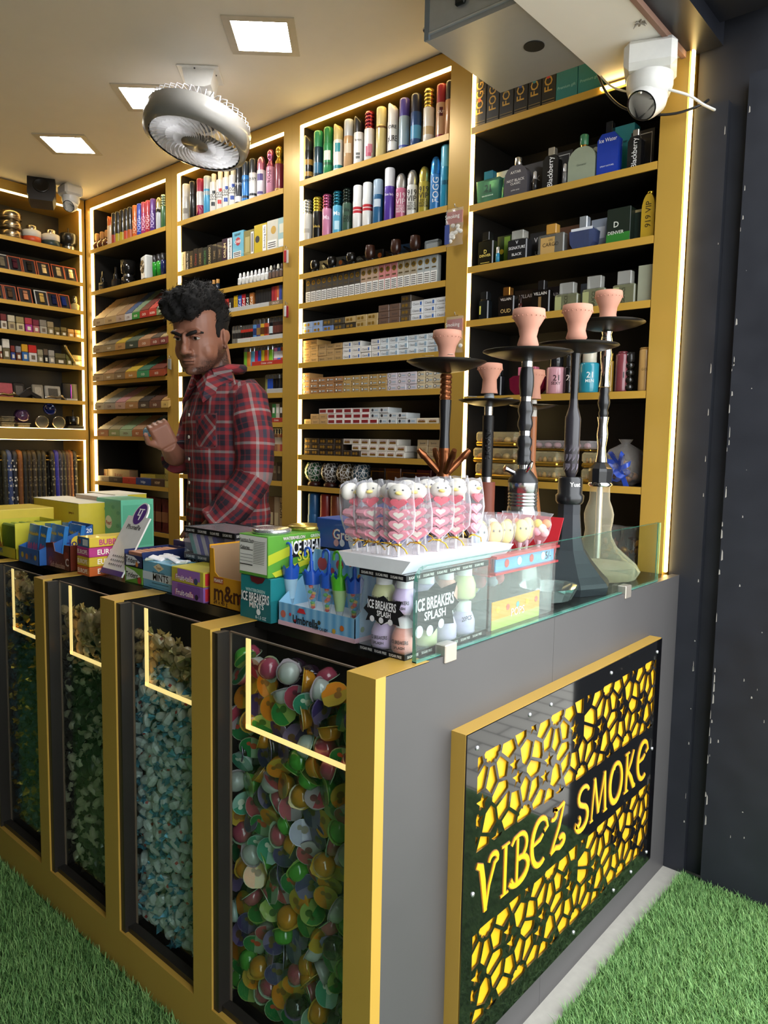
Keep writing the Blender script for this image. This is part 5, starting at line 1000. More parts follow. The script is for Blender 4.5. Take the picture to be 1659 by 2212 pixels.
for zx,c,c2,wd in ((285,'C8502A','D8D2C4','orange and white ashtray with steel spin lid'),(455,'2A3A38','CFC8BA','dark green and white ashtray with steel spin lid')):
    t=thing('spin_ashtray',wd,'ashtray',(LX-.06,YL(zx,z,LX-.06),z)); MB().lathe([(.001,0),(.044,0),(.045,.03),(.04,.032)],18).build('cup',mt(c,.4),t); MB().lathe([(.041,.032),(.045,.036),(.045,.062),(.038,.066),(.001,.067)],18).build('lid',mt(c2,.4),t); MB().lathe([(.026,.067),(.026,.085),(.022,.09),(.001,.09)],14).build('knob',mt('C9BFAE',.2,.95),t)
t=thing('black_grinder','black knurled grinder jar with thin spindle on the top side shelf','grinder',(LX-.06,YL(615,z,LX-.06),z)); MB().lathe([(.03,0),(.032,.03),(.024,.034),(.042,.04),(.044,.085),(.04,.09),(.001,.091)],18).build('jar',mt('1C1B18',.3,coat=.3,noise=.4,scale=120),t); MB().lathe([(.004,.09),(.004,.12),(.001,.121)],8).build('spindle',mt('2A2824',.3,.5),t); MB().lathe([(.0325,.008),(.033,.015),(.0325,.022)],18).build('band',mt('B0A890',.2,.9),t)
def gift_lighter(zx,z,frame,item,words,group,tilt=.35,w=.034,h=.085):
    t=thing('lighter_gift_box',words,'lighter box',(LX-.03,YL(zx,z,LX-.03),z),0,group); t.rotation_euler=(-tilt,0,R_(90))
    b=.005
    MB().box(-w,w,.004,.022,0,h,1).box(-w,-w+b,0,.004,0,h).box(w-b,w,0,.004,0,h).box(-w+b,w-b,0,.004,0,b).box(-w+b,w-b,0,.004,h-b,h).build('box',[mt(frame,.45),DK],t)
    MB().box(-w+b,w-b,.0035,.004,b,h-b).build('insert',mt('161413',.6),t)
    MB().rbox(-.012,.012,-.006,.004,h*.22,h*.62,.002).build('lighter',mt(item,.2,.6),t); MB().rbox(-.012,.012,-.006,.004,h*.63,h*.82,.002).build('lighter_lid',mt(item,.2,.6),t)
OR='A8502E'
for i,(zx,fr,it) in enumerate(((30,'B8B4A8','9A9078'),(145,OR,'5A2A3A'),(275,OR,'2A2624'),(405,OR,'A89A80'),(535,OR,'C8B890'),(645,OR,'BCA888'))): gift_lighter(zx,1.975,fr,it,['cream framed gift lighter box','gift lighter box holding a plum lighter','gift lighter box holding a black lighter','gift lighter box holding a silver lighter','gift lighter box holding a cream lighter','gift lighter box with slim steel lighter'][i]+' in the upper tilted row','upper tilted lighter gift boxes')
for i,(zx,fr,it) in enumerate(((-5,OR,'6A5A3A'),(100,OR,'5A4638'),(240,OR,'A87A68'),(385,'C9C5BA','B09A60'),(497,OR,'1E2A58'),(585,OR,'243A90'))): gift_lighter(zx,1.828,fr,it,['olive lighter gift box cut by the shelf end','gift lighter box holding an engraved lighter','gift lighter box holding a rose lighter','white gift box holding a gold watch shaped lighter','gift lighter box holding a navy lighter','gift lighter box holding a royal blue case'][i]+' in the lower tilted row','lower tilted lighter gift boxes')
t=thing('perfume_lighter','small gold capped glass lighter at the shelf corner','lighter',(LX-.04,YL(672,1.828,LX-.04),1.828)); MB().lathe([(.02,0),(.022,.004),(.024,.03),(.012,.04)],12).build('bottle',mt('C8B070',.1,trans=.4),t); MB().lathe([(.012,.04),(.015,.045),(.013,.075),(.001,.08)],12).build('cap',mt('9A8A60',.2,.8),t)
def pouchrow(z,items,where,group,ox=0,s=s51):
    for x0,x1,h,c,c2,wd in items:
        xx=LX-.02; a,b=YL(x0,z,xx),YL(x1,z,xx); w=b-a
        t=thing('lighter',wd+' '+where,'lighter',(xx,(a+b)/2,z),0,group); t.rotation_euler=(-.12,0,R_(90))
        MB().rbox(-w/2+.001,w/2-.001,0,.012,0,h*.55,.0025).build('body',mt(c,.3,.3,noise=.25,scale=150),t); MB().rbox(-w/2+.001,w/2-.001,.0005,.0115,h*.56,h,.0025).build('lid',mt(c2,.3,.3,noise=.25,scale=150),t)
        MB().box(-w*.22,w*.22,-.0008,0,h*.15,h*.4).build('engraving',mt('D8CFB8' if sum(lin(c))<.9 else '6A5A48',.35),t)
pouchrow(1.684,[(10,70,.078,'C9BFB0','6A2A2E','white and wine flip lighter'),(75,145,.076,'A89A78','C0B8A0','silver patterned flip lighter'),(150,225,.074,'C8B890','9A8A60','beaded cream flip lighter'),(230,298,.074,'A8388A','B0404A','magenta and red flip lighter'),(300,360,.07,'B06A6A','7A3040','rose flip lighter'),(362,428,.074,'B8B0A0','8A8274','pale grey flip lighter'),(430,490,.07,'8A7A58','9A8A68','antique gold flip lighter'),(492,545,.046,'6A5C38','7A6A40','short olive flip lighter'),(548,605,.05,'6A5A34','7A6A3E','short bronze flip lighter'),(610,670,.045,'B88A48','C89A58','short amber flip lighter'),(672,730,.045,'B58440','C0924E','short honey flip lighter')],'on the fourth side shelf','flip lighters on the fourth side shelf')
pouchrow(1.536,[(0,28,.07,'7A3A24','D0C8B8','rust flip lighter'),(30,100,.105,'6A6248','D8D4CA','tall white topped lighter'),(102,145,.075,'3A4A8A','7A3028','blue and red flip lighter'),(148,200,.075,'6A3A2A','8A8A90','brown and silver flip lighter'),(202,262,.088,'3A6AA8','D8A02A','yellow and blue lighter'),(264,340,.088,'D8D2CC','C8302A','red lighter with black horse'),(342,395,.07,'8A8268','A0987A','sage grey flip lighter'),(398,440,.075,'2A2824','6A5A4A','black flip lighter'),(442,498,.072,'9A9488','AAA498','steel flip lighter'),(500,598,.06,'5A5236','6A6240','wide olive lighter'),(600,650,.062,'7A7440','8A8448','green bronze lighter'),(652,745,.06,'8A7A50','9A8A58','gold trimmed lighter')],'on the fifth side shelf','flip lighters on the fifth side shelf',0,s51)
t=thing('lighter_torch','gold torch lighter leaning on the fifth side shelf','lighter',(LX-.02,YL(630,1.57,LX-.02),1.575)); q=MB().tube([(0,.02,-.02),(.0,-.025,.05)],.009,8).build('body',mt('A08A50',.25,.8),t); MB().ell((0,-.028,.055),.012,.012,.014,8,6).build('head',mt('8A7648',.25,.8),t)
z=1.352
def plaque(a,b,h,c,wd,tilt=.2,c2=None,cat='cigarette case',name='cigarette_case'):
    xx=LX-.05; y0_,y1_=YL(a,z,xx),YL(b,z,xx); w=y1_-y0_; t=thing(name,wd,cat,(xx,(y0_+y1_)/2,z)); t.rotation_euler=(-tilt,0,R_(90)); MB().rbox(-w/2,w/2,0,.014,0,h,.004).build('case',mt(c,.3,noise=.3,scale=60),t)
    if c2: MB().rbox(-w*.3,w*.3,-.001,.001,h*.2,h*.8,.0004).build('print',mt(c2,.4,noise=.5,scale=200),t)
plaque(-20,125,.075,'B05258','pinkish red cigarette case on the sixth side shelf'); plaque(128,235,.08,'2A2521','black cigarette case with silver crest',.2,'5A524A'); plaque(300,400,.078,'8A806E','taupe cigarette case partly covered',.2,'A89C88'); plaque(412,555,.076,'9A9488','photo print cigarette case with motorcycle',.2,'4A463E'); plaque(565,705,.095,'1C1B1D','tall black pen case standing upright',.1)
t=thing('iridescent_pen','violet iridescent pen before the black case','pen',(LX-.03,YL(637,z,LX-.03),z)); MB().lathe([(.003,.01),(.0045,.02),(.0045,.07),(.003,.085),(.001,.087)],10).build('barrel',mt('9A4AB8',.15,.9),t); MB().rbox(-.012,.012,-.03,.03,0,.01,.001).build('stand',mt('A8A49C',.4),t)
for zx,wd,c in ((275,'grey pistol shaped lighter lying on the sixth side shelf','2E2822'),): 
    t=thing('pistol_lighter',wd,'lighter',(LX-.025,YL(zx,z,LX-.025),z),R_(90)); MB().prism([(-.06,.01),(-.02,.045),(.05,.012),(.055,.0),(.03,.0),(.0,.02),(-.03,.0),(-.055,.0)],-.008,.008,'y').build('body',mt(c,.35,.4),t); MB().tube([(-.02,0,.045),(.0,.0,.055)],.004,8).build('hammer',mt('4A443C',.3,.7),t)
for zx,wd in ((60,'bronze ornate lighter lying by the pink case'),(490,'silver dragon ornament lighter')):
    t=thing('ornate_lighter',wd,'lighter',(LX-.015,YL(zx,z,LX-.015),z),R_(90)); q=MB()
    pts=[(-.05,0,.008),(-.02,-.004,.014),(.01,.002,.010),(.035,0,.016),(.055,-.002,.006)]
    q.tube(pts,[.004,.007,.006,.008,.002],8); q.build('body',mt('9A8A68' if 'silver' not in wd else 'B8B0A0',.2,.95),t); MB().ell((.035,-.002,.018),.010,.008,.010,8,6).build('head',mt('A8987A',.2,.95),t)
z=1.197
t=thing('glass_ball','violet glass ball ashtray resting on a square glass dish','ashtray',(LX-.05,YL(195,z+.03,LX-.05),z+.0245)); MB().lathe([(.001,0),(.02,.002),(.036,.02),(.04,.042),(.034,.06),(.026,.07),(.022,.068),(.03,.04),(.001,.012)],16).build('bowl',mt('6A4A78',.06,trans=.7,coat=.5),t)
for zx,k in ((55,0),(55,1),(195,0)):
    t=thing('glass_dish',['square clear glass dish under the violet ball','square clear glass dish, lower of two','square clear glass dish, upper of two'][0 if zx==195 else 1+k],'ashtray',(LX-.05,YL(zx,z,LX-.05),z+.031*k)); MB().rbox(-.03,.03,-.03,.03,0,.024,.004).build('dish',mt('8A8474',.06,trans=.7),t); MB().box(-.032,.032,-.032,.032,.0242,.028).build('rim',mt('9A9484',.08,trans=.5),t)
for zx,zz,c,wd in ((360,0,'C8B48A','round mirrored ashtray with yin yang plate, next to the violet ball'),(510,0,'9A8A6A','round mirrored ashtray with dull plate')):
    t=thing('round_ashtray',wd,'ashtray',(LX-.04,YL(zx,z+.035,LX-.04),z+.036),R_(90)); t.rotation_euler=(R_(90),0,R_(90)); MB().lathe([(.001,0),(.02,0),(.033,.01),(.035,.022),(.03,.022),(.024,.012),(.001,.010)],20).build('bowl',mt(c,.12,.95),t); MB().lathe([(.032,.022),(.0355,.024),(.032,.026)],20).build('rim',mt('D8D0BC',.12,.95),t)
t=thing('blue_ashtray','deep blue glass ashtray balanced on the round pair','ashtray',(LX-.05,YL(430,z+.1,LX-.05),z+.099)); t.rotation_euler=(R_(70),0,R_(90)); MB().lathe([(.001,0),(.02,0),(.031,.01),(.033,.024),(.027,.024),(.02,.01),(.001,.008)],18).build('bowl',mt('1E2E70',.08,trans=.5,coat=.5),t)
t=thing('spindle_grinder','black grinder jar with spindle on a black box','grinder',(LX-.05,YL(655,z,LX-.05),z+.022)); MB().lathe([(.03,0),(.036,.006),(.037,.045),(.034,.05),(.001,.051)],16).build('jar',mt('17150F',.25,coat=.4),t); MB().lathe([(.003,.05),(.003,.085),(.001,.086)],8).build('spindle',mt('2A2826',.3,.6),t)
t=thing('black_box','flat black box under the spindle grinder','box',(LX-.05,YL(655,z,LX-.05),z)); MB().rbox(-.045,.045,-.045,.045,0,.021,.002).build('carton',mt('1A1918',.4),t)
# hookah hoses over the rod
def hosemat(c,c2):
    k=('hose',c,c2)
    if k in MC: return MC[k]
    m=mt(c,.5); 
    m=m.copy(); MC[k]=m; nt=m.node_tree; b=nt.nodes['Principled BSDF']; tc=nt.nodes.new('ShaderNodeTexCoord'); vo=nt.nodes.new('ShaderNodeTexVoronoi'); vo.inputs['Scale'].default_value=55; cr=nt.nodes.new('ShaderNodeValToRGB'); cr.color_ramp.interpolation='CONSTANT'
    cr.color_ramp.elements[0].color=lin(c2)+[1]; cr.color_ramp.elements[1].color=lin(c)+[1]; cr.color_ramp.elements[1].position=.33
    nt.links.new(tc.outputs['Object'],vo.inputs['Vector']); nt.links.new(vo.outputs['Distance'],cr.inputs[0]); nt.links.new(cr.outputs[0],b.inputs['Base Color']); return m
HS=[(20,'2A2A22','4A4A3A','olive black'),(65,'3A4A78','C8C4B8','blue and white camouflage'),(112,'1F2230','D8D4C8','black and white camouflage'),(160,'7A4A22','8A5A2E','cinnamon brown'),(205,'22201C','3A362E','plain black'),(245,'2E2418','6A5A3A','dark brown speckled'),(288,'3A3024','7A7058','walnut patterned'),(330,'26231C','5A5440','black dotted'),(372,'2A261E','605A46','dark dotted'),(450,'26221B','8A8468','black diamond patterned'),(487,'2A2A90','3A3AB0','bright blue'),(520,'2E2C3A','6A6A70','slate patterned'),(552,'28261F','5E5A4A','charcoal patterned'),(585,'4A3220','6A4A30','copper brown'),(615,'6A3E22','8A5632','chestnut'),(650,'23201A','7A745C','black scaly')]
for zx,c,c2,wd in HS:
    xx=LX-.07; y=YL(zx,1.06,xx); t=thing('hookah_hose',wd+' hookah hose hung over the brass rod','hose',(xx,y,1.055)); r=.0135
    R0=.021; zz=[(-R0-.0,-.45),(-R0,-.2),(-R0,-.02)]+[(R0*math.cos(a),R0*math.sin(a)) for a in (2.8,2.2,1.57,.95,.35)]+[(R0,-.02),(R0+.004,-.2),(R0,-.48)]
    MB().tube([(p[0],rnd.uniform(-.002,.002),p[1]) for p in zz],r,10).build('hose',hosemat(c,c2),t); MB().tube([(R0,0,-.48),(R0,0,-.52)],.009,8).build('tip',mt('8A7A50',.3,.8),t)
# ================================================================ goods on the counter
def pbox(q,w,d,h,face,mats_mi):
    pass
def prints(t,w,d,h,front=(),right=(),name='label_print'):
    "flat print on the front (-y) and right (+x) faces of a carton of size w,d,h; same codes as carton()"
    for P,fr in ((front,1),(right,0)):
        mats=[];q=MB()
        def mi(c):
            m=mt(c,.45,noise=0)
            if m not in mats: mats.append(m)
            return mats.index(m)
        for j,p in enumerate(P):
            e=.0005+.0002*j
            def pt(u,v): return (-w/2+w*u,-e,h*v) if fr else (w/2+e,d*u,h*v)
            U=UX if fr else UY; L=w if fr else d
            if p[0]=='t':
                v=len(p)>6 and p[6]; q.text(p[1],p[2],pt(p[3],p[4]),UZ if v else U,tuple(-a for a in U) if v else UZ,mi(p[5]),bold=.02,wmax=(p[7] if len(p)>7 else .92)*(h if v else L))
            elif p[0]=='r': q.add([pt(p[1],p[3]),pt(p[2],p[3]),pt(p[2],p[4]),pt(p[1],p[4])],[(0,1,2,3)],mi(p[5]))
            elif p[0]=='d': q.disc(pt(p[1],p[2]),p[3],U,UZ,16,mi(p[4]),p[5] if len(p)>5 else None)
            elif p[0]=='p': q.add([pt(*a) for a in p[1]],[tuple(range(len(p[1])))],mi(p[2]))
        if q.v: q.build(name,mats,t)
def cbx(name,label,cat,x0,x1,y0,y1,z,h,col,front=(),right=(),rough=.4,body=None,group=None,rz=0):
    w,d=x1-x0,y1-y0; t=thing(name,label,cat,((x0+x1)/2,y0,z),rz,group)
    (body or MB().rbox(-w/2,w/2,0,d,0,h,.0012)).build('carton',mt(col,rough,coat=.2),t); prints(t,w,d,h,front,right); return t
# --- mint cartons
t=cbx('mint_carton','teal mint carton under the green carton, with red tub peeking out','box',-.445,-.356,.106,.20,CT,.083,'1F7F84',
 [('r',0,1,.0,.42,'176A70'),('t','WINTERGREEN',.006,.5,.68,'BFE0DC'),('r',.1,.9,.4,.62,'123F46'),('t','ICE BREAKERS',.018,.5,.52,'F4F6F6'),('t','MINTS',.011,.55,.34,'F4F6F6'),('d',.62,.2,.006,'E8F0F0'),('t','8-1.5 OZ',.006,.7,.08,'D8ECEC'),('p',[(.34,1),(.4,.88),(.6,.84),(.75,.88),(.85,1)],'5A1A20')],[('r',0,1,.0,.5,'176A70'),('t','ICE',.02,.4,.35,'F4F6F6')])
MB().lathe([(.018,0),(.019,.004),(.018,.008)],16,c=(.01,.025,.0835)).build('tub_lid',mt('B5343A',.35),t)
t=cbx('mint_carton','green and yellow mint carton with white nutrition panel','box',-.447,-.362,.104,.285,CT+.0838,.078,'5C9E38',
 [('r',.03,.97,.08,.97,'ECEAE2'),('t','Nutrition Facts',.006,.28,.86,'1A1A1A',0,.5),('r',.06,.5,.8,.815,'1A1A1A'),('t','Calories',.006,.22,.68,'1A1A1A',0,.4),('r',.06,.5,.62,.635,'1A1A1A'),('r',.06,.5,.5,.51,'3A3A3A'),('r',.06,.5,.42,.43,'3A3A3A'),('r',.06,.5,.34,.35,'3A3A3A'),('r',.06,.5,.25,.275,'1A1A1A')]+[('r',.56,.94,.84-.04*k,.855-.04*k,'8A8880') for k in range(14)],
 [('p',[(0,.55),(.5,.85),(1,.9),(1,.7),(.5,.62),(0,.3)],'B8C22E'),('p',[(.05,.12),(.6,.38),(1,.4),(1,.3),(.5,.2),(.1,.0)],'C8CC34'),('p',[(.3,.5),(.28,.42),(.9,.5),(.98,.85),(.36,.8)],'17181C'),('t','ICE BREAKERS',.026,.62,.68,'F4F6F6',0,.62),('t','SOURS',.02,.6,.46,'E8E050',0,.4),('t','WATERMELON',.006,.35,.92,'F0D8E0',0,.4),('t','GREEN APPLE',.006,.72,.92,'E8F0D8',0,.4)])
for k,(c,yy) in enumerate((('C8CBCC',.045),('C9B45A',.135))):
    MB().lathe([(.036,0),(.038,.002),(.038,.008),(.032,.010),(.001,.010)],22,c=(0,yy,.078)).build('tub_lid',mt(c,.2,.8),t)
# --- peanut sweets display box
w,d,h=.112,.16,.125; b=MB().box(-w/2,w/2,.0,.0015,0,.062).box(-w/2,-w/2+.0015,0,d,0,h).box(w/2-.0015,w/2,0,d,0,.07).box(-w/2,w/2,d-.0015,d,0,h).box(-w/2,w/2,0,d,0,.0015)
b.prism([(-w/2,.062),(-w/2,.118),(-w/2+.014,.118),(-w/2+.018,.07),(-w/2+.03,.062)],0,.0015,'y')
t=cbx('sweets_display_box','mustard yellow open sweets display box with torn front','box',-.569,-.457,.123,.283,CT,h,'D3951E',[('p',[(.13,.48),(.13,.38),(.42,.38),(.42,.48)],'B0562A'),('t','PEANUT',.007,.275,.43,'F4EAD8',0,.26),('t','m&m',.034,.56,.25,'4A2414',0,.86),('t','24 x 45 g',.009,.34,.08,'4A2414',0,.55),('d',.94,.18,.008,'A8482A')],(),.45,b)
MB().box(-w/2+.002,w/2-.002,.002,d-.002,.002,.02).build('inner_card',mt('8A6A4A',.7),t)
MB().box(-w/2+.0016,w/2-.0016,d-.004,d-.002,.02,.124).box(-w/2+.0018,-w/2+.003,.002,d-.004,.02,.122).build('inner_wall',mt('9A7A5A',.7),t)
# --- chewy sweet boxes
for k,(c,wd,x) in enumerate((('8E62A8','purple chewy sweet box, lower of two',.0),('C6B83E','yellow and purple chewy sweet box on the purple one',.0))):
    cbx('chewy_sweet_box',wd,'box',-.70,-.583,.118,.318,CT+.0325*k,.032,c,[('r',.2,.9,.3,.95,'9A6AB4' if k else '7A4A96'),('t','Fruit-tella',.013,.42,.38,'C8323A',0,.72),('t','Fruit-tella',.0122,.42,.38,'F2E6F0',0,.70)] + ([('d',.8,.28,.006,'2A2030')] if k==0 else [('d',.78,.3,.007,'3A4A6A')]),[('r',.02,.1,.1,.9,'C8323A'),('t','F',.022,.2,.5,'C8323A')])
# --- clear gum box with black rims
t=thing('gum_box','clear gum box with black rims full of leaning gum packs','box',(-.772,.200,CT+.0652)); w,d,h=.186,.115,.074
RM=mt('15151A',.3)
for z0 in (0,h-.014):
    q=MB()
    for bx in ((-.001,w+.001,-.001,.0005),(-.001,w+.001,d-.0005,d+.001),(-.001,.0005,0,d),(w-.0005,w+.001,0,d)): q.box(bx[0],bx[1],bx[2],bx[3],z0,z0+.014)
    q.build('rim',RM,t)
    q=MB()
    for k in range(4): q.text('SUGAR FREE',.006,(.024+.046*k,-.0016,z0+.007),UX,UZ,0,wmax=.033); q.text('SUGAR FREE',.006,(w+.0016,.016+.028*k,z0+.007),UY,UZ,0,wmax=.025)
    q.build('lettering',PAPER,t)
MB().box(0,w,0,d,.001,h-.002).build('case',film('E8E8EC',.06,.06),t)
MB().box(.001,w-.001,.001,d-.001,h-.003,h-.0015).build('lid',mt('9A979C',.2,.5,noise=.35,scale=30),t)
for k in range(7):
    q=MB().rbox(-.007,.007,.004,.06,.0,.062,.001); q.xf(Matrix.Rotation(R_(-24),4,'Y')); q.build('gum_pack',mt(['6FA8A0','C8C4D0','6A68B0','C8C4D0','6A68B0','C8C4D0','5A58A8'][k],.35),t,(.040+.015*k,0,.003))
for k in range(3):
    q=MB().rbox(-.02,.02,.0,.03,.0,.062,.001); q.build('gum_pack',mt(['7A78C0','6FB088','B58AB0'][k],.35),t,(.158,.008+.034*k,.004))
# --- blue mints box, gum boxes
t=cbx('mints_box','pale blue mints carton filled with white sachets','box',-.835,-.702,.130,.195,CT,.061,'6FAFCB',[('r',0,1,.30,.6,'D6E4E8'),('t','MINTS',.016,.55,.45,'17171A',0,.6),('p',[(.5,.98),(.66,.82),(.5,.66),(.34,.82)],'E8D8B0'),('t','Texas',.006,.5,.82,'8A5A20',0,.2),('t','dinner mint delite',.005,.5,.63,'23485A',0,.7),('r',.3,.8,.2,.225,'23485A'),('r',.2,.85,.09,.1,'23485A')])
for k in range(9): 
    o=MB().rbox(-.018,.018,-.010,.010,0,.005,.002).build('sachet',mt('E6E4E6' if k%3 else 'B8C0B0',.4,bump=.6,scale=120),t,(rnd.uniform(-.048,.048),.012+.005*k,.0615+.002*(k%3))); o.rotation_euler=(rnd.uniform(-.2,.2),rnd.uniform(-.2,.2),rnd.uniform(-1,1))
cbx('gum_carton','lime green gum carton under the navy one','box',-.916,-.838,.130,.25,CT,.038,'6DA83A',[('p',[(.1,.95),(.1,.1),(.55,.3),(.9,.5),(.55,.8)],'EEF0E4'),('t','Trident',.013,.42,.52,'16181C',0,.7),('d',.85,.25,.008,'C8463A')])
b=MB().box(-.039,.039,0,.0015,0,.028).box(-.039,-.0375,0,.12,0,.038).box(.0375,.039,0,.12,0,.038).box(-.039,.039,.1185,.12,0,.038).box(-.039,.039,0,.12,0,.0015)
t=cbx('gum_carton','navy gum carton with peach packs on the lime one','box',-.916,-.838,.130,.25,CT+.0385,.038,'24305E',[('p',[(.1,.7),(.1,.05),(.55,.12),(.9,.36),(.55,.66)],'EEF0F4'),('t','Trident',.013,.42,.42,'16181C',0,.7),('d',.72,.2,.006,'D8863A')],(),.4,b)
for k in range(6): MB().rbox(-.034,.034,.008+.018*k,.022+.018*k,.003,.034,.001).build('gum_pack',mt(['C88A6A','D09A7A'][k%2],.4),t)
cbx('gum_carton','navy gum carton behind the pale blue mints','box',-.915,-.795,.262,.36,CT,.088,'24305E',[('p',[(.2,.85),(.2,.2),(.55,.3),(.95,.55),(.55,.8)],'EEF0F4'),('t','Trident',.022,.55,.52,'16181C',0,.8)])
cbx('candy_carton','green fruit candy carton lying behind the navy gum','box',-.90,-.74,.385,.45,CT,.105,'6FA038',[('t','EUROPE',.016,.5,.82,'F0F0E0',0,.6),('d',.8,.8,.008,'A83A2A')])
cbx('candy_carton','grey white syringe candy carton behind the clear gum box','box',-.70,-.56,.335,.385,CT,.135,'CFCCC6',[('r',.1,.16,.72,.95,'3A3A3C'),('t','DIVER CANDY',.012,.55,.78,'3A3A3C',0,.7)])
# --- payment stand leaning back
t=thing('payment_stand','white leaning payment stand with violet round logo','sign',(-.964,.120,CT+.010)); t.rotation_euler=(R_(-30),0,0)
a=.050; hh=.195; pl=[(-a,0),(a,0),(a,hh*.80),(a*.62,hh*.80)]+[(a*.62*math.cos(x),hh*.80+(hh*.2)*math.sin(x)) for x in (.4,.8,1.2,1.57,1.94,2.34,2.74)]+[(-a*.62,hh*.80),(-a,hh*.80)]
MB().prism(pl,0,.004,'y').build('board',mt('E4E2DC',.3,coat=.3),t); MB().box(-a,a,-.0006,0,0,.013).build('foot_band',mt('4A2F74',.4),t)
MB().disc((0,-.0006,hh*.835),.024,UX,UZ,24,0,.028).build('logo_disc',mt('54307E',.4),t)
L=MB()
for bx in ((-.012,.012,.012,.0145),(.0025,.0058,-.016,.0145),(-.009,-.0058,-.003,.0125),(-.009,.0045,-.0045,-.0015)): L.box(bx[0],bx[1],-.0012,-.0007,hh*.835+bx[2],hh*.835+bx[3])
L.build('logo_mark',PAPER,t)
MB().text('PhonePe',.013,(0,-.0006,hh*.655),UX,UZ,0,bold=.015).build('lettering',INK,t)
q=MB()
for k in range(3):
    for j in range(7): x=-.03+.009*j; q.tube([(x,-.0007,.046-.011*k),(x+.003,-.0007,.05-.011*k),(x+.005,-.0007,.044-.011*k)],.0005,4)
q.build('handwriting',INK,t); MB().tube([(.03,.004,.012),(.03,.05,.02),(.03,.07,-.036+.05)],.002,6).build('prop',mt('CFCCC4',.3),t)
# --- fruit bar boxes
for k,(c,c2,wd) in enumerate((('C4602A','D88A4A','orange fruit candy box, lowest of the four'),('CDB02E','E0C84A','yellow fruit candy box, second of the four'),('B83A7E','D0609A','magenta fruit candy box, third of the four'))):
    cbx('fruit_candy_box',wd,'box',-1.080,-1.018,.095,.22,CT+.0235*k,.023,c,[('t','EUROPE',.011,.45,.52,'F8F0E0',0,.8),('d',.9,.4,.005,c2)],[('t','EUROPE',.013,.42,.52,'F8F0E0',0,.6),('d',.85,.4,.006,c2)])
cbx('bubble_gum_box','open yellow and blue bubble gum box on the fruit candy boxes','box',-1.078,-1.020,.097,.215,CT+.0708,.024,'D6B93A',[('r',0,1,0,1,'3A6A98'),('r',.45,.9,.15,.8,'D8DCD8'),('d',.2,.5,.006,'A83A30')],[('t','BUBB',.014,.4,.5,'B8307A',0,.6)])
# --- brown open carton
w,d,h=.132,.12,.066; b=MB().prism([(-w/2,0),(w/2,0),(w/2,h),(w/2-.03,h*.98),(w/2-.036,h*.62),(-w/2+.05,h*.66),(-w/2+.042,h),(-w/2,h*.92)],0,.0015,'y').box(-w/2,-w/2+.0015,0,d,0,h*.92).box(w/2-.0015,w/2,0,d,0,h).box(-w/2,w/2,d-.0015,d,0,h).box(-w/2,w/2,0,d,0,.0015)
t=cbx('chocolate_carton','open chocolate brown carton with swirl print','box',-1.248,-1.116,.094,.214,CT,h,'6A2A1A',[('d',.86,.55,.012,'8E3A22'),('d',.2,.25,.012,'8E3A22'),('t','Soft chocolate',.014,.5,.16,'D8A890',0,.6),('t','C',.02,.9,.35,'E8D8D0')],(),.45,b)
MB().box(-w/2+.002,w/2-.002,.003,d-.002,.002,.012).build('inner_card',mt('8A7A6E',.7),t)
# --- blue lollipop sachet display
w,d=.122,.15; b=MB().box(-w/2,w/2,0,.0015,0,.042).box(-w/2,w/2,d-.0015,d,0,.10).prism([(0,0),(d,0),(d,.10),(0,.042)],-w/2,-w/2+.0015,'x').prism([(0,0),(d,0),(d,.10),(0,.042)],w/2-.0015,w/2,'x').box(-w/2,w/2,0,d,0,.0015)
t=cbx('sachet_display','blue sachet display tray with mango prints','box',-1.368,-1.246,.074,.224,CT,.042,'2C62A8',[('d',.2,.5,.008,'C8B23A'),('d',.42,.45,.008,'B87A3A'),('d',.64,.5,.009,'284A88'),('d',.85,.48,.007,'C8A23A')],[('d',.7,1.3,.018,'E8C83A'),('t','Hobba',.02,.7,1.3,'2A2A6A',0,.5),('t','20',.012,.92,2.0,'F0F0F0')],.4,b)
for k in range(9):
    i,j=k%3,k//3; o=thing('candy_sachet','blue candy sachet with pink cartoonless print standing in the blue tray','sachet',(-1.345+.036*i+.01*j,.088+.042*j,CT+.004),0,'blue candy sachets'); o['label']='blue foil candy sachet with pink and yellow print in the blue tray'; o.rotation_euler=(R_(-8),R_(rnd.uniform(-5,5)),0)
    MB().prism([(-.017,0),(.017,0),(.0185,.02),(.0175,.085),(.019,.098),(-.019,.098),(-.0175,.085),(-.0185,.02)],0,.011,'y').build('foil',mt('3C86CC',.25,.2,coat=.3,bump=.5,scale=90),o); MB().text('Hobba',.009,(0,-.0006,.075),UX,UZ,0,bold=.04,wmax=.03).disc((-.006,-.0006,.04),.007,UX,UZ,12,1,.012).disc((.008,-.0006,.038),.007,UX,UZ,12,1,.012).build('label_print',[mt('E8C23A',.4),mt('B85A8C',.4)],o)
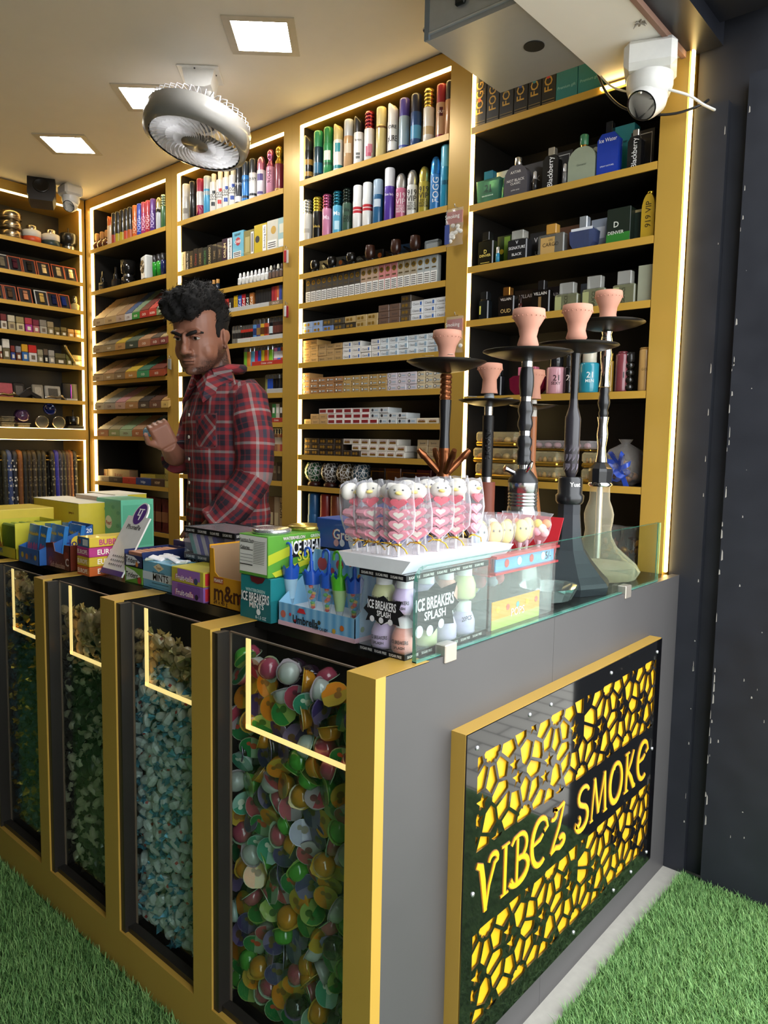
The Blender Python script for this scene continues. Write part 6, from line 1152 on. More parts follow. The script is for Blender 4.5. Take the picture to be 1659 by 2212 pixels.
# --- yellow cartons
b=MB().box(-.07,.07,0,.0015,0,.03).box(-.07,-.0685,0,.13,0,.10).box(.0685,.07,0,.13,0,.10).box(-.07,.07,.1285,.13,0,.1).box(-.07,.07,0,.13,0,.0015).prism([(-.07,.03),(-.02,.03),(-.035,.075),(-.055,.098),(-.07,.1)],0,.0015,'y')
t=cbx('pops_carton','open yellow pops carton with green packets','box',-1.53,-1.39,.075,.205,CT,.10,'C8BE30',[('d',.2,.5,.01,'3A8A50'),('t','MAGIC',.013,.25,.35,'C8402A',0,.4),('t','POPS',.013,.25,.18,'3A6AB0',0,.4)],(),.45,b)
for k in range(5): MB().rbox(-.05,.05,.012+.022*k,.028+.022*k,.004,.092,.004).build('packet',mt(['5A7A2A','8AA030','6A8A2C','A8A830','5A7A2A'][k],.35,bump=.5,scale=80),t)
cbx('cone_carton','tall yellow carton with brown cone print and white top','box',-1.70,-1.535,.085,.25,CT,.125,'D0B83A',[('p',[(.3,.75),(.95,.75),(.66,.05)],'9A6A3A'),('t','Cool',.02,.6,.68,'5A3418',0,.5)])
for k,(x0,x1,y0,hh) in enumerate(((-1.72,-1.42,.27,.142),(-1.66,-1.48,.42,.158))):
    t=cbx('yellow_carton',['long yellow carton with white lid flap behind the cone carton','yellow carton with white lid flap in the back row'][k],'box',x0,x1,y0,y0+.11,CT,hh,'D8C23A',[('t','jump in',.008,.2,.8,'8A4A1A'),('t','jump in',.008,.85,.8,'8A4A1A')]); MB().box((x0-x1)/2,(x1-x0)/2,0,.11,hh,hh+.0015).build('lid',mt('E6E0CC',.5),t)
t=cbx('shell_box','pink and white box with clear window','box',-1.62,-1.475,.36,.46,CT,.155,'CFB49A',[('r',.3,.95,.15,.85,'8A7A62'),('d',.6,.5,.025,'C8B48A'),('d',.55,.35,.02,'B8A27A')]); MB().box(-.0725,.0725,0,.1,.155,.157).build('lid',mt('E8E4DC',.5),t)
t=cbx('pearl_box','mint green leaf patterned box with round red label','box',-1.47,-1.325,.352,.46,CT,.155,'68C09A',[('d',.5,.55,.02,'F0EEE8'),('t','Pearl',.012,.5,.54,'B02A3A'),('d',.4,.04,.025,'2A8A4A',.03)]+[('d',u,v,.010,'58AC88',.006) for u,v in ((.1,.85),(.3,.8),(.7,.85),(.9,.75),(.12,.55),(.88,.5),(.2,.3),(.8,.25),(.9,.08))],[('r',.05,.95,.1,.9,'58AC88')])
# --- umbrella candies
w,d=.195,.092; BL,BL2='7DB9DC','5F9FCE'
b=MB().box(-w/2,w/2,0,.0015,0,.042).box(-w/2,w/2,d-.002,d,0,.132).prism([(0,0),(d,0),(d,.132),(d*.75,.09),(0,.042)],-w/2,-w/2+.0015,'x').prism([(0,0),(d,0),(d,.132),(d*.75,.09),(0,.042)],w/2-.0015,w/2,'x').box(-w/2+.002,w/2-.002,.002,d-.003,.0005,.0295)
FR=[('d',.07,.5,.007,'C86A5A'),('d',.17,.55,.003,'C8404A'),('d',.24,.3,.004,'B8303A'),('d',.56,.5,.004,'3A3A2A'),('d',.75,.3,.0045,'C8A03A'),('d',.85,.5,.005,'C86A2A')]
t=cbx('umbrella_candy_display','blue striped display box with pink base for umbrella candies','box',-.347,-.152,.117,.209,CT,.132,BL,[],[],.4,b)
sm_=mt(BL,.4,noise=0.01,name='striped_card'); nt=sm_.node_tree; wv=nt.nodes.new('ShaderNodeTexWave'); wv.inputs['Scale'].default_value=16.5; tc=nt.nodes.new('ShaderNodeTexCoord'); nt.links.new(tc.outputs['Object'],wv.inputs['Vector']); mx_=[n for n in nt.nodes if n.type=='MIX'][0]; mx_.inputs[6].default_value=lin('8CC0DE')+[1]; mx_.inputs[7].default_value=lin(BL2)+[1]; nt.links.new(wv.outputs['Fac'],mx_.inputs[0]); t.children[0].data.materials[0]=sm_
MB().box(-w/2,w/2,-.0006,0,0,.008).box(w/2,w/2+.0006,0,d,0,.008).build('base_band',mt('E2B9C4',.4),t); MB().box(-w/2+.0016,w/2-.0016,.0016,d-.0022,.030,.0306).build('inner_shelf',mt('DFE4E8',.5),t)
prints(t,w,d,.042,FR+[('p',[(.27,.72),(.39,.72),(.36,.92),(.3,.92)],'C8303A'),('t','Umbrella',.015,.38,.42,'15161A',0,.34),('t','FRUIT CANDY',.006,.58,.25,'15161A',0,.2)],[('d',.2,.5,.005,'4A8A3A'),('d',.7,.4,.005,'B83A3A')],'fruit_print')
q=MB()
for u,v,r,c in ((.12,.8,.013,0),(.26,.72,.006,0),(.36,.82,.010,0),(.62,.7,.005,1),(.8,.78,.006,1),(.5,.85,.004,0)): q.disc((-w/2+w*u,d-.003,.132*v),r,UX,UZ,14,c)
q.build('fruit_print',[mt('B8444A',.4),mt('C88A3A',.4)],t)
HK={'blue':'2A5CC4','green':'5CC434'}
def umbrella(px,yy,col,label,lean=0,filled=True):
    x=xs(px,CT+.07,yy); t=thing('umbrella_candy',label,'candy',(x,yy,CT+.031)); t.rotation_euler=(0,R_(lean),0); m=mt(HK[col],.25,coat=.4)
    MB().lathe([(.001,0),(.0055,.001),(.014,.052)],14).build('cone',film('E6EEF2',.12,.05),t)
    pr=[]; N=16
    V=[];F=[]
    for i in range(N): 
        a=2*math.pi*i/N; zz=.074+.0035*math.cos(4*a*2); V+=[(.0142*math.cos(a),.0142*math.sin(a),.05),(.0175*math.cos(a),.0175*math.sin(a),zz)]
    F=[(2*i,2*((i+1)%N),2*((i+1)%N)+1,2*i+1) for i in range(N)]
    MB().add(V,F,0,True).lathe([(.001,.056),(.0145,.057)],14).build('canopy_cup',m,t)
    MB().tube([(0,0,.056),(0,0,.092)],.0038,8).tube([(0,0,.09),(0,0,.108)]+[(-.008+.008*math.cos(a),0,.108+.008*math.sin(a)) for a in (.5,1,1.57,2.2,2.8,3.14)]+[(-.016,0,.100)],.0025,8).build('handle',m,t)
    if filled:
        for k in range(11):
            z=.008+.004*k; r=.014*z/.055-.003; a=k*2.4; MB().ell((max(r,0)*.7*math.cos(a),max(r,0)*.7*math.sin(a),z),.0045,.0045,.0035,8,5).build('sweet',mt(['D84A3A','E8B83A','5AB04A','4AA0C8','E8923A'][k%5],.35),t)
    else: MB().lathe([(.0075,.012),(.0142,.05)],12).build('label_wrap',mt('A9CFE4' if col=='blue' else 'A8C890',.45),t); 
for px,yy,c,l,f,lab in ((628,.150,'blue',0,False,'blue topped umbrella candy with pale blue label, standing apart'),(677,.140,'blue',-4,True,'blue topped umbrella candy beside the striped back, full of sweets'),(707,.140,'blue',2,True,'blue topped umbrella candy between a blue and the green one'),(734,.140,'green',0,False,'green topped umbrella candy'),(765,.140,'blue',0,True,'blue topped umbrella candy at the open side of the display')): umbrella(px,yy,c,lab,l,f)
# --- blue lollipop carton behind
p0=at(683,1180,'y',.235)
cbx('display_riser','plain black card riser under the blue lollipop carton','box',p0.x,p0.x+.21,.24,.36,CT,p0.z-CT-.0008,'1A1A1C')
t=cbx('lollipop_carton','royal blue lollipop carton with splash print and white handle flap','box',p0.x,p0.x+.20,.236,.34,p0.z,.058,'1F4C9C',[('d',.5,.5,.014,'E8ECF4',.028),('t','GreatPop',.021,.5,.52,'B83A2E',0,.62),('t','GreatPop',.020,.5,.525,'F4ECE4',0,.58),('t','Super Surprise',.008,.7,.15,'E8ECF4',0,.5),('d',.28,.22,.007,'D8A0A0'),('d',.36,.24,.007,'E8E8F0')],[('d',.5,.5,.012,'E8ECF4')])
MB().prism([(-.1,.058),(.1,.058),(.03,.1),(-.02,.085)],.1,.103,'y').build('back_flap',mt('2A5CB0',.4),t)
MB().prism([(-.05,.05),(0,.05),(.005,.075),(-.002,.095),(-.015,.098),(-.02,.115),(-.036,.118),(-.04,.1),(-.055,.09)],.06,.062,'y').build('cloud_flap',mt('E4E6EA',.4),t)
# --- clear box of mint bottles and the tray of marshmallow pops on it
bx0,bx1,by0,by1,bh=-.125,-.028,.098,.328,.135
t=thing('bottle_pack','clear carton of fruit mint bottles with black splash print','box',((bx0+bx1)/2,by0,CT)); w,d=bx1-bx0,by1-by0
MB().rbox(-w/2,w/2,0,d,0,bh,.001).build('case',film('E6EAEE',.08,.05),t)
for z0 in (0,bh-.010): 
    q=MB()
    for bx in ((-w/2-.0006,w/2+.0006,-.0006,.0004),(w/2-.0004,w/2+.0006,0,d)): q.box(bx[0],bx[1],bx[2],bx[3],z0,z0+.010)
    q.build('rim',RM,t); q=MB()
    for k in range(3): q.text('SUGAR FREE',.0045,(-w/2+.017+.031*k,-.001,z0+.005),UX,UZ,0,wmax=.026)
    for k in range(6): q.text('SUGAR FREE',.0045,(w/2+.001,.02+.036*k,z0+.005),UY,UZ,0,wmax=.028)
    q.build('lettering',PAPER,t)
sp=lambda u0,u1,v0,v1:[(u0+(u1-u0)*a,v0+(v1-v0)*b) for a,b in ((.0,.45),(.12,.7),(.1,.9),(.35,.88),(.5,1),(.62,.86),(.95,.92),(.88,.66),(1,.5),(.86,.36),(.9,.1),(.6,.16),(.45,0),(.3,.14),(.06,.06),(.12,.3))]
prints(t,w,d,bh,[('p',sp(.1,.98,.36,.72),'1A1A1E'),('t','ICE BREAKERS',.014,.5,.60,'F0F0F2',0,.62),('t','SPLASH',.009,.55,.5,'F0F0F2',0,.3),('d',.3,.42,.005,'D8D8DC'),('d',.5,.42,.005,'D8D8DC'),('d',.7,.42,.005,'D8D8DC')],[('p',sp(.04,.62,.22,.85),'2A2A30'),('t','ICE BREAKERS',.02,.33,.62,'F0F0F2',0,.45),('t','SPLASH',.014,.33,.47,'F0F0F2',0,.25),('d',.15,.3,.010,'C8C8CE'),('d',.27,.28,.009,'C8C8CE'),('d',.4,.33,.008,'C8C8CE'),('t','20PCS',.008,.72,.3,'3A3A40',0,.2)],'splash_print')
bc=[('CDBBDD','violet'),('E3A090','orange'),('DADDA0','lemon'),('D3BCE0','lilac')]
for i in range(2):
    for j in range(4):
        for k in range(2):
            c=bc[(i+2*k+j)%4][0]; x=-w/2+.027+.044*i; y=.03+.055*j; z=.004+.064*k
            o=MB().lathe([(.001,0),(.017,0),(.0205,.005),(.0205,.026),(.016,.038),(.012,.041)],14).build('mint_bottle',mt(c,.3,noise=.25,scale=60),t,(x,y,z)); MB().lathe([(.0135,.041),(.0135,.058),(.001,.059)],14).build('bottle_cap',mt('ECEBE9',.35),o)
            if j==0: MB().textcyl('ICE BREAKERS',.006,.0209,.25,.020,0,.02,wmax=.032).textcyl('SPLASH',.0045,.0209,.25,.011,0,.02).build('lettering',INK,o)
t=thing('white_tray','white tray of marshmallow pops on the clear carton','tray',(-.095,.095,CT+bh+.0012)); q=MB(); w,d=.155,.30
q.prism([(-w/2+.018,0),(w/2-.018,0),(w/2,.022),(-w/2,.022)],0,d,'y'); q.build('tray',mt('E6E8EC',.4),t)
MB().prism([(w/2-.017,.0005),(w/2+.0006,.0225),(w/2,.022),(w/2-.018,0)],0,d,'y').build('printed_edge',mt('DCE2EC',.4),t)
# --- marshmallow pops
PK,PK2,CRM=mt('D98896',.55,noise=.1),mt('D04A5C',.5),mt('DDD8CA',.55); WR=film('E4E4EA',.09,.12); GT=mt('C9A23A',.25,.9)
def heart(s): 
    return [(s*.001*16*math.sin(a)**3/16*10,s*.001*(13*math.cos(a)-5*math.cos(2*a)-2*math.cos(3*a)-math.cos(4*a))/16*10) for a in [i*math.pi/8 for i in range(16)]]
POP=[]
def make_pop():
    t=thing('marshmallow_pop','x','candy'); z0=.03
    MB().tube([(0,0,0),(0,0,.05)],.0022,6).build('stick',mt('EDEDED',.4),t)
    for k in range(3): 
        z=z0+.012+.021*k; MB().prism([(x*1.5,zz*1.35+z) for x,zz in heart(1)],-.008,.008,'y').build('heart',PK,t); MB().prism([(x*.8,zz*.7+z+.0005) for x,zz in heart(1)],-.0088,-.0078,'y').build('heart_centre',CRM,t)
    MB().ell((0,0,z0+.098),.0165,.0115,.0175,14,10).build('bird_head',CRM,t)
    MB().prism([(x*1.25,zz*1.1+z0+.078) for x,zz in heart(1)],-.0125,-.006,'y').build('red_heart',PK2,t)
    for sx in (-1,1): MB().ell((sx*.006,-.0105,z0+.104),.0017,.001,.0019,8,5).build('eye',mt('4A4A50',.3),t)
    MB().ell((0,-.0125,z0+.098),.0055,.005,.0036,10,6).build('beak',mt('E6D07A',.4),t)
    V=[];n=10
    lv=[(.0,.010),(.016,.011),(.024,.004),(.034,.012),(.05,.021),(.085,.023),(.12,.023),(.137,.021),(.150,.018)]
    for z,r in lv:
        for i in range(n):
            a=2*math.pi*i/n; rr_=r*(1+.10*math.sin(i*5+z*300)); V.append((rr_*math.cos(a),rr_*.62*math.sin(a)*(1 if z<.14 else .2),z+.002*math.sin(i*3)))
    MB().add(V,[(j*n+i,j*n+(i+1)%n,(j+1)*n+(i+1)%n,(j+1)*n+i) for j in range(len(lv)-1) for i in range(n)],0,True).build('wrapper',WR,t)
    MB().lathe([(.0045,.022),(.0055,.024),(.0045,.026)],8).tube([(0,-.004,.024),(.010,-.010,.018),(.014,-.008,.008)],.0012,5).tube([(0,-.004,.024),(-.010,-.009,.026),(-.016,-.006,.020)],.0012,5).build('gold_tie',GT,t)
    return t
pop0=make_pop(); KIDS[pop0.name]=list(pop0.children)
SP=[]
for k in range(13):
    sv=-.036+.0168*k; x=min(-.055,(sv-.078)/.755) if (k%2==0 or sv<.02) else -.125
    SP.append((x,(sv-.755*x)/.656,(1.7 if k<2 else 1.5 if k==12 else rnd.uniform(.45,.85)),rnd.uniform(-3,3),(-14,-9,-6)[k] if k<3 else rnd.uniform(-4,4)))
for k,(x,y,rz,lx,ly) in enumerate(SP):
    lab=['turned sideways at the tray end','turned sideways behind the first','facing out, with tilted wrapper'][k] if k<3 else 'upright among the others on the white tray' if k!=12 else 'turned away beside the small lollipops'
    o=pop0 if k==0 else dup(pop0,(0,0,0)); o.location=(x,y,CT+bh+.024); o.scale=(1.1,1.0,.80); o.rotation_euler=(R_(lx),R_(ly),rz); o['label']='pink heart and white bird marshmallow pop '+lab; o['group']='marshmallow pops on the white tray'
# --- red lollipop stand
t=thing('lollipop_stand','clear fronted lollipop box with red tray and blue sign strip','display stand',(-.115,.345,CT)); w,d,h=.16,.235,.125
MB().box(-w/2,w/2,0,d,0,.10).build('case',film('E8E8EA',.10,.06),t)
rd=mt('C02A34',.35,coat=.3)
q=MB().box(-w/2,w/2,0,d,.10,.104).prism([(0,.104),(d,.104),(d,.108),(0,.108)],w/2-.001,w/2+.012,'x').prism([(d-.002,.1),(d,.1),(d+.04,.19),(d+.038,.19)],-w/2,w/2,'x'); q.prism([(0,.1),(d,.1),(d,.112),(0,.135)],-w/2-.001,-w/2+.001,'x'); q.build('red_tray',rd,t)
MB().box(w/2+.001,w/2+.004,.012,d-.006,.108,.134).build('sign_strip',mt('6FA6D6',.4),t); MB().box(w/2-.001,w/2+.014,0,d,.134,.139).build('red_lip',rd,t)
q=MB(); 
for k in range(4): q.disc((w/2+.0046,.05+.045*k,.121),.008,UY,UZ,12,k%2)
q.text('5/-',.016,(w/2+.0048,.205,.121),UY,UZ,2); q.build('sign_print',[mt('C8504A',.4),mt('E8ECF2',.4),INK],t)
MB().box(w/2-.001,w/2+.0006,.01,d*.78,.0,.052).build('orange_label',mt('DE9A4A',.4),t); MB().box(w/2+.0004,w/2+.0009,.01,d*.78,.0,.018).build('green_label',mt('B8CC6A',.4),t)
q=MB().text('POPS',.016,(w/2+.0014,.1,.024),UY,UZ,0)
for k in range(5): q.disc((w/2+.0012,.03+.035*k,.036),.006,UY,UZ,10,k%3+1)
q.build('label_print',[PAPER,mt('E8D84A',.4),mt('D86A5A',.4),mt('6AA0A0',.4)],t)
for k in range(9): MB().ell((rnd.uniform(-.05,.06),rnd.uniform(.03,.2),rnd.uniform(.06,.085)),.016,.012,.014,10,6).build('stored_lollipop',mt(rnd.choice(['E8D87A','E6A8B0','C8D0E0','E87A80']),.5),t)
LB=[('E4D98E','pale yellow'),('E9C58A','peach'),('B9C9D2','pale blue'),('E8B0B8','pink'),('EDE6C4','cream')]
def lolly(x,y,z,c,label,lean,kind):
    t=thing('lollipop',label,'candy',(x,y,z),0,'small lollipops in the red tray'); t.rotation_euler=(R_(lean[0]),R_(lean[1]),1.0)
    MB().lathe([(.0022,0),(.0032,.03),(.0045,.045)],8).build('stick',mt('E6B8C4',.3),t)
    if kind==0: MB().ell((0,0,.068),.017,.010,.023,12,8).build('candy',mt(c,.5),t)
    else:
        for i,(dx,dz,cc) in enumerate(((-.009,.062,'E8A0AA'),(.009,.062,'F0B8B8'),(-.009,.078,'E4CE6A'),(.010,.080,'E88A50'),(0,.07,'F0E6D4'))): MB().ell((dx,0 if i<4 else -.004,dz),.010,.008,.009,10,6).build('petal',mt(cc,.5),t)
    if kind==0:
        for sx in (-1,1): MB().ell((sx*.006,-.0098,.074),.002,.001,.0025,8,5).build('eye',mt('8A8A80',.3),t)
    n=10;V=[];lv=[(.035,.005),(.045,.012),(.06,.021),(.08,.021),(.092,.018),(.102,.022)]
    for zz,r in lv:
        for i in range(n): a=2*math.pi*i/n; V.append((r*(1+.08*math.sin(i*4+zz*200))*math.cos(a),r*.62*math.sin(a),zz))
    MB().add(V,[(j*n+i,j*n+(i+1)%n,(j+1)*n+(i+1)%n,(j+1)*n+i) for j in range(len(lv)-1) for i in range(n)],0,True).build('wrapper',WR,t)
for k,(x,y,c,ln,kd) in enumerate([(-.075,.36,2,(0,4),0),(-.065,.40,1,(0,2),0),(-.06,.43,0,(0,2),0),(-.095,.40,0,(0,0),0),(-.10,.45,4,(0,0),0),(-.055,.475,0,(0,4),0),(-.09,.50,4,(0,2),1),(-.05,.535,4,(0,8),1),(-.065,.52,1,(0,2),0),(-.13,.44,1,(0,0),0)]):
    lolly(x,y,CT+.1045,LB[c][0],(LB[c][1]+' face lollipop' if kd==0 else 'flower shaped lollipop')+[' nearest the marshmallow pops',' with orange tint',' with winking eyes',' behind the winking one',' in the back row',' beside the flower ones',' in the middle',' at the tray end',' by the end flower',' tucked at the back'][k],ln,kd)
# --- cut glass dish behind the screen
t=thing('glass_dish','oval cut glass dish lying behind the glass screen','dish',(-.085,.655,CT)); t.scale=(1,1.25,1); t.location.y=.66
MB().lathe([(.001,.002),(.03,.002),(.045,.012),(.058,.035),(.0605,.036),(.047,.008),(.03,.0),(.001,.0)],16,sm=False).build('dish',mt('C9D2D0',.05,trans=.85),t)
# ================================================================ hookahs
CLAY=mt('C9907A',.75,noise=.08,scale=30,bump=.15,name='terracotta_clay')
def hk(x,y):
    dep=(Vector((x,y,1.2))-CAM).dot(_f)
    return lambda prof:[(hw*dep/FPX,zs(py,x,y)-CT) for py,hw in prof][::-1]
def base(p): p=[(r,max(z,.004)) for r,z in p]; p[0]=(p[0][0],.0005); return p
def bowl(t,c,prof): 
    p=c(prof); top=p[-1]; MB().lathe(p+[(top[0]*.86,top[1]+.001),(top[0]*.8,top[1]-.012),(.004,top[1]-.02)],20).build('clay_bowl',CLAY,t)
    r=c([(prof[1][0],prof[1][1])])[0]; q=MB()
    for k in range(22): a=2*math.pi*k/22; q.ell((r[0]*1.0*math.cos(a),r[0]*math.sin(a),r[1]-.002),.0012,.0012,.0012,5,4)
    o=q.build('bead_rim',CLAY,t); o['kind']='stuff'
def trayp(t,c,py,hw,dy,m):
    (r,z),=c([(py,hw)]); z2=c([(py+dy,1)])[0][1]; MB().lathe([(r*.12,z2),(r*.5,z2+(z-z2)*.25),(r*.85,z2+(z-z2)*.7),(r,z),(r*.99,z+.0015),(r*.84,z2+(z-z2)*.8),(r*.3,z2+(z-z2)*.5),(r*.12,z2+.004)],28).build('ash_tray',m,t)
MB_BK=mt('16171A',.3,coat=.3,name='black_lacquer'); BRZ=mt('8A5434',.28,.85,name='bronze'); DKM=mt('2A2724',.35,.6,name='dark_metal')
BUMP=mt('26262B',.45,noise=.3,scale=200)
def foils(t,c,py,hw,n):
    (r,z),=c([(py,hw)])
    for k in range(n):
        a=2*math.pi*k/n+rnd.uniform(-.2,.2); o=MB().box(-.014,.014,-.006,.006,0,.0006).build('foil_piece',mt('9A9488',.25,.7),t,(r*.7*math.cos(a),r*.7*math.sin(a),z+.001+.0008*k)); o.rotation_euler=(rnd.uniform(-.1,.1),rnd.uniform(-.1,.1),a)
# bronze
x,y=-.365,.645; c=hk(x,y); t=thing('hookah','bronze and black hookah with four hose ports and clay bowl','hookah',(x,y,CT))
bowl(t,c,[(715,30),(728,31),(748,20),(765,17),(780,20)]); trayp(t,c,782,86,24,DKM); foils(t,c,778,80,7)
rb=[]; 
for k in range(5): rb+=[(808+11*k,11),(813+11*k,12.8),(817+11*k,12.8),(818+11*k,10.3)]
MB().lathe(c(rb+[(864,13)]),18).build('ribbed_neck',BRZ,t); MB().lathe(c([(864,13),(885,12.5),(915,11),(940,10.5),(968,12)]),18).build('stem',MB_BK,t)
MB().lathe(c([(968,12),(975,12.8),(980,11),(985,12.5),(990,11),(996,12.5),(1003,11),(1012,12),(1030,16)]),18).build('ribbed_base',BRZ,t)
zc=c([(1015,1)])[0][1]
for k,a in enumerate((-2.4,-.55,.9,2.6)):
    dx,dy=math.cos(a),math.sin(a); pp=[(dx*.012,dy*.012,zc-.005),(dx*.03,dy*.03,zc+.014),(dx*.045,dy*.045,zc+.030),(dx*.047,dy*.047,zc+.032),(dx*.062,dy*.062,zc+.048)]
    MB().tube(pp,[.0075,.0085,.0075,.0095,.006],10).build('hose_port',BRZ,t)
MB().lathe(base(c([(1030,20),(1036,40),(1080,30),(1130,42),(1190,50),(1215,44)])),20).build('vase',mt('1A1614',.1,trans=.3,coat=.5),t)
# small black
x,y=-.41,.90; c=hk(x,y); t=thing('hookah','slim matt black tube hookah with terracotta foot and clay bowl','hookah',(x,y,CT)); bowl(t,c,[(786,26),(797,27),(820,15),(838,16),(850,18)]); MB().lathe(c([(850,10),(860,11)]),14).build('grommet',mt('9AA0A4',.5),t); trayp(t,c,865,66,14,DKM); foils(t,c,862,60,6)
MB().lathe(c([(872,11),(880,9.5),(897,9.5)]),16).build('neck',SILV,t); MB().lathe(c([(898,12.5),(1030,11.5)]),16).build('stem',mt('121214',.5),t); MB().lathe(c([(1030,11.8),(1041,11.8)]),16).build('ring',SILV,t); MB().lathe(base(c([(1041,19),(1100,19),(1180,30),(1205,30)])),16).build('foot',mt('8A4A3A',.5),t)
dep=c([(960,12.6)])[0]; MB().textcyl('LEGIONE',.014,dep[0],.6,dep[1],0,.02,True).build('lettering',mt('050506',.15),t)
# far terracotta one
x,y=-.345,1.02; c=hk(x,y); t=thing('hookah','terracotta stemmed hookah behind the black wavy one','hookah',(x,y,CT)); bowl(t,c,[(800,22),(810,23),(835,13),(850,14),(862,16)]); trayp(t,c,876,52,10,mt('5A5244',.25,.8)); MB().lathe(c([(864,7),(880,8),(900,8)]),14).build('neck',mt('D8D4CC',.4),t); MB().lathe(c([(900,9),(1000,9)]),14).build('stem',mt('A86A44',.4),t); MB().lathe(base(c([(1000,8),(1030,14),(1120,26),(1190,30),(1200,26)])),14).build('vase',mt('B87A50',.3),t)
# black wavy
x,y=-.155,.655; c=hk(x,y); t=thing('hookah','black wavy wooden hookah with silver rings and steel base','hookah',(x,y,CT)); bowl(t,c,[(669,34),(684,35.5),(708,22),(727,18),(745,23),(752,20)]); MB().lathe(c([(752,13),(760,13)]),14).build('grommet',mt('8A9298',.5),t); trayp(t,c,761,96,20,DKM)
MB().lathe(c([(768,12),(781,12),(793,12)]),16).build('neck',SILV,t)
for a in ([(794,13),(815,16),(835,16),(857,13)],[(867,12),(880,16.5),(888,17),(900,13.5),(912,16.5),(920,16.5),(931,12)],[(941,12),(950,16.5),(960,16.5),(969,13),(976,16),(984,15),(990,15),(996,17),(1004,14)]): MB().lathe(c(a),18).build('stem',MB_BK,t)
for a in ([(857,12.4),(867,12.4)],[(931,12.4),(941,12.4)],[(1004,12),(1013,12)]): MB().lathe(c(a),16).build('ring',CHROME,t)
MB().lathe(c([(1013,13),(1022,22),(1036,32),(1042,33)]),20).build('cone',mt('1A1A1D',.35),t)
st=[(1042,32)]
for k in range(5): st+=[(1062+7*k,32),(1063+7*k,30.5),(1065+7*k,30.5),(1066+7*k,32)]
MB().lathe(base(c(st+[(1110,34),(1160,36),(1260,48),(1275,44)])),24).build('steel_base',mt('B8BABC',.18,.95),t)
z=c([(1018,1)])[0][1]; MB().tube([(-.012,-.012,z-.006),(-.022,-.03,z+.004),(-.026,-.036,z+.006)],[.006,.006,.008],10).build('valve',CHROME,t); MB().tube([(.012,-.01,z-.004),(.024,-.014,z+.012),(.03,-.016,z+.022)],[.004,.006,.003],8).build('valve',CHROME,t)
# carved black with faceted vase
x,y=-.125,.82; c=hk(x,y); t=thing('hookah','tall carved black hookah on a faceted black vase','hookah',(x,y,CT)); bowl(t,c,[(660,31),(673,32.5),(698,21),(715,18.5),(730,22.5),(737,17)]); MB().lathe(c([(737,12),(742,12)]),14).build('grommet',mt('8A9298',.5),t); trayp(t,c,747,90,17,DKM)
sp_=[(763,11)]
for k in range(7): sp_+=[(768+13*k,10.6-.3*k),(774+13*k,9.8-.3*k)]
MB().lathe(c(sp_+[(862,8.5)]),16).build('neck',MB_BK,t); MB().lathe(c([(862,8.5),(880,10),(893,14),(905,17),(960,16.5),(1018,15),(1024,12),(1030,10)]),20).build('stem',mt('2B282D',.35,noise=.0,coat=.3),t)
q=MB(); prf=c([(905,17.3),(1015,15.3)])
for k in range(26):   # carved leaf scrolls
    a=-1.57+(k%5-2)*.62+rnd.uniform(-.15,.15); z0=prf[0][1]+(prf[1][1]-prf[0][1])*((k//5)+.5)/5.4; r=prf[0][0]+.0007
    for j in range(5): pts=[(r*math.cos(a+.42*math.sin(s*.5)*(.3+.2*j)),r*math.sin(a+.42*math.sin(s*.5)*(.3+.2*j)),z0+.004*s-.012) for s in range(5)]; q.tube(pts,.00055,3,cap=False)
q=q.build('carving',mt('77707C',.4),t); q['kind']='stuff'
MB().lathe(c([(1030,24),(1034,26.5),(1066,26.5),(1070,31),(1082,30),(1088,26)]),20).build('collar',MB_BK,t); 
dep=c([(1045,27)])[0]; MB().textcyl('Yuat',.010,dep[0],.9,dep[1],0,.02).build('lettering',PAPER,t)
MB().lathe(base(c([(1086,25),(1110,25),(1160,30),(1185,38),(1210,56),(1235,78),(1248,92),(1256,97),(1262,93)])),8,sm=False).build('vase',mt('25282E',.45,noise=.15,scale=40),t)
# clear glass
x,y=-.152,1.04; c=hk(x,y); t=thing('hookah','silver and black hookah on a clear glass vase','hookah',(x,y,CT)); bowl(t,c,[(630,28),(641,29),(664,19),(680,17),(694,20)]); trayp(t,c,698,78,18,DKM)
MB().lathe(c([(717,12),(724,10),(733,12.5),(738,13),(743,11)]),16).build('neck',CHROME,t); MB().lathe(c([(744,10),(762,12.5),(775,12),(800,9),(820,9.5),(836,13)]),16).build('stem',CHROME,t); MB().lathe(c([(837,10),(845,11.5),(852,10),(862,12),(870,13.5),(878,12),(886,9),(893,11),(901,9)]),16).build('stem',MB_BK,t); MB().lathe(c([(901,13),(918,10),(938,12.5),(950,11.5),(966,9),(980,10),(998,13)]),16).build('stem',CHROME,t)
MB().lathe(c([(998,12),(1012,25),(1018,26),(1042,25)]),10,sm=False).build('collar',MB_BK,t); MB().lathe(c([(1042,25),(1046,27.5),(1050,25)]),18).build('ring',CHROME,t)
gl=[(1050,21),(1080,22),(1095,28),(1110,32),(1125,31),(1143,28),(1158,30),(1180,42),(1200,66),(1215,84),(1228,92),(1240,90),(1246,80)]
MB().lathe(base(c(gl[:-2]+[(1234,84)])),20).build('glass_vase',film('F0E6C8',.16,.04),t); MB().lathe(c([(1050,7),(1205,7)]),12).build('down_stem',mt('D8DAD8',.2,.7),t); MB().lathe(base(c([(1218,82),(1230,80)])),20).build('water',film('E8DCC0',.15,.05),t)
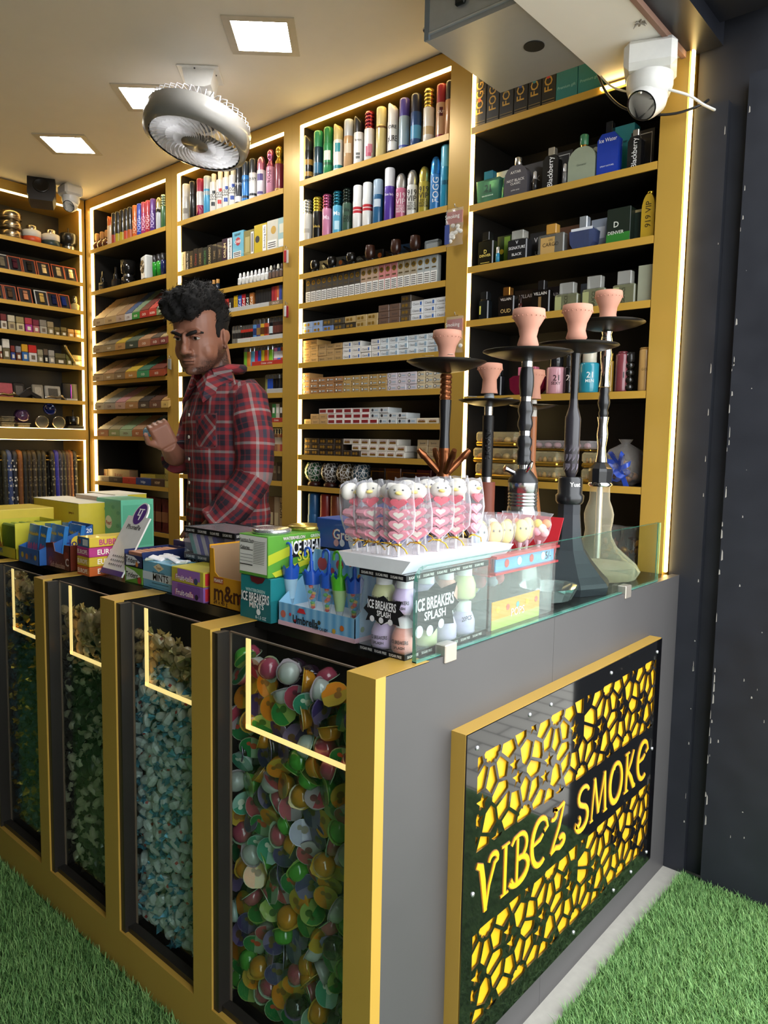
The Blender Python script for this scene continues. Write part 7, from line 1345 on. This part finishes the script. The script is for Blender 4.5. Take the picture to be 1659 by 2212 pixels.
# ================================================================ sweets in the glass bins
JC={}
def jelly(ci):
    if ci in JC: return JC[ci]
    col,lid,dark,fruit=[('2B1626','6E5880','3F2760','5A3A20'),('B9B6B2','A8949C','A83A50','6A2A3A'),('C8811F','B08C30','D07A1E','8A5A20'),('4C9A34','8AA050','2E7A38','3A5A20'),('A8445A','8FA088','1F6A3A','B8402E'),('B8C0BC','8FB0A4','3A8A70','D8D8C8')][ci]
    r,h=.0225,.021
    cup=MB().lathe([(.001,h),(r*.45,h*.96),(r*.72,h*.74),(r*.86,h*.3),(r*.9,0),(.001,.0002)][::-1],14).mesh('cup',mt(col,.12,trans=.25,coat=.6,noise=.15))
    l=MB(); pl=[(r*math.cos(a)*(1.14 if abs(a-.4)<.3 else 1),r*math.sin(a)*(1.14 if abs(a-.4)<.3 else 1)) for a in [i*math.pi/9 for i in range(18)]]
    l.prism(pl,-.0012,0,'z'); e=-.0015
    l.add([(r*.95*math.cos(a),r*.95*math.sin(a),e) for a in [1.2+i*math.pi/7 for i in range(8)]],[tuple(range(8))[::-1]],1)
    l.disc((r*.15,-r*.25,e-.0002),r*.3,(0,1,0),(1,0,0),9,2); l.disc((-r*.3,-r*.3,e-.0002),r*.2,(0,1,0),(1,0,0),8,2)
    lm=l.mesh('lid',[mt(lid,.2,coat=.4),mt(dark,.25,coat=.4),mt(fruit,.3)])
    JC[ci]=(cup,lm); return JC[ci]
rb_=random.Random(11)
BACK={}
def back(key,me,loc,rot):
    "sweets behind the front layer: real geometry gathered into one heap per bin"
    from mathutils import Euler
    M=Matrix.Translation(loc)@Euler(rot).to_matrix().to_4x4(); B=BACK.setdefault(key,[[],[],[],[],[]])
    n=len(B[0]); B[0]+=[tuple(M@v.co) for v in me.vertices]; o=len(B[3])
    ix=[]
    for m in me.materials:
        if m not in B[3]: B[3].append(m)
        ix.append(B[3].index(m))
    for p in me.polygons: B[1].append(tuple(i+n for i in p.vertices)); B[2].append(ix[p.material_index]); B[4].append(p.use_smooth)
def heap(key,label):
    v,f,mi,ms,sm=BACK[key]; me=bpy.data.meshes.new('candy_heap'); me.from_pydata(v,[],f)
    for m in ms: me.materials.append(m)
    me.polygons.foreach_set('material_index',mi); me.polygons.foreach_set('use_smooth',sm); tag(link('candy_heap',me),label,'candy',kind='stuff')
def fill(k,mk,top,sp,y0,layers=2,z0=None):
    a,b=(PX[k+1][0]+PX[k+1][1])/2+.012,PX[k][0]+.012; n=0
    for L in range(layers):
        z=(z0 or ZR+.012)+sp*.45; row=0
        while True:
            zz_ok=False; x=a+sp*.45+(sp*.5 if (row+L)%2 else 0)
            while x<b-sp*.35:
                u=(x-a)/(b-a); jx,jz=rb_.uniform(-.2,.2)*sp,rb_.uniform(-.2,.2)*sp
                if z+jz<top(u)-(.02*L): zz_ok=True; mk(x+jx,y0+L*sp*1.02+rb_.uniform(-.004,.006),z+jz,L,u); n+=1
                x+=sp
            row+=1; z+=sp*.86
            if not zz_ok or z>CT-.02: break
    return n
JW=['dark grape','clear lychee','orange','green kiwi','strawberry','pale aloe']
def mkj(x,y,z,L,u):
    ci=rb_.choice((0,0,0,1,2,2,2,3,3,4,4,1,5))
    if L:
        for me in jelly(ci): back('jelly',me,(x,y,z),(1.2+z*11,z*37,x*29))
        return
    t=thing('jelly_cup',JW[ci]+' fruit jelly cup in the corner candy bin','jelly cup',(x,y,z),0,JW[ci]+' jelly cups in the corner bin')
    if rb_.random()<.45: t.rotation_euler=(R_(-90)+rb_.uniform(-.5,.5),rb_.uniform(-.6,.6),rb_.uniform(-.5,.9))
    else: t.rotation_euler=(rb_.uniform(0,6.28),rb_.uniform(0,6.28),rb_.uniform(0,6.28))
    c_,l_=jelly(ci); link('cup',c_,t); link('lid',l_,t)
nj=fill(0,mkj,lambda u:.790-.045*u-.02*math.sin(u*9),.0385,.060,2)
WC={}
def twist(kind,v):
    k=(kind,v)
    if k in WC: return WC[k]
    body,tw,acc=dict(sky=('C4C6C2','5A97AC','A83A3A'),noir=(('B9AF8E','1E1A14','3A2A1A') if v<2 else ('2A241B','1A1612','8A7A50')),tan=('A98A60','B59A62','6A3A2A'),teal=('2B4A58','33525C','C8A23A'))[kind]
    r=random.Random(v*31+len(kind)); q=MB(); L=.0175 if kind!='teal' else .014; R0=.0105 if kind!='teal' else .011
    n=9; prof=[(-L,.0035),(-L*.85,R0*.7),(-L*.4,R0),(L*.4,R0),(L*.85,R0*.7),(L,.0035)]
    V=[];F=[]
    for j,(xx,rr_) in enumerate(prof):
        for i in range(n): a=2*math.pi*i/n; s=rr_*(1+r.uniform(-.13,.13)); V.append((xx,s*math.cos(a),s*math.sin(a)))
    F=[(j*n+i,j*n+(i+1)%n,(j+1)*n+(i+1)%n,(j+1)*n+i) for j in range(5) for i in range(n)]
    q.add(V,F,0,False)
    for sx in (-1,1):
        m=10;V=[];ln=r.uniform(.010,.015)
        for j,(dx,rr_) in enumerate(((0,.0033),(ln*.5,.0065),(ln,.0105))):
            for i in range(m): a=2*math.pi*i/m; s=rr_*(1+(.35 if i%2 else -.3)*(j>0)); V.append((sx*(L+dx+r.uniform(-.001,.001)),s*math.cos(a),s*.55*math.sin(a)))
        q.add(V,[(j*m+i,j*m+(i+1)%m,(j+1)*m+(i+1)%m,(j+1)*m+i) for j in range(2) for i in range(m)],1 if kind!='teal' or sx>0 else 2,False)
    e=R0*1.16; q.quad((-.003,-e,-.003),(.003,-e,-.003),(.003,-e,.003),(-.003,-e,.003),2)
    mm=dict(sky=.35,noir=.3,tan=.3,teal=.3)[kind]
    WC[k]=q.mesh('wrapped_candy',[mt(body,mm,coat=.3),mt(tw,.22,.3,coat=.3,alpha=1),mt(acc,.25,.7 if kind=='teal' else 0)]); return WC[k]
def mk_twist(split,low,hi,where):
    W={'sky':'white candy with sky blue twisted ends','noir':'cream candy with black twisted ends','tan':'tan candy in gold foil twist','teal':'dark teal foil candy with gold twist'}
    def f(x,y,z,L,u):
        kd=hi if z>split(u)+rb_.uniform(-.02,.02) else low
        if L: back(where,twist(kd,rb_.randrange(4)),(x,y,z),(z*31,math.sin(x*90),math.sin(z*80)*.7)); return
        o=link(dict(sky='taffy_candy',noir='toffee_candy',tan='butterscotch_candy',teal='foil_candy')[kd],twist(kd,rb_.randrange(4)),None,(x,y,z)); o.rotation_euler=(rb_.uniform(0,6.28),rb_.uniform(-1.2,1.2),rb_.uniform(-.7,.7))
        tag(o,W[kd]+' '+where,'candy',W[kd]+' '+where)
    return f
n2=fill(1,mk_twist(lambda u:.675+.01*u,'sky','tan','in the bin beside the jelly cups'),lambda u:.755-.03*abs(u-.35),.0300,.054,2)
n3=fill(2,mk_twist(lambda u:.665,'noir','tan','in the bin of black and cream candy'),lambda u:.765-.07*abs(u-.3),.0300,.054,2)
n4=fill(3,mk_twist(lambda u:.735,'teal','tan','in the bin of dark foil candy'),lambda u:.795-.04*u,.0300,.054,2)

heap('jelly','jelly cups heaped deeper inside the corner candy bin'); heap('in the bin beside the jelly cups','white and blue candies heaped deeper in their bin'); heap('in the bin of black and cream candy','black and cream candies heaped deeper in their bin'); heap('in the bin of dark foil candy','dark foil candies heaped deeper in their bin')
# ================================================================ shop sign on the counter side
SY0,SY1,SZ0,SZ1=.19,1.035,.115,.69; SW=SY1-SY0; SH=SZ1-SZ0
sg=thing('shop_sign','gold framed black shop sign with yellow star lattice and lettering','sign',(0.0,SY0,SZ0))
fr=MB().box(.0,.0285,0,.004,0,SH).box(0,.0285,SW-.004,SW,0,SH).box(0,.0285,.004,SW-.004,SH-.004,SH).box(0,.0285,.004,SW-.004,0,.004); fr.build('frame',GOLD,sg)
YEL=mt('E8A81C',.35,noise=.04,name='yellow_backing')
MB().box(.020,.0262,.006,SW-.006,.006,SH-.006).build('backing',YEL,sg)
def clip(poly,x0,x1,y0,y1):
    for ax,val,sgn in ((0,x0,1),(0,x1,-1),(1,y0,1),(1,y1,-1)):
        out=[]
        for i in range(len(poly)):
            a,b=poly[i-1],poly[i]; ia,ib=sgn*(a[ax]-val)>=0,sgn*(b[ax]-val)>=0
            if ia!=ib: s=(val-a[ax])/(b[ax]-a[ax]); out.append((a[0]+s*(b[0]-a[0]),a[1]+s*(b[1]-a[1])))
            if ib: out.append(b)
        poly=out
        if len(poly)<3: return []
    return poly
def lattice(y0,y1,z0,z1,off):
    "star lattice: cells between straight bars around staggered rosettes, some cells cut as stars"
    p=.23; S=[]
    def add(x,y,k):
        if y0-.03<x<y1+.03 and z0-.02<y<z1+.02 and all((x-a)**2+(y-b)**2>.024**2 for a,b,_ in S): S.append((x,y,k))
    cs=[(y0+off+p*(k+(.5 if s<0 else 0)),z1 if s>0 else z0) for s in (1,-1) for k in range(-1,5)]
    for c in cs: add(*c,'crown')
    for r,a0,k in ((.058,18,'cell'),(.092,0,'alt')):
        for j in range(10):
            for cx,cy in cs: th=R_(a0+36*j); add(cx+r*math.cos(th),cy+r*math.sin(th),'star' if k=='alt' and j%2 else 'cell')
    for i in range(40):
        for j in range(9):
            add(y0+(y1-y0)*i/39,z0+(z1-z0)*j/8,'cell') if all((y0+(y1-y0)*i/39-a)**2+(z0+(z1-z0)*j/8-b)**2>.036**2 for a,b,_ in S) else None
    out=[]; bw=.0032
    for i,(x,y,k) in enumerate(S):
        nn,ro,ri=(10,.034,.022) if k=='crown' else (5,.019,.0075)
        q=[(x+(ro if t%2==0 else ri)*math.cos(1.5708+math.pi*t/nn),y+(ro if t%2==0 else ri)*math.sin(1.5708+math.pi*t/nn)) for t in range(2*nn)] if k!='cell' else [(x-.1,y-.1),(x+.1,y-.1),(x+.1,y+.1),(x-.1,y+.1)]
        for j,(a,b,_) in enumerate(S):
            if j==i: continue
            dx,dy=a-x,b-y; L=math.hypot(dx,dy)
            if L>.16: continue
            dx/=L;dy/=L; lim=L/2-bw; o=[]
            for t in range(len(q)):
                u,v=q[t-1],q[t]; du=(u[0]-x)*dx+(u[1]-y)*dy-lim; dv=(v[0]-x)*dx+(v[1]-y)*dy-lim
                if (du>0)!=(dv>0): s=du/(du-dv); o.append((u[0]+s*(v[0]-u[0]),u[1]+s*(v[1]-u[1])))
                if dv<=0: o.append(v)
            q=o
            if len(q)<3: break
        if len(q)<3: continue
        q=clip(q,y0,y1,z0,z1)
        if len(q)>2 and abs(sum(q[i-1][0]*q[i][1]-q[i][0]*q[i-1][1] for i in range(len(q))))/2>2e-5: out.append(q)
    return out
holes=lattice(.034,.812,.475-SZ0,.645-SZ0,.045)+lattice(.034,.812,.160-SZ0,.330-SZ0,.045)
cu=bpy.data.curves.new('face','CURVE'); cu.dimensions='2D'; cu.fill_mode='BOTH'; cu.extrude=.0014
for poly in [[(0.001,0.001),(SW-.001,0.001),(SW-.001,SH-.001),(0.001,SH-.001)]]+holes:
    s=cu.splines.new('POLY'); s.points.add(len(poly)-1); s.use_cyclic_u=True
    for i,(a,b) in enumerate(poly): s.points[i].co=(a,b,0,1)
ob=bpy.data.objects.new('face',cu); me=bpy.data.meshes.new_from_object(ob); bpy.data.objects.remove(ob); bpy.data.curves.remove(cu)
for v in me.vertices: a,b,c=v.co; v.co=(.0286+c+.0014,a,b)
me.materials.clear(); me.materials.append(mt('0B0B0D',.06,coat=.5,noise=0,name='glossy_black_acrylic')); link('face_panel',me,sg)
# hand drawn letters: (points, widths) strokes in a 1 high box
def arc(cx,cy,rx,ry,a0,a1,n=12): return [(cx+rx*math.cos(R_(a0+(a1-a0)*i/n)),cy+ry*math.sin(R_(a0+(a1-a0)*i/n))) for i in range(n+1)]
GL={'V':(.62,[([(.02,.98),(.14,.9),(.2,.6),(.28,.02)],.085),([(.28,.02),(.36,.45),(.5,.8)]+arc(.46,.86,.12,.13,-10,170,8),.05)]),
'I':(.26,[([(.13,.97),(.13,.03)],.085),([(.02,.97),(.24,.97)],.03),([(.02,.03),(.24,.03)],.03)]),
'B':(.56,[([(.2,.92),(.2,.06)],.07),([(.02,.86),(.1,.96)]+arc(.26,.73,.22,.25,90,-90,10)[0:],.05),(arc(.24,.27,.3,.25,95,-150,14),.07),([(.04,.2),(.1,.08)],.05)]),
'E':(.56,[(arc(.32,.5,.28,.47,50,300,18),.07),([(.5,.86),(.54,.72),(.44,.66)],.05),([(.08,.52),(.3,.55),(.4,.62)],.045)]),
'Z':(.56,[(arc(.14,.84,.10,.1,-140,90,8)+[(.3,.9),(.5,.96)],.05),([(.5,.96),(.34,.5),(.08,.05)],.05),([(.08,.05),(.25,.1),(.4,.04)]+arc(.44,.16,.1,.1,-60,140,8),.07)]),
'S':(.56,[(arc(.32,.76,.2,.2,20,250,12)+arc(.26,.28,.24,.26,75,-160,14)+arc(.12,.26,.09,.1,200,420,8),.06)]),
'M':(.72,[([(.06,.02),(.14,.92)],.045),([(.14,.96),(.34,.1)],.08),([(.34,.1),(.56,.96)],.04),([(.56,.96),(.64,.02)],.085),([(.0,.02),(.12,.02)],.03),([(.56,.02),(.72,.02)],.03)]),
'O':(.62,[(arc(.31,.48,.27,.46,70,430,24),.075),(arc(.34,.84,.13,.1,20,190,6),.04)]),
'K':(.6,[([(.14,.96),(.14,.03)],.08),([(.14,.42),(.34,.7),(.46,.96)],.045),([(.2,.52),(.36,.3),(.5,.04),(.58,.03)],.075),([(.04,.97),(.24,.97)],.03),([(.04,.03),(.24,.03)],.03)])}
def ribbon(pts,wd,grow=0):
    L=[];Rr=[];n=len(pts)
    for i in range(n):
        a,b=pts[max(i-1,0)],pts[min(i+1,n-1)]; dx,dy=b[0]-a[0],b[1]-a[1]; l=math.hypot(dx,dy) or 1; t=i/(n-1); w=wd*(.62+.38*math.sin(math.pi*min(1,max(0,t))))/1.0+grow
        L.append((pts[i][0]-dy/l*w/2,pts[i][1]+dx/l*w/2)); Rr.append((pts[i][0]+dy/l*w/2,pts[i][1]-dx/l*w/2))
    return L,Rr
txt='VIBEZ SMOKE'; u=.036; hgt=.098; zb=.355-SZ0; wsum=sum(GL[c][0] if c!=' ' else .3 for c in txt); ux=(.792-u)/wsum
for ch in txt:
    if ch==' ': u+=.3*ux; continue
    wd_,st=GL[ch]
    for lay,(grow,e0,e1,mat,nm) in enumerate(((.035,.0314,.0322,mt('8A5E2A',.5),'letter_edge'),(0,.0322,.0334,YEL,'letter'))):
        q=MB()
        for si,(pts,wv) in enumerate(st):
            Lp,Rp=ribbon([(u+x*ux*.92,zb+y*hgt) for x,y in pts],wv*hgt*1.7,grow*hgt)
            V=[];x1=e1+si*.00006
            for a,b in zip(Lp,Rp): V+=[(e0,*a),(e0,*b),(x1,*a),(x1,*b)]
            n=len(Lp); F=[]
            for i in range(n-1): k=4*i; F+=[(k+2,k+3,k+7,k+6),(k,k+2,k+6,k+4),(k+3,k+1,k+5,k+7)]
            F+=[(0,1,3,2),(4*n-4,4*n-2,4*n-1,4*n-3)]; q.add(V,F)
        o=q.build(nm,mat,sg if lay==0 else prev); prev=o
    u+=wd_*ux
for (a,b) in ((.03,.545),(.03,.29),(.03,.03),(.28,.553),(.55,.553),(.815,.545),(.815,.3),(.815,.03),(.42,.02),(.62,.02),(.2,.555),(.72,.02)):
    MB().lathe([(.0045,.0),(.004,.002),(.001,.0026)],8).xf(Matrix.Rotation(R_(90),4,'Y')).build('screw',mt('B8B8BA',.3,.8),sg,(.0314,a,b))

# ================================================================ ceiling fan, cameras, speaker, metal box
p=at(427,283,'y',.80); v=(CAM-p).normalized()
uu=(_u2-v*v.dot(_u2)).normalized(); rr2=(_r2-v*v.dot(_r2)).normalized(); ax=(v*.47+(-rr2*math.sin(R_(14))-uu*math.cos(R_(14)))*.88).normalized()
t=thing('ceiling_fan','grey and white caged fan hanging from the ceiling','fan',(-1.555,.80,CE))
loc=p-Vector((-1.555,.80,CE)); Mx=Matrix.Translation(loc)@ax.to_track_quat('Z','Y').to_matrix().to_4x4()
R0=.183; GREY=mt('8C8A86',.25,coat=.3); FW=mt('D9D9DC',.35)
MB().lathe([(R0*.86,.050),(R0*.97,.042),(R0,.01),(R0*.985,-.03),(R0*.95,-.034),(R0*.95,-.02),(R0*.9,.03),(R0*.84,.046)],40,cap=False).xf(Mx).build('rim',GREY,t)
MB().lathe([(.001,.055),(.045,.052),(.048,.046),(.048,.03)],24).xf(Mx).build('hub',mt('7A756D',.3,coat=.4),t)
for k in range(40):
    a=2*math.pi*k/40; pts=[((.046+(R0*.86-.046)*s)*math.cos(a+.75*s),(.046+(R0*.86-.046)*s)*math.sin(a+.75*s),.048-.004*s) for s in (0,.25,.5,.75,1)]
    V=[];w_=.0012
    for x_,y_,z_ in pts: V+=[(x_,y_,z_+.003),(x_,y_,z_-.006)]
    f=MB().add(V,[(2*i,2*i+1,2*i+3,2*i+2) for i in range(4)]); f.v=[tuple(q) for q in f.v]; f.add([(x_+w_*math.cos(a+1.57),y_+w_*math.sin(a+1.57),z_) for x_,y_,z_ in V],[(2*i+1,2*i,2*i+2,2*i+3) for i in range(4)]); f.xf(Mx).build('grille_fin',FW,t)
for k in range(44):
    a=2*math.pi*k/44; MB().tube([(R0*.95*math.cos(a),R0*.95*math.sin(a),-.03),(R0*.93*math.cos(a),R0*.93*math.sin(a),-.055),(R0*.75*math.cos(a),R0*.75*math.sin(a),-.07),(.07*math.cos(a),.07*math.sin(a),-.078)],.0018,4,cap=False).xf(Mx).build('cage_rib',FW,t)
for k in range(3):
    q=MB(); a=k*2.094; V=[]
    for s in range(6): r=.03+.12*s/5; b=a+.25*s/5; V+=[(r*math.cos(b-.32),r*math.sin(b-.32),.015),(r*math.cos(b+.38),r*math.sin(b+.38),-.012)]
    q.add(V,[(2*i,2*i+2,2*i+3,2*i+1) for i in range(5)],0,True).xf(Mx).build('blade',mt('5A5854',.3),t)
MB().lathe([(.075,-.085),(.078,-.06),(.06,-.02),(.03,.0)],20).xf(Mx).build('motor_housing',FW,t)
MB().prism([(-.055,0),(.055,0),(.042,-.055),(.02,-.062),(-.02,-.062),(-.042,-.055)],-.05,.05,'y').build('mount',mt('E6E4E0',.3),t).rotation_euler=(0,0,R_(45))
MB().rbox(-.07,.07,-.065,.065,-.006,-.001,.002).build('mount_plate',mt('E6E4E0',.3),t).rotation_euler=(0,0,R_(45))
hp=Mx@Vector((0,0,-.06))
for s in (-1,1):
    o=Vector((_r2.x,_r2.y,0)).normalized()*.036*s; MB().tube([Vector((0,0,-.05))+o*.6,Vector((0,0,-.085))+o,hp+o+Vector((0,0,.05)),hp+o*.9],[.012,.014,.014,.010],8).build('bracket_arm',mt('E2E0DC',.3),t)
for a in (.6,2.2,3.7,5.3): MB().lathe([(.003,-.0085),(.003,-.005)],8,c=(.055*math.cos(a),.055*math.sin(a),0)).build('screw',mt('4A4A48',.4,.5),t)
def turret(loc,aim,s,label,drop):
    t=thing('security_camera',label,'camera',loc); m=mt('DDDCD8',.35,coat=.2)
    MB().rbox(-.055*s,.055*s,-.055*s,.055*s,-.062*s,0,.012*s).build('junction_box',m,t)
    MB().lathe([(.05*s,-.062*s),(.05*s,-.085*s),(.043*s,-.105*s),(.03*s,-.112*s)][::-1],24).build('base',m,t)
    d=Vector(aim).normalized(); M=Matrix.Translation((0,0,-.105*s))@d.to_track_quat('Z','Y').to_matrix().to_4x4()
    MB().lathe([(.02*s,-.035*s),(.036*s,-.02*s),(.042*s,.0),(.038*s,.025*s),(.034*s,.036*s)],24).xf(M).build('ball',m,t)
    MB().lathe([(.034*s,.036*s),(.033*s,.0365*s),(.001,.030*s)],24).xf(M).build('lens_window',mt('14171C',.08,coat=.6),t)
    return t
t=turret((-.104,1.115,2.15),(-.35,-.55,-.62),1.12,'white turret security camera under the soffit beam',0); t.rotation_euler=(0,0,R_(20))
t=turret((-3.02,1.055,CE),(.5,-.6,-.5),.85,'white turret security camera in the far ceiling corner',0)
t=thing('wall_speaker','black loudspeaker hanging in the ceiling corner beside a camera','speaker',(-3.03,.915,2.285)); t.rotation_euler=(R_(-12),0,R_(62))
MB().prism([(-.05,.0),(.05,.0),(.062,.03),(.062,.16),(.05,.19),(-.05,.19),(-.062,.16),(-.062,.03)],-.04,.05,'y').build('cabinet',mt('211E1C',.5),t); MB().lathe([(.001,.0),(.03,.002),(.036,.006),(.038,.0)],20).xf(Matrix.Translation((0,-.041,.075))@Matrix.Rotation(R_(90),4,'X')).build('woofer',mt('14110F',.3),t); MB().box(-.018,.018,-.042,-.04,.125,.145).build('badge',mt('B8342A',.4,emit=.3),t); MB().tube([(0,.05,.12),(0,.09,.12),(0,.10,.135)],.006,6).build('bracket',mt('1A1816',.4),t)
# metal box
t=thing('metal_box','large grey metal box fixed under the ceiling','metal box',(-.535,.755,2.16)); w,d,h=.262,.345,.242; GM=mt('A9AAAA',.38,.35,noise=.04)
MB().box(0,w,0,d,0,h).build('casing',GM,t); MB().box(.012,w,-.004,0,.018,h-.01).build('front_panel',mt('B4B9BE',.35,.3),t); MB().box(-.002,.012,-.006,.0,.0,h).build('side_trim',mt('7E8C9A',.4,.3),t); MB().box(.012,w,-.006,.0,.012,.016).build('front_seam',mt('C9CED2',.3,.5),t)
MB().lathe([(.026,-.002),(.026,.001)],24,c=(.20,.185,0)).build('port',mt('17181A',.5),t); MB().rbox(.095,.125,-.016,-.004,.045,.15,.004).build('latch',mt('1C1D20',.35),t); MB().box(.103,.117,-.0172,-.016,.065,.08).build('latch_label',PAPER,t); MB().lathe([(.006,-.004),(.007,.0),(.004,.004)],10).xf(Matrix.Translation((-.003,0.,.03))@Matrix.Rotation(R_(90),4,'Y')).build('bolt',SILV,t)
# cables and plaster hole in the soffit
def cable(name,pts,r,c,label):
    P=[at(px,py,'y',y) for px,py,y in pts]; Q=[]
    for i in range(len(P)-1):
        a,b,c_,d_=P[max(i-1,0)],P[i],P[i+1],P[min(i+2,len(P)-1)]
        for k in range(5): s=k/5; Q.append(.5*((2*b)+(-a+c_)*s+(2*a-5*b+4*c_-d_)*s*s+(-a+3*b-3*c_+d_)*s**3))
    Q.append(P[-1]); o=MB().tube(Q,r,8).build(name,mt(c,.4)); tag(o,label,'cable')
cable('black_cable',[(1292,162,1.18),(1310,200,1.17),(1345,232,1.16),(1400,247,1.16),(1460,245,1.18),(1510,228,1.2),(1530,216,1.235)],.0035,'1A1A1C','black cable looping under the soffit to the black wall')
cable('white_cable',[(1432,190,1.11),(1455,196,1.12),(1490,207,1.15),(1520,226,1.18),(1545,238,1.225)],.0035,'D8D6D0','white cable running from the security camera to the wall')
cable('white_cable',[(1298,165,1.16),(1320,186,1.15),(1350,197,1.1),(1385,200,1.06)],.0025,'D4D0C4','thin white cable beside the black one under the soffit')
o=MB(); 
for k in range(6): a=k*1.05; o.tube([(0,0,.0),(.010*math.cos(a),.010*math.sin(a),-.002),(.016*math.cos(a),.014*math.sin(a),-.010+.004*(k%3))],[.003,.0025,.0008],5)
pp=at(1383,48,'z',2.15); o=o.build('wire_stub',mt('9A948C',.6),None,(pp.x,pp.y,2.15)); tag(o,'frayed wire stub poking out of the white soffit','wire')
p=at(1342,182,'y',D); o=MB().box(-.055,.04,-.012,.0,-.003,.003).build('led_strip',LEDM,None,(p.x,D,p.z)); tag(o,'short warm light strip under the soffit above the perfumes','light strip')
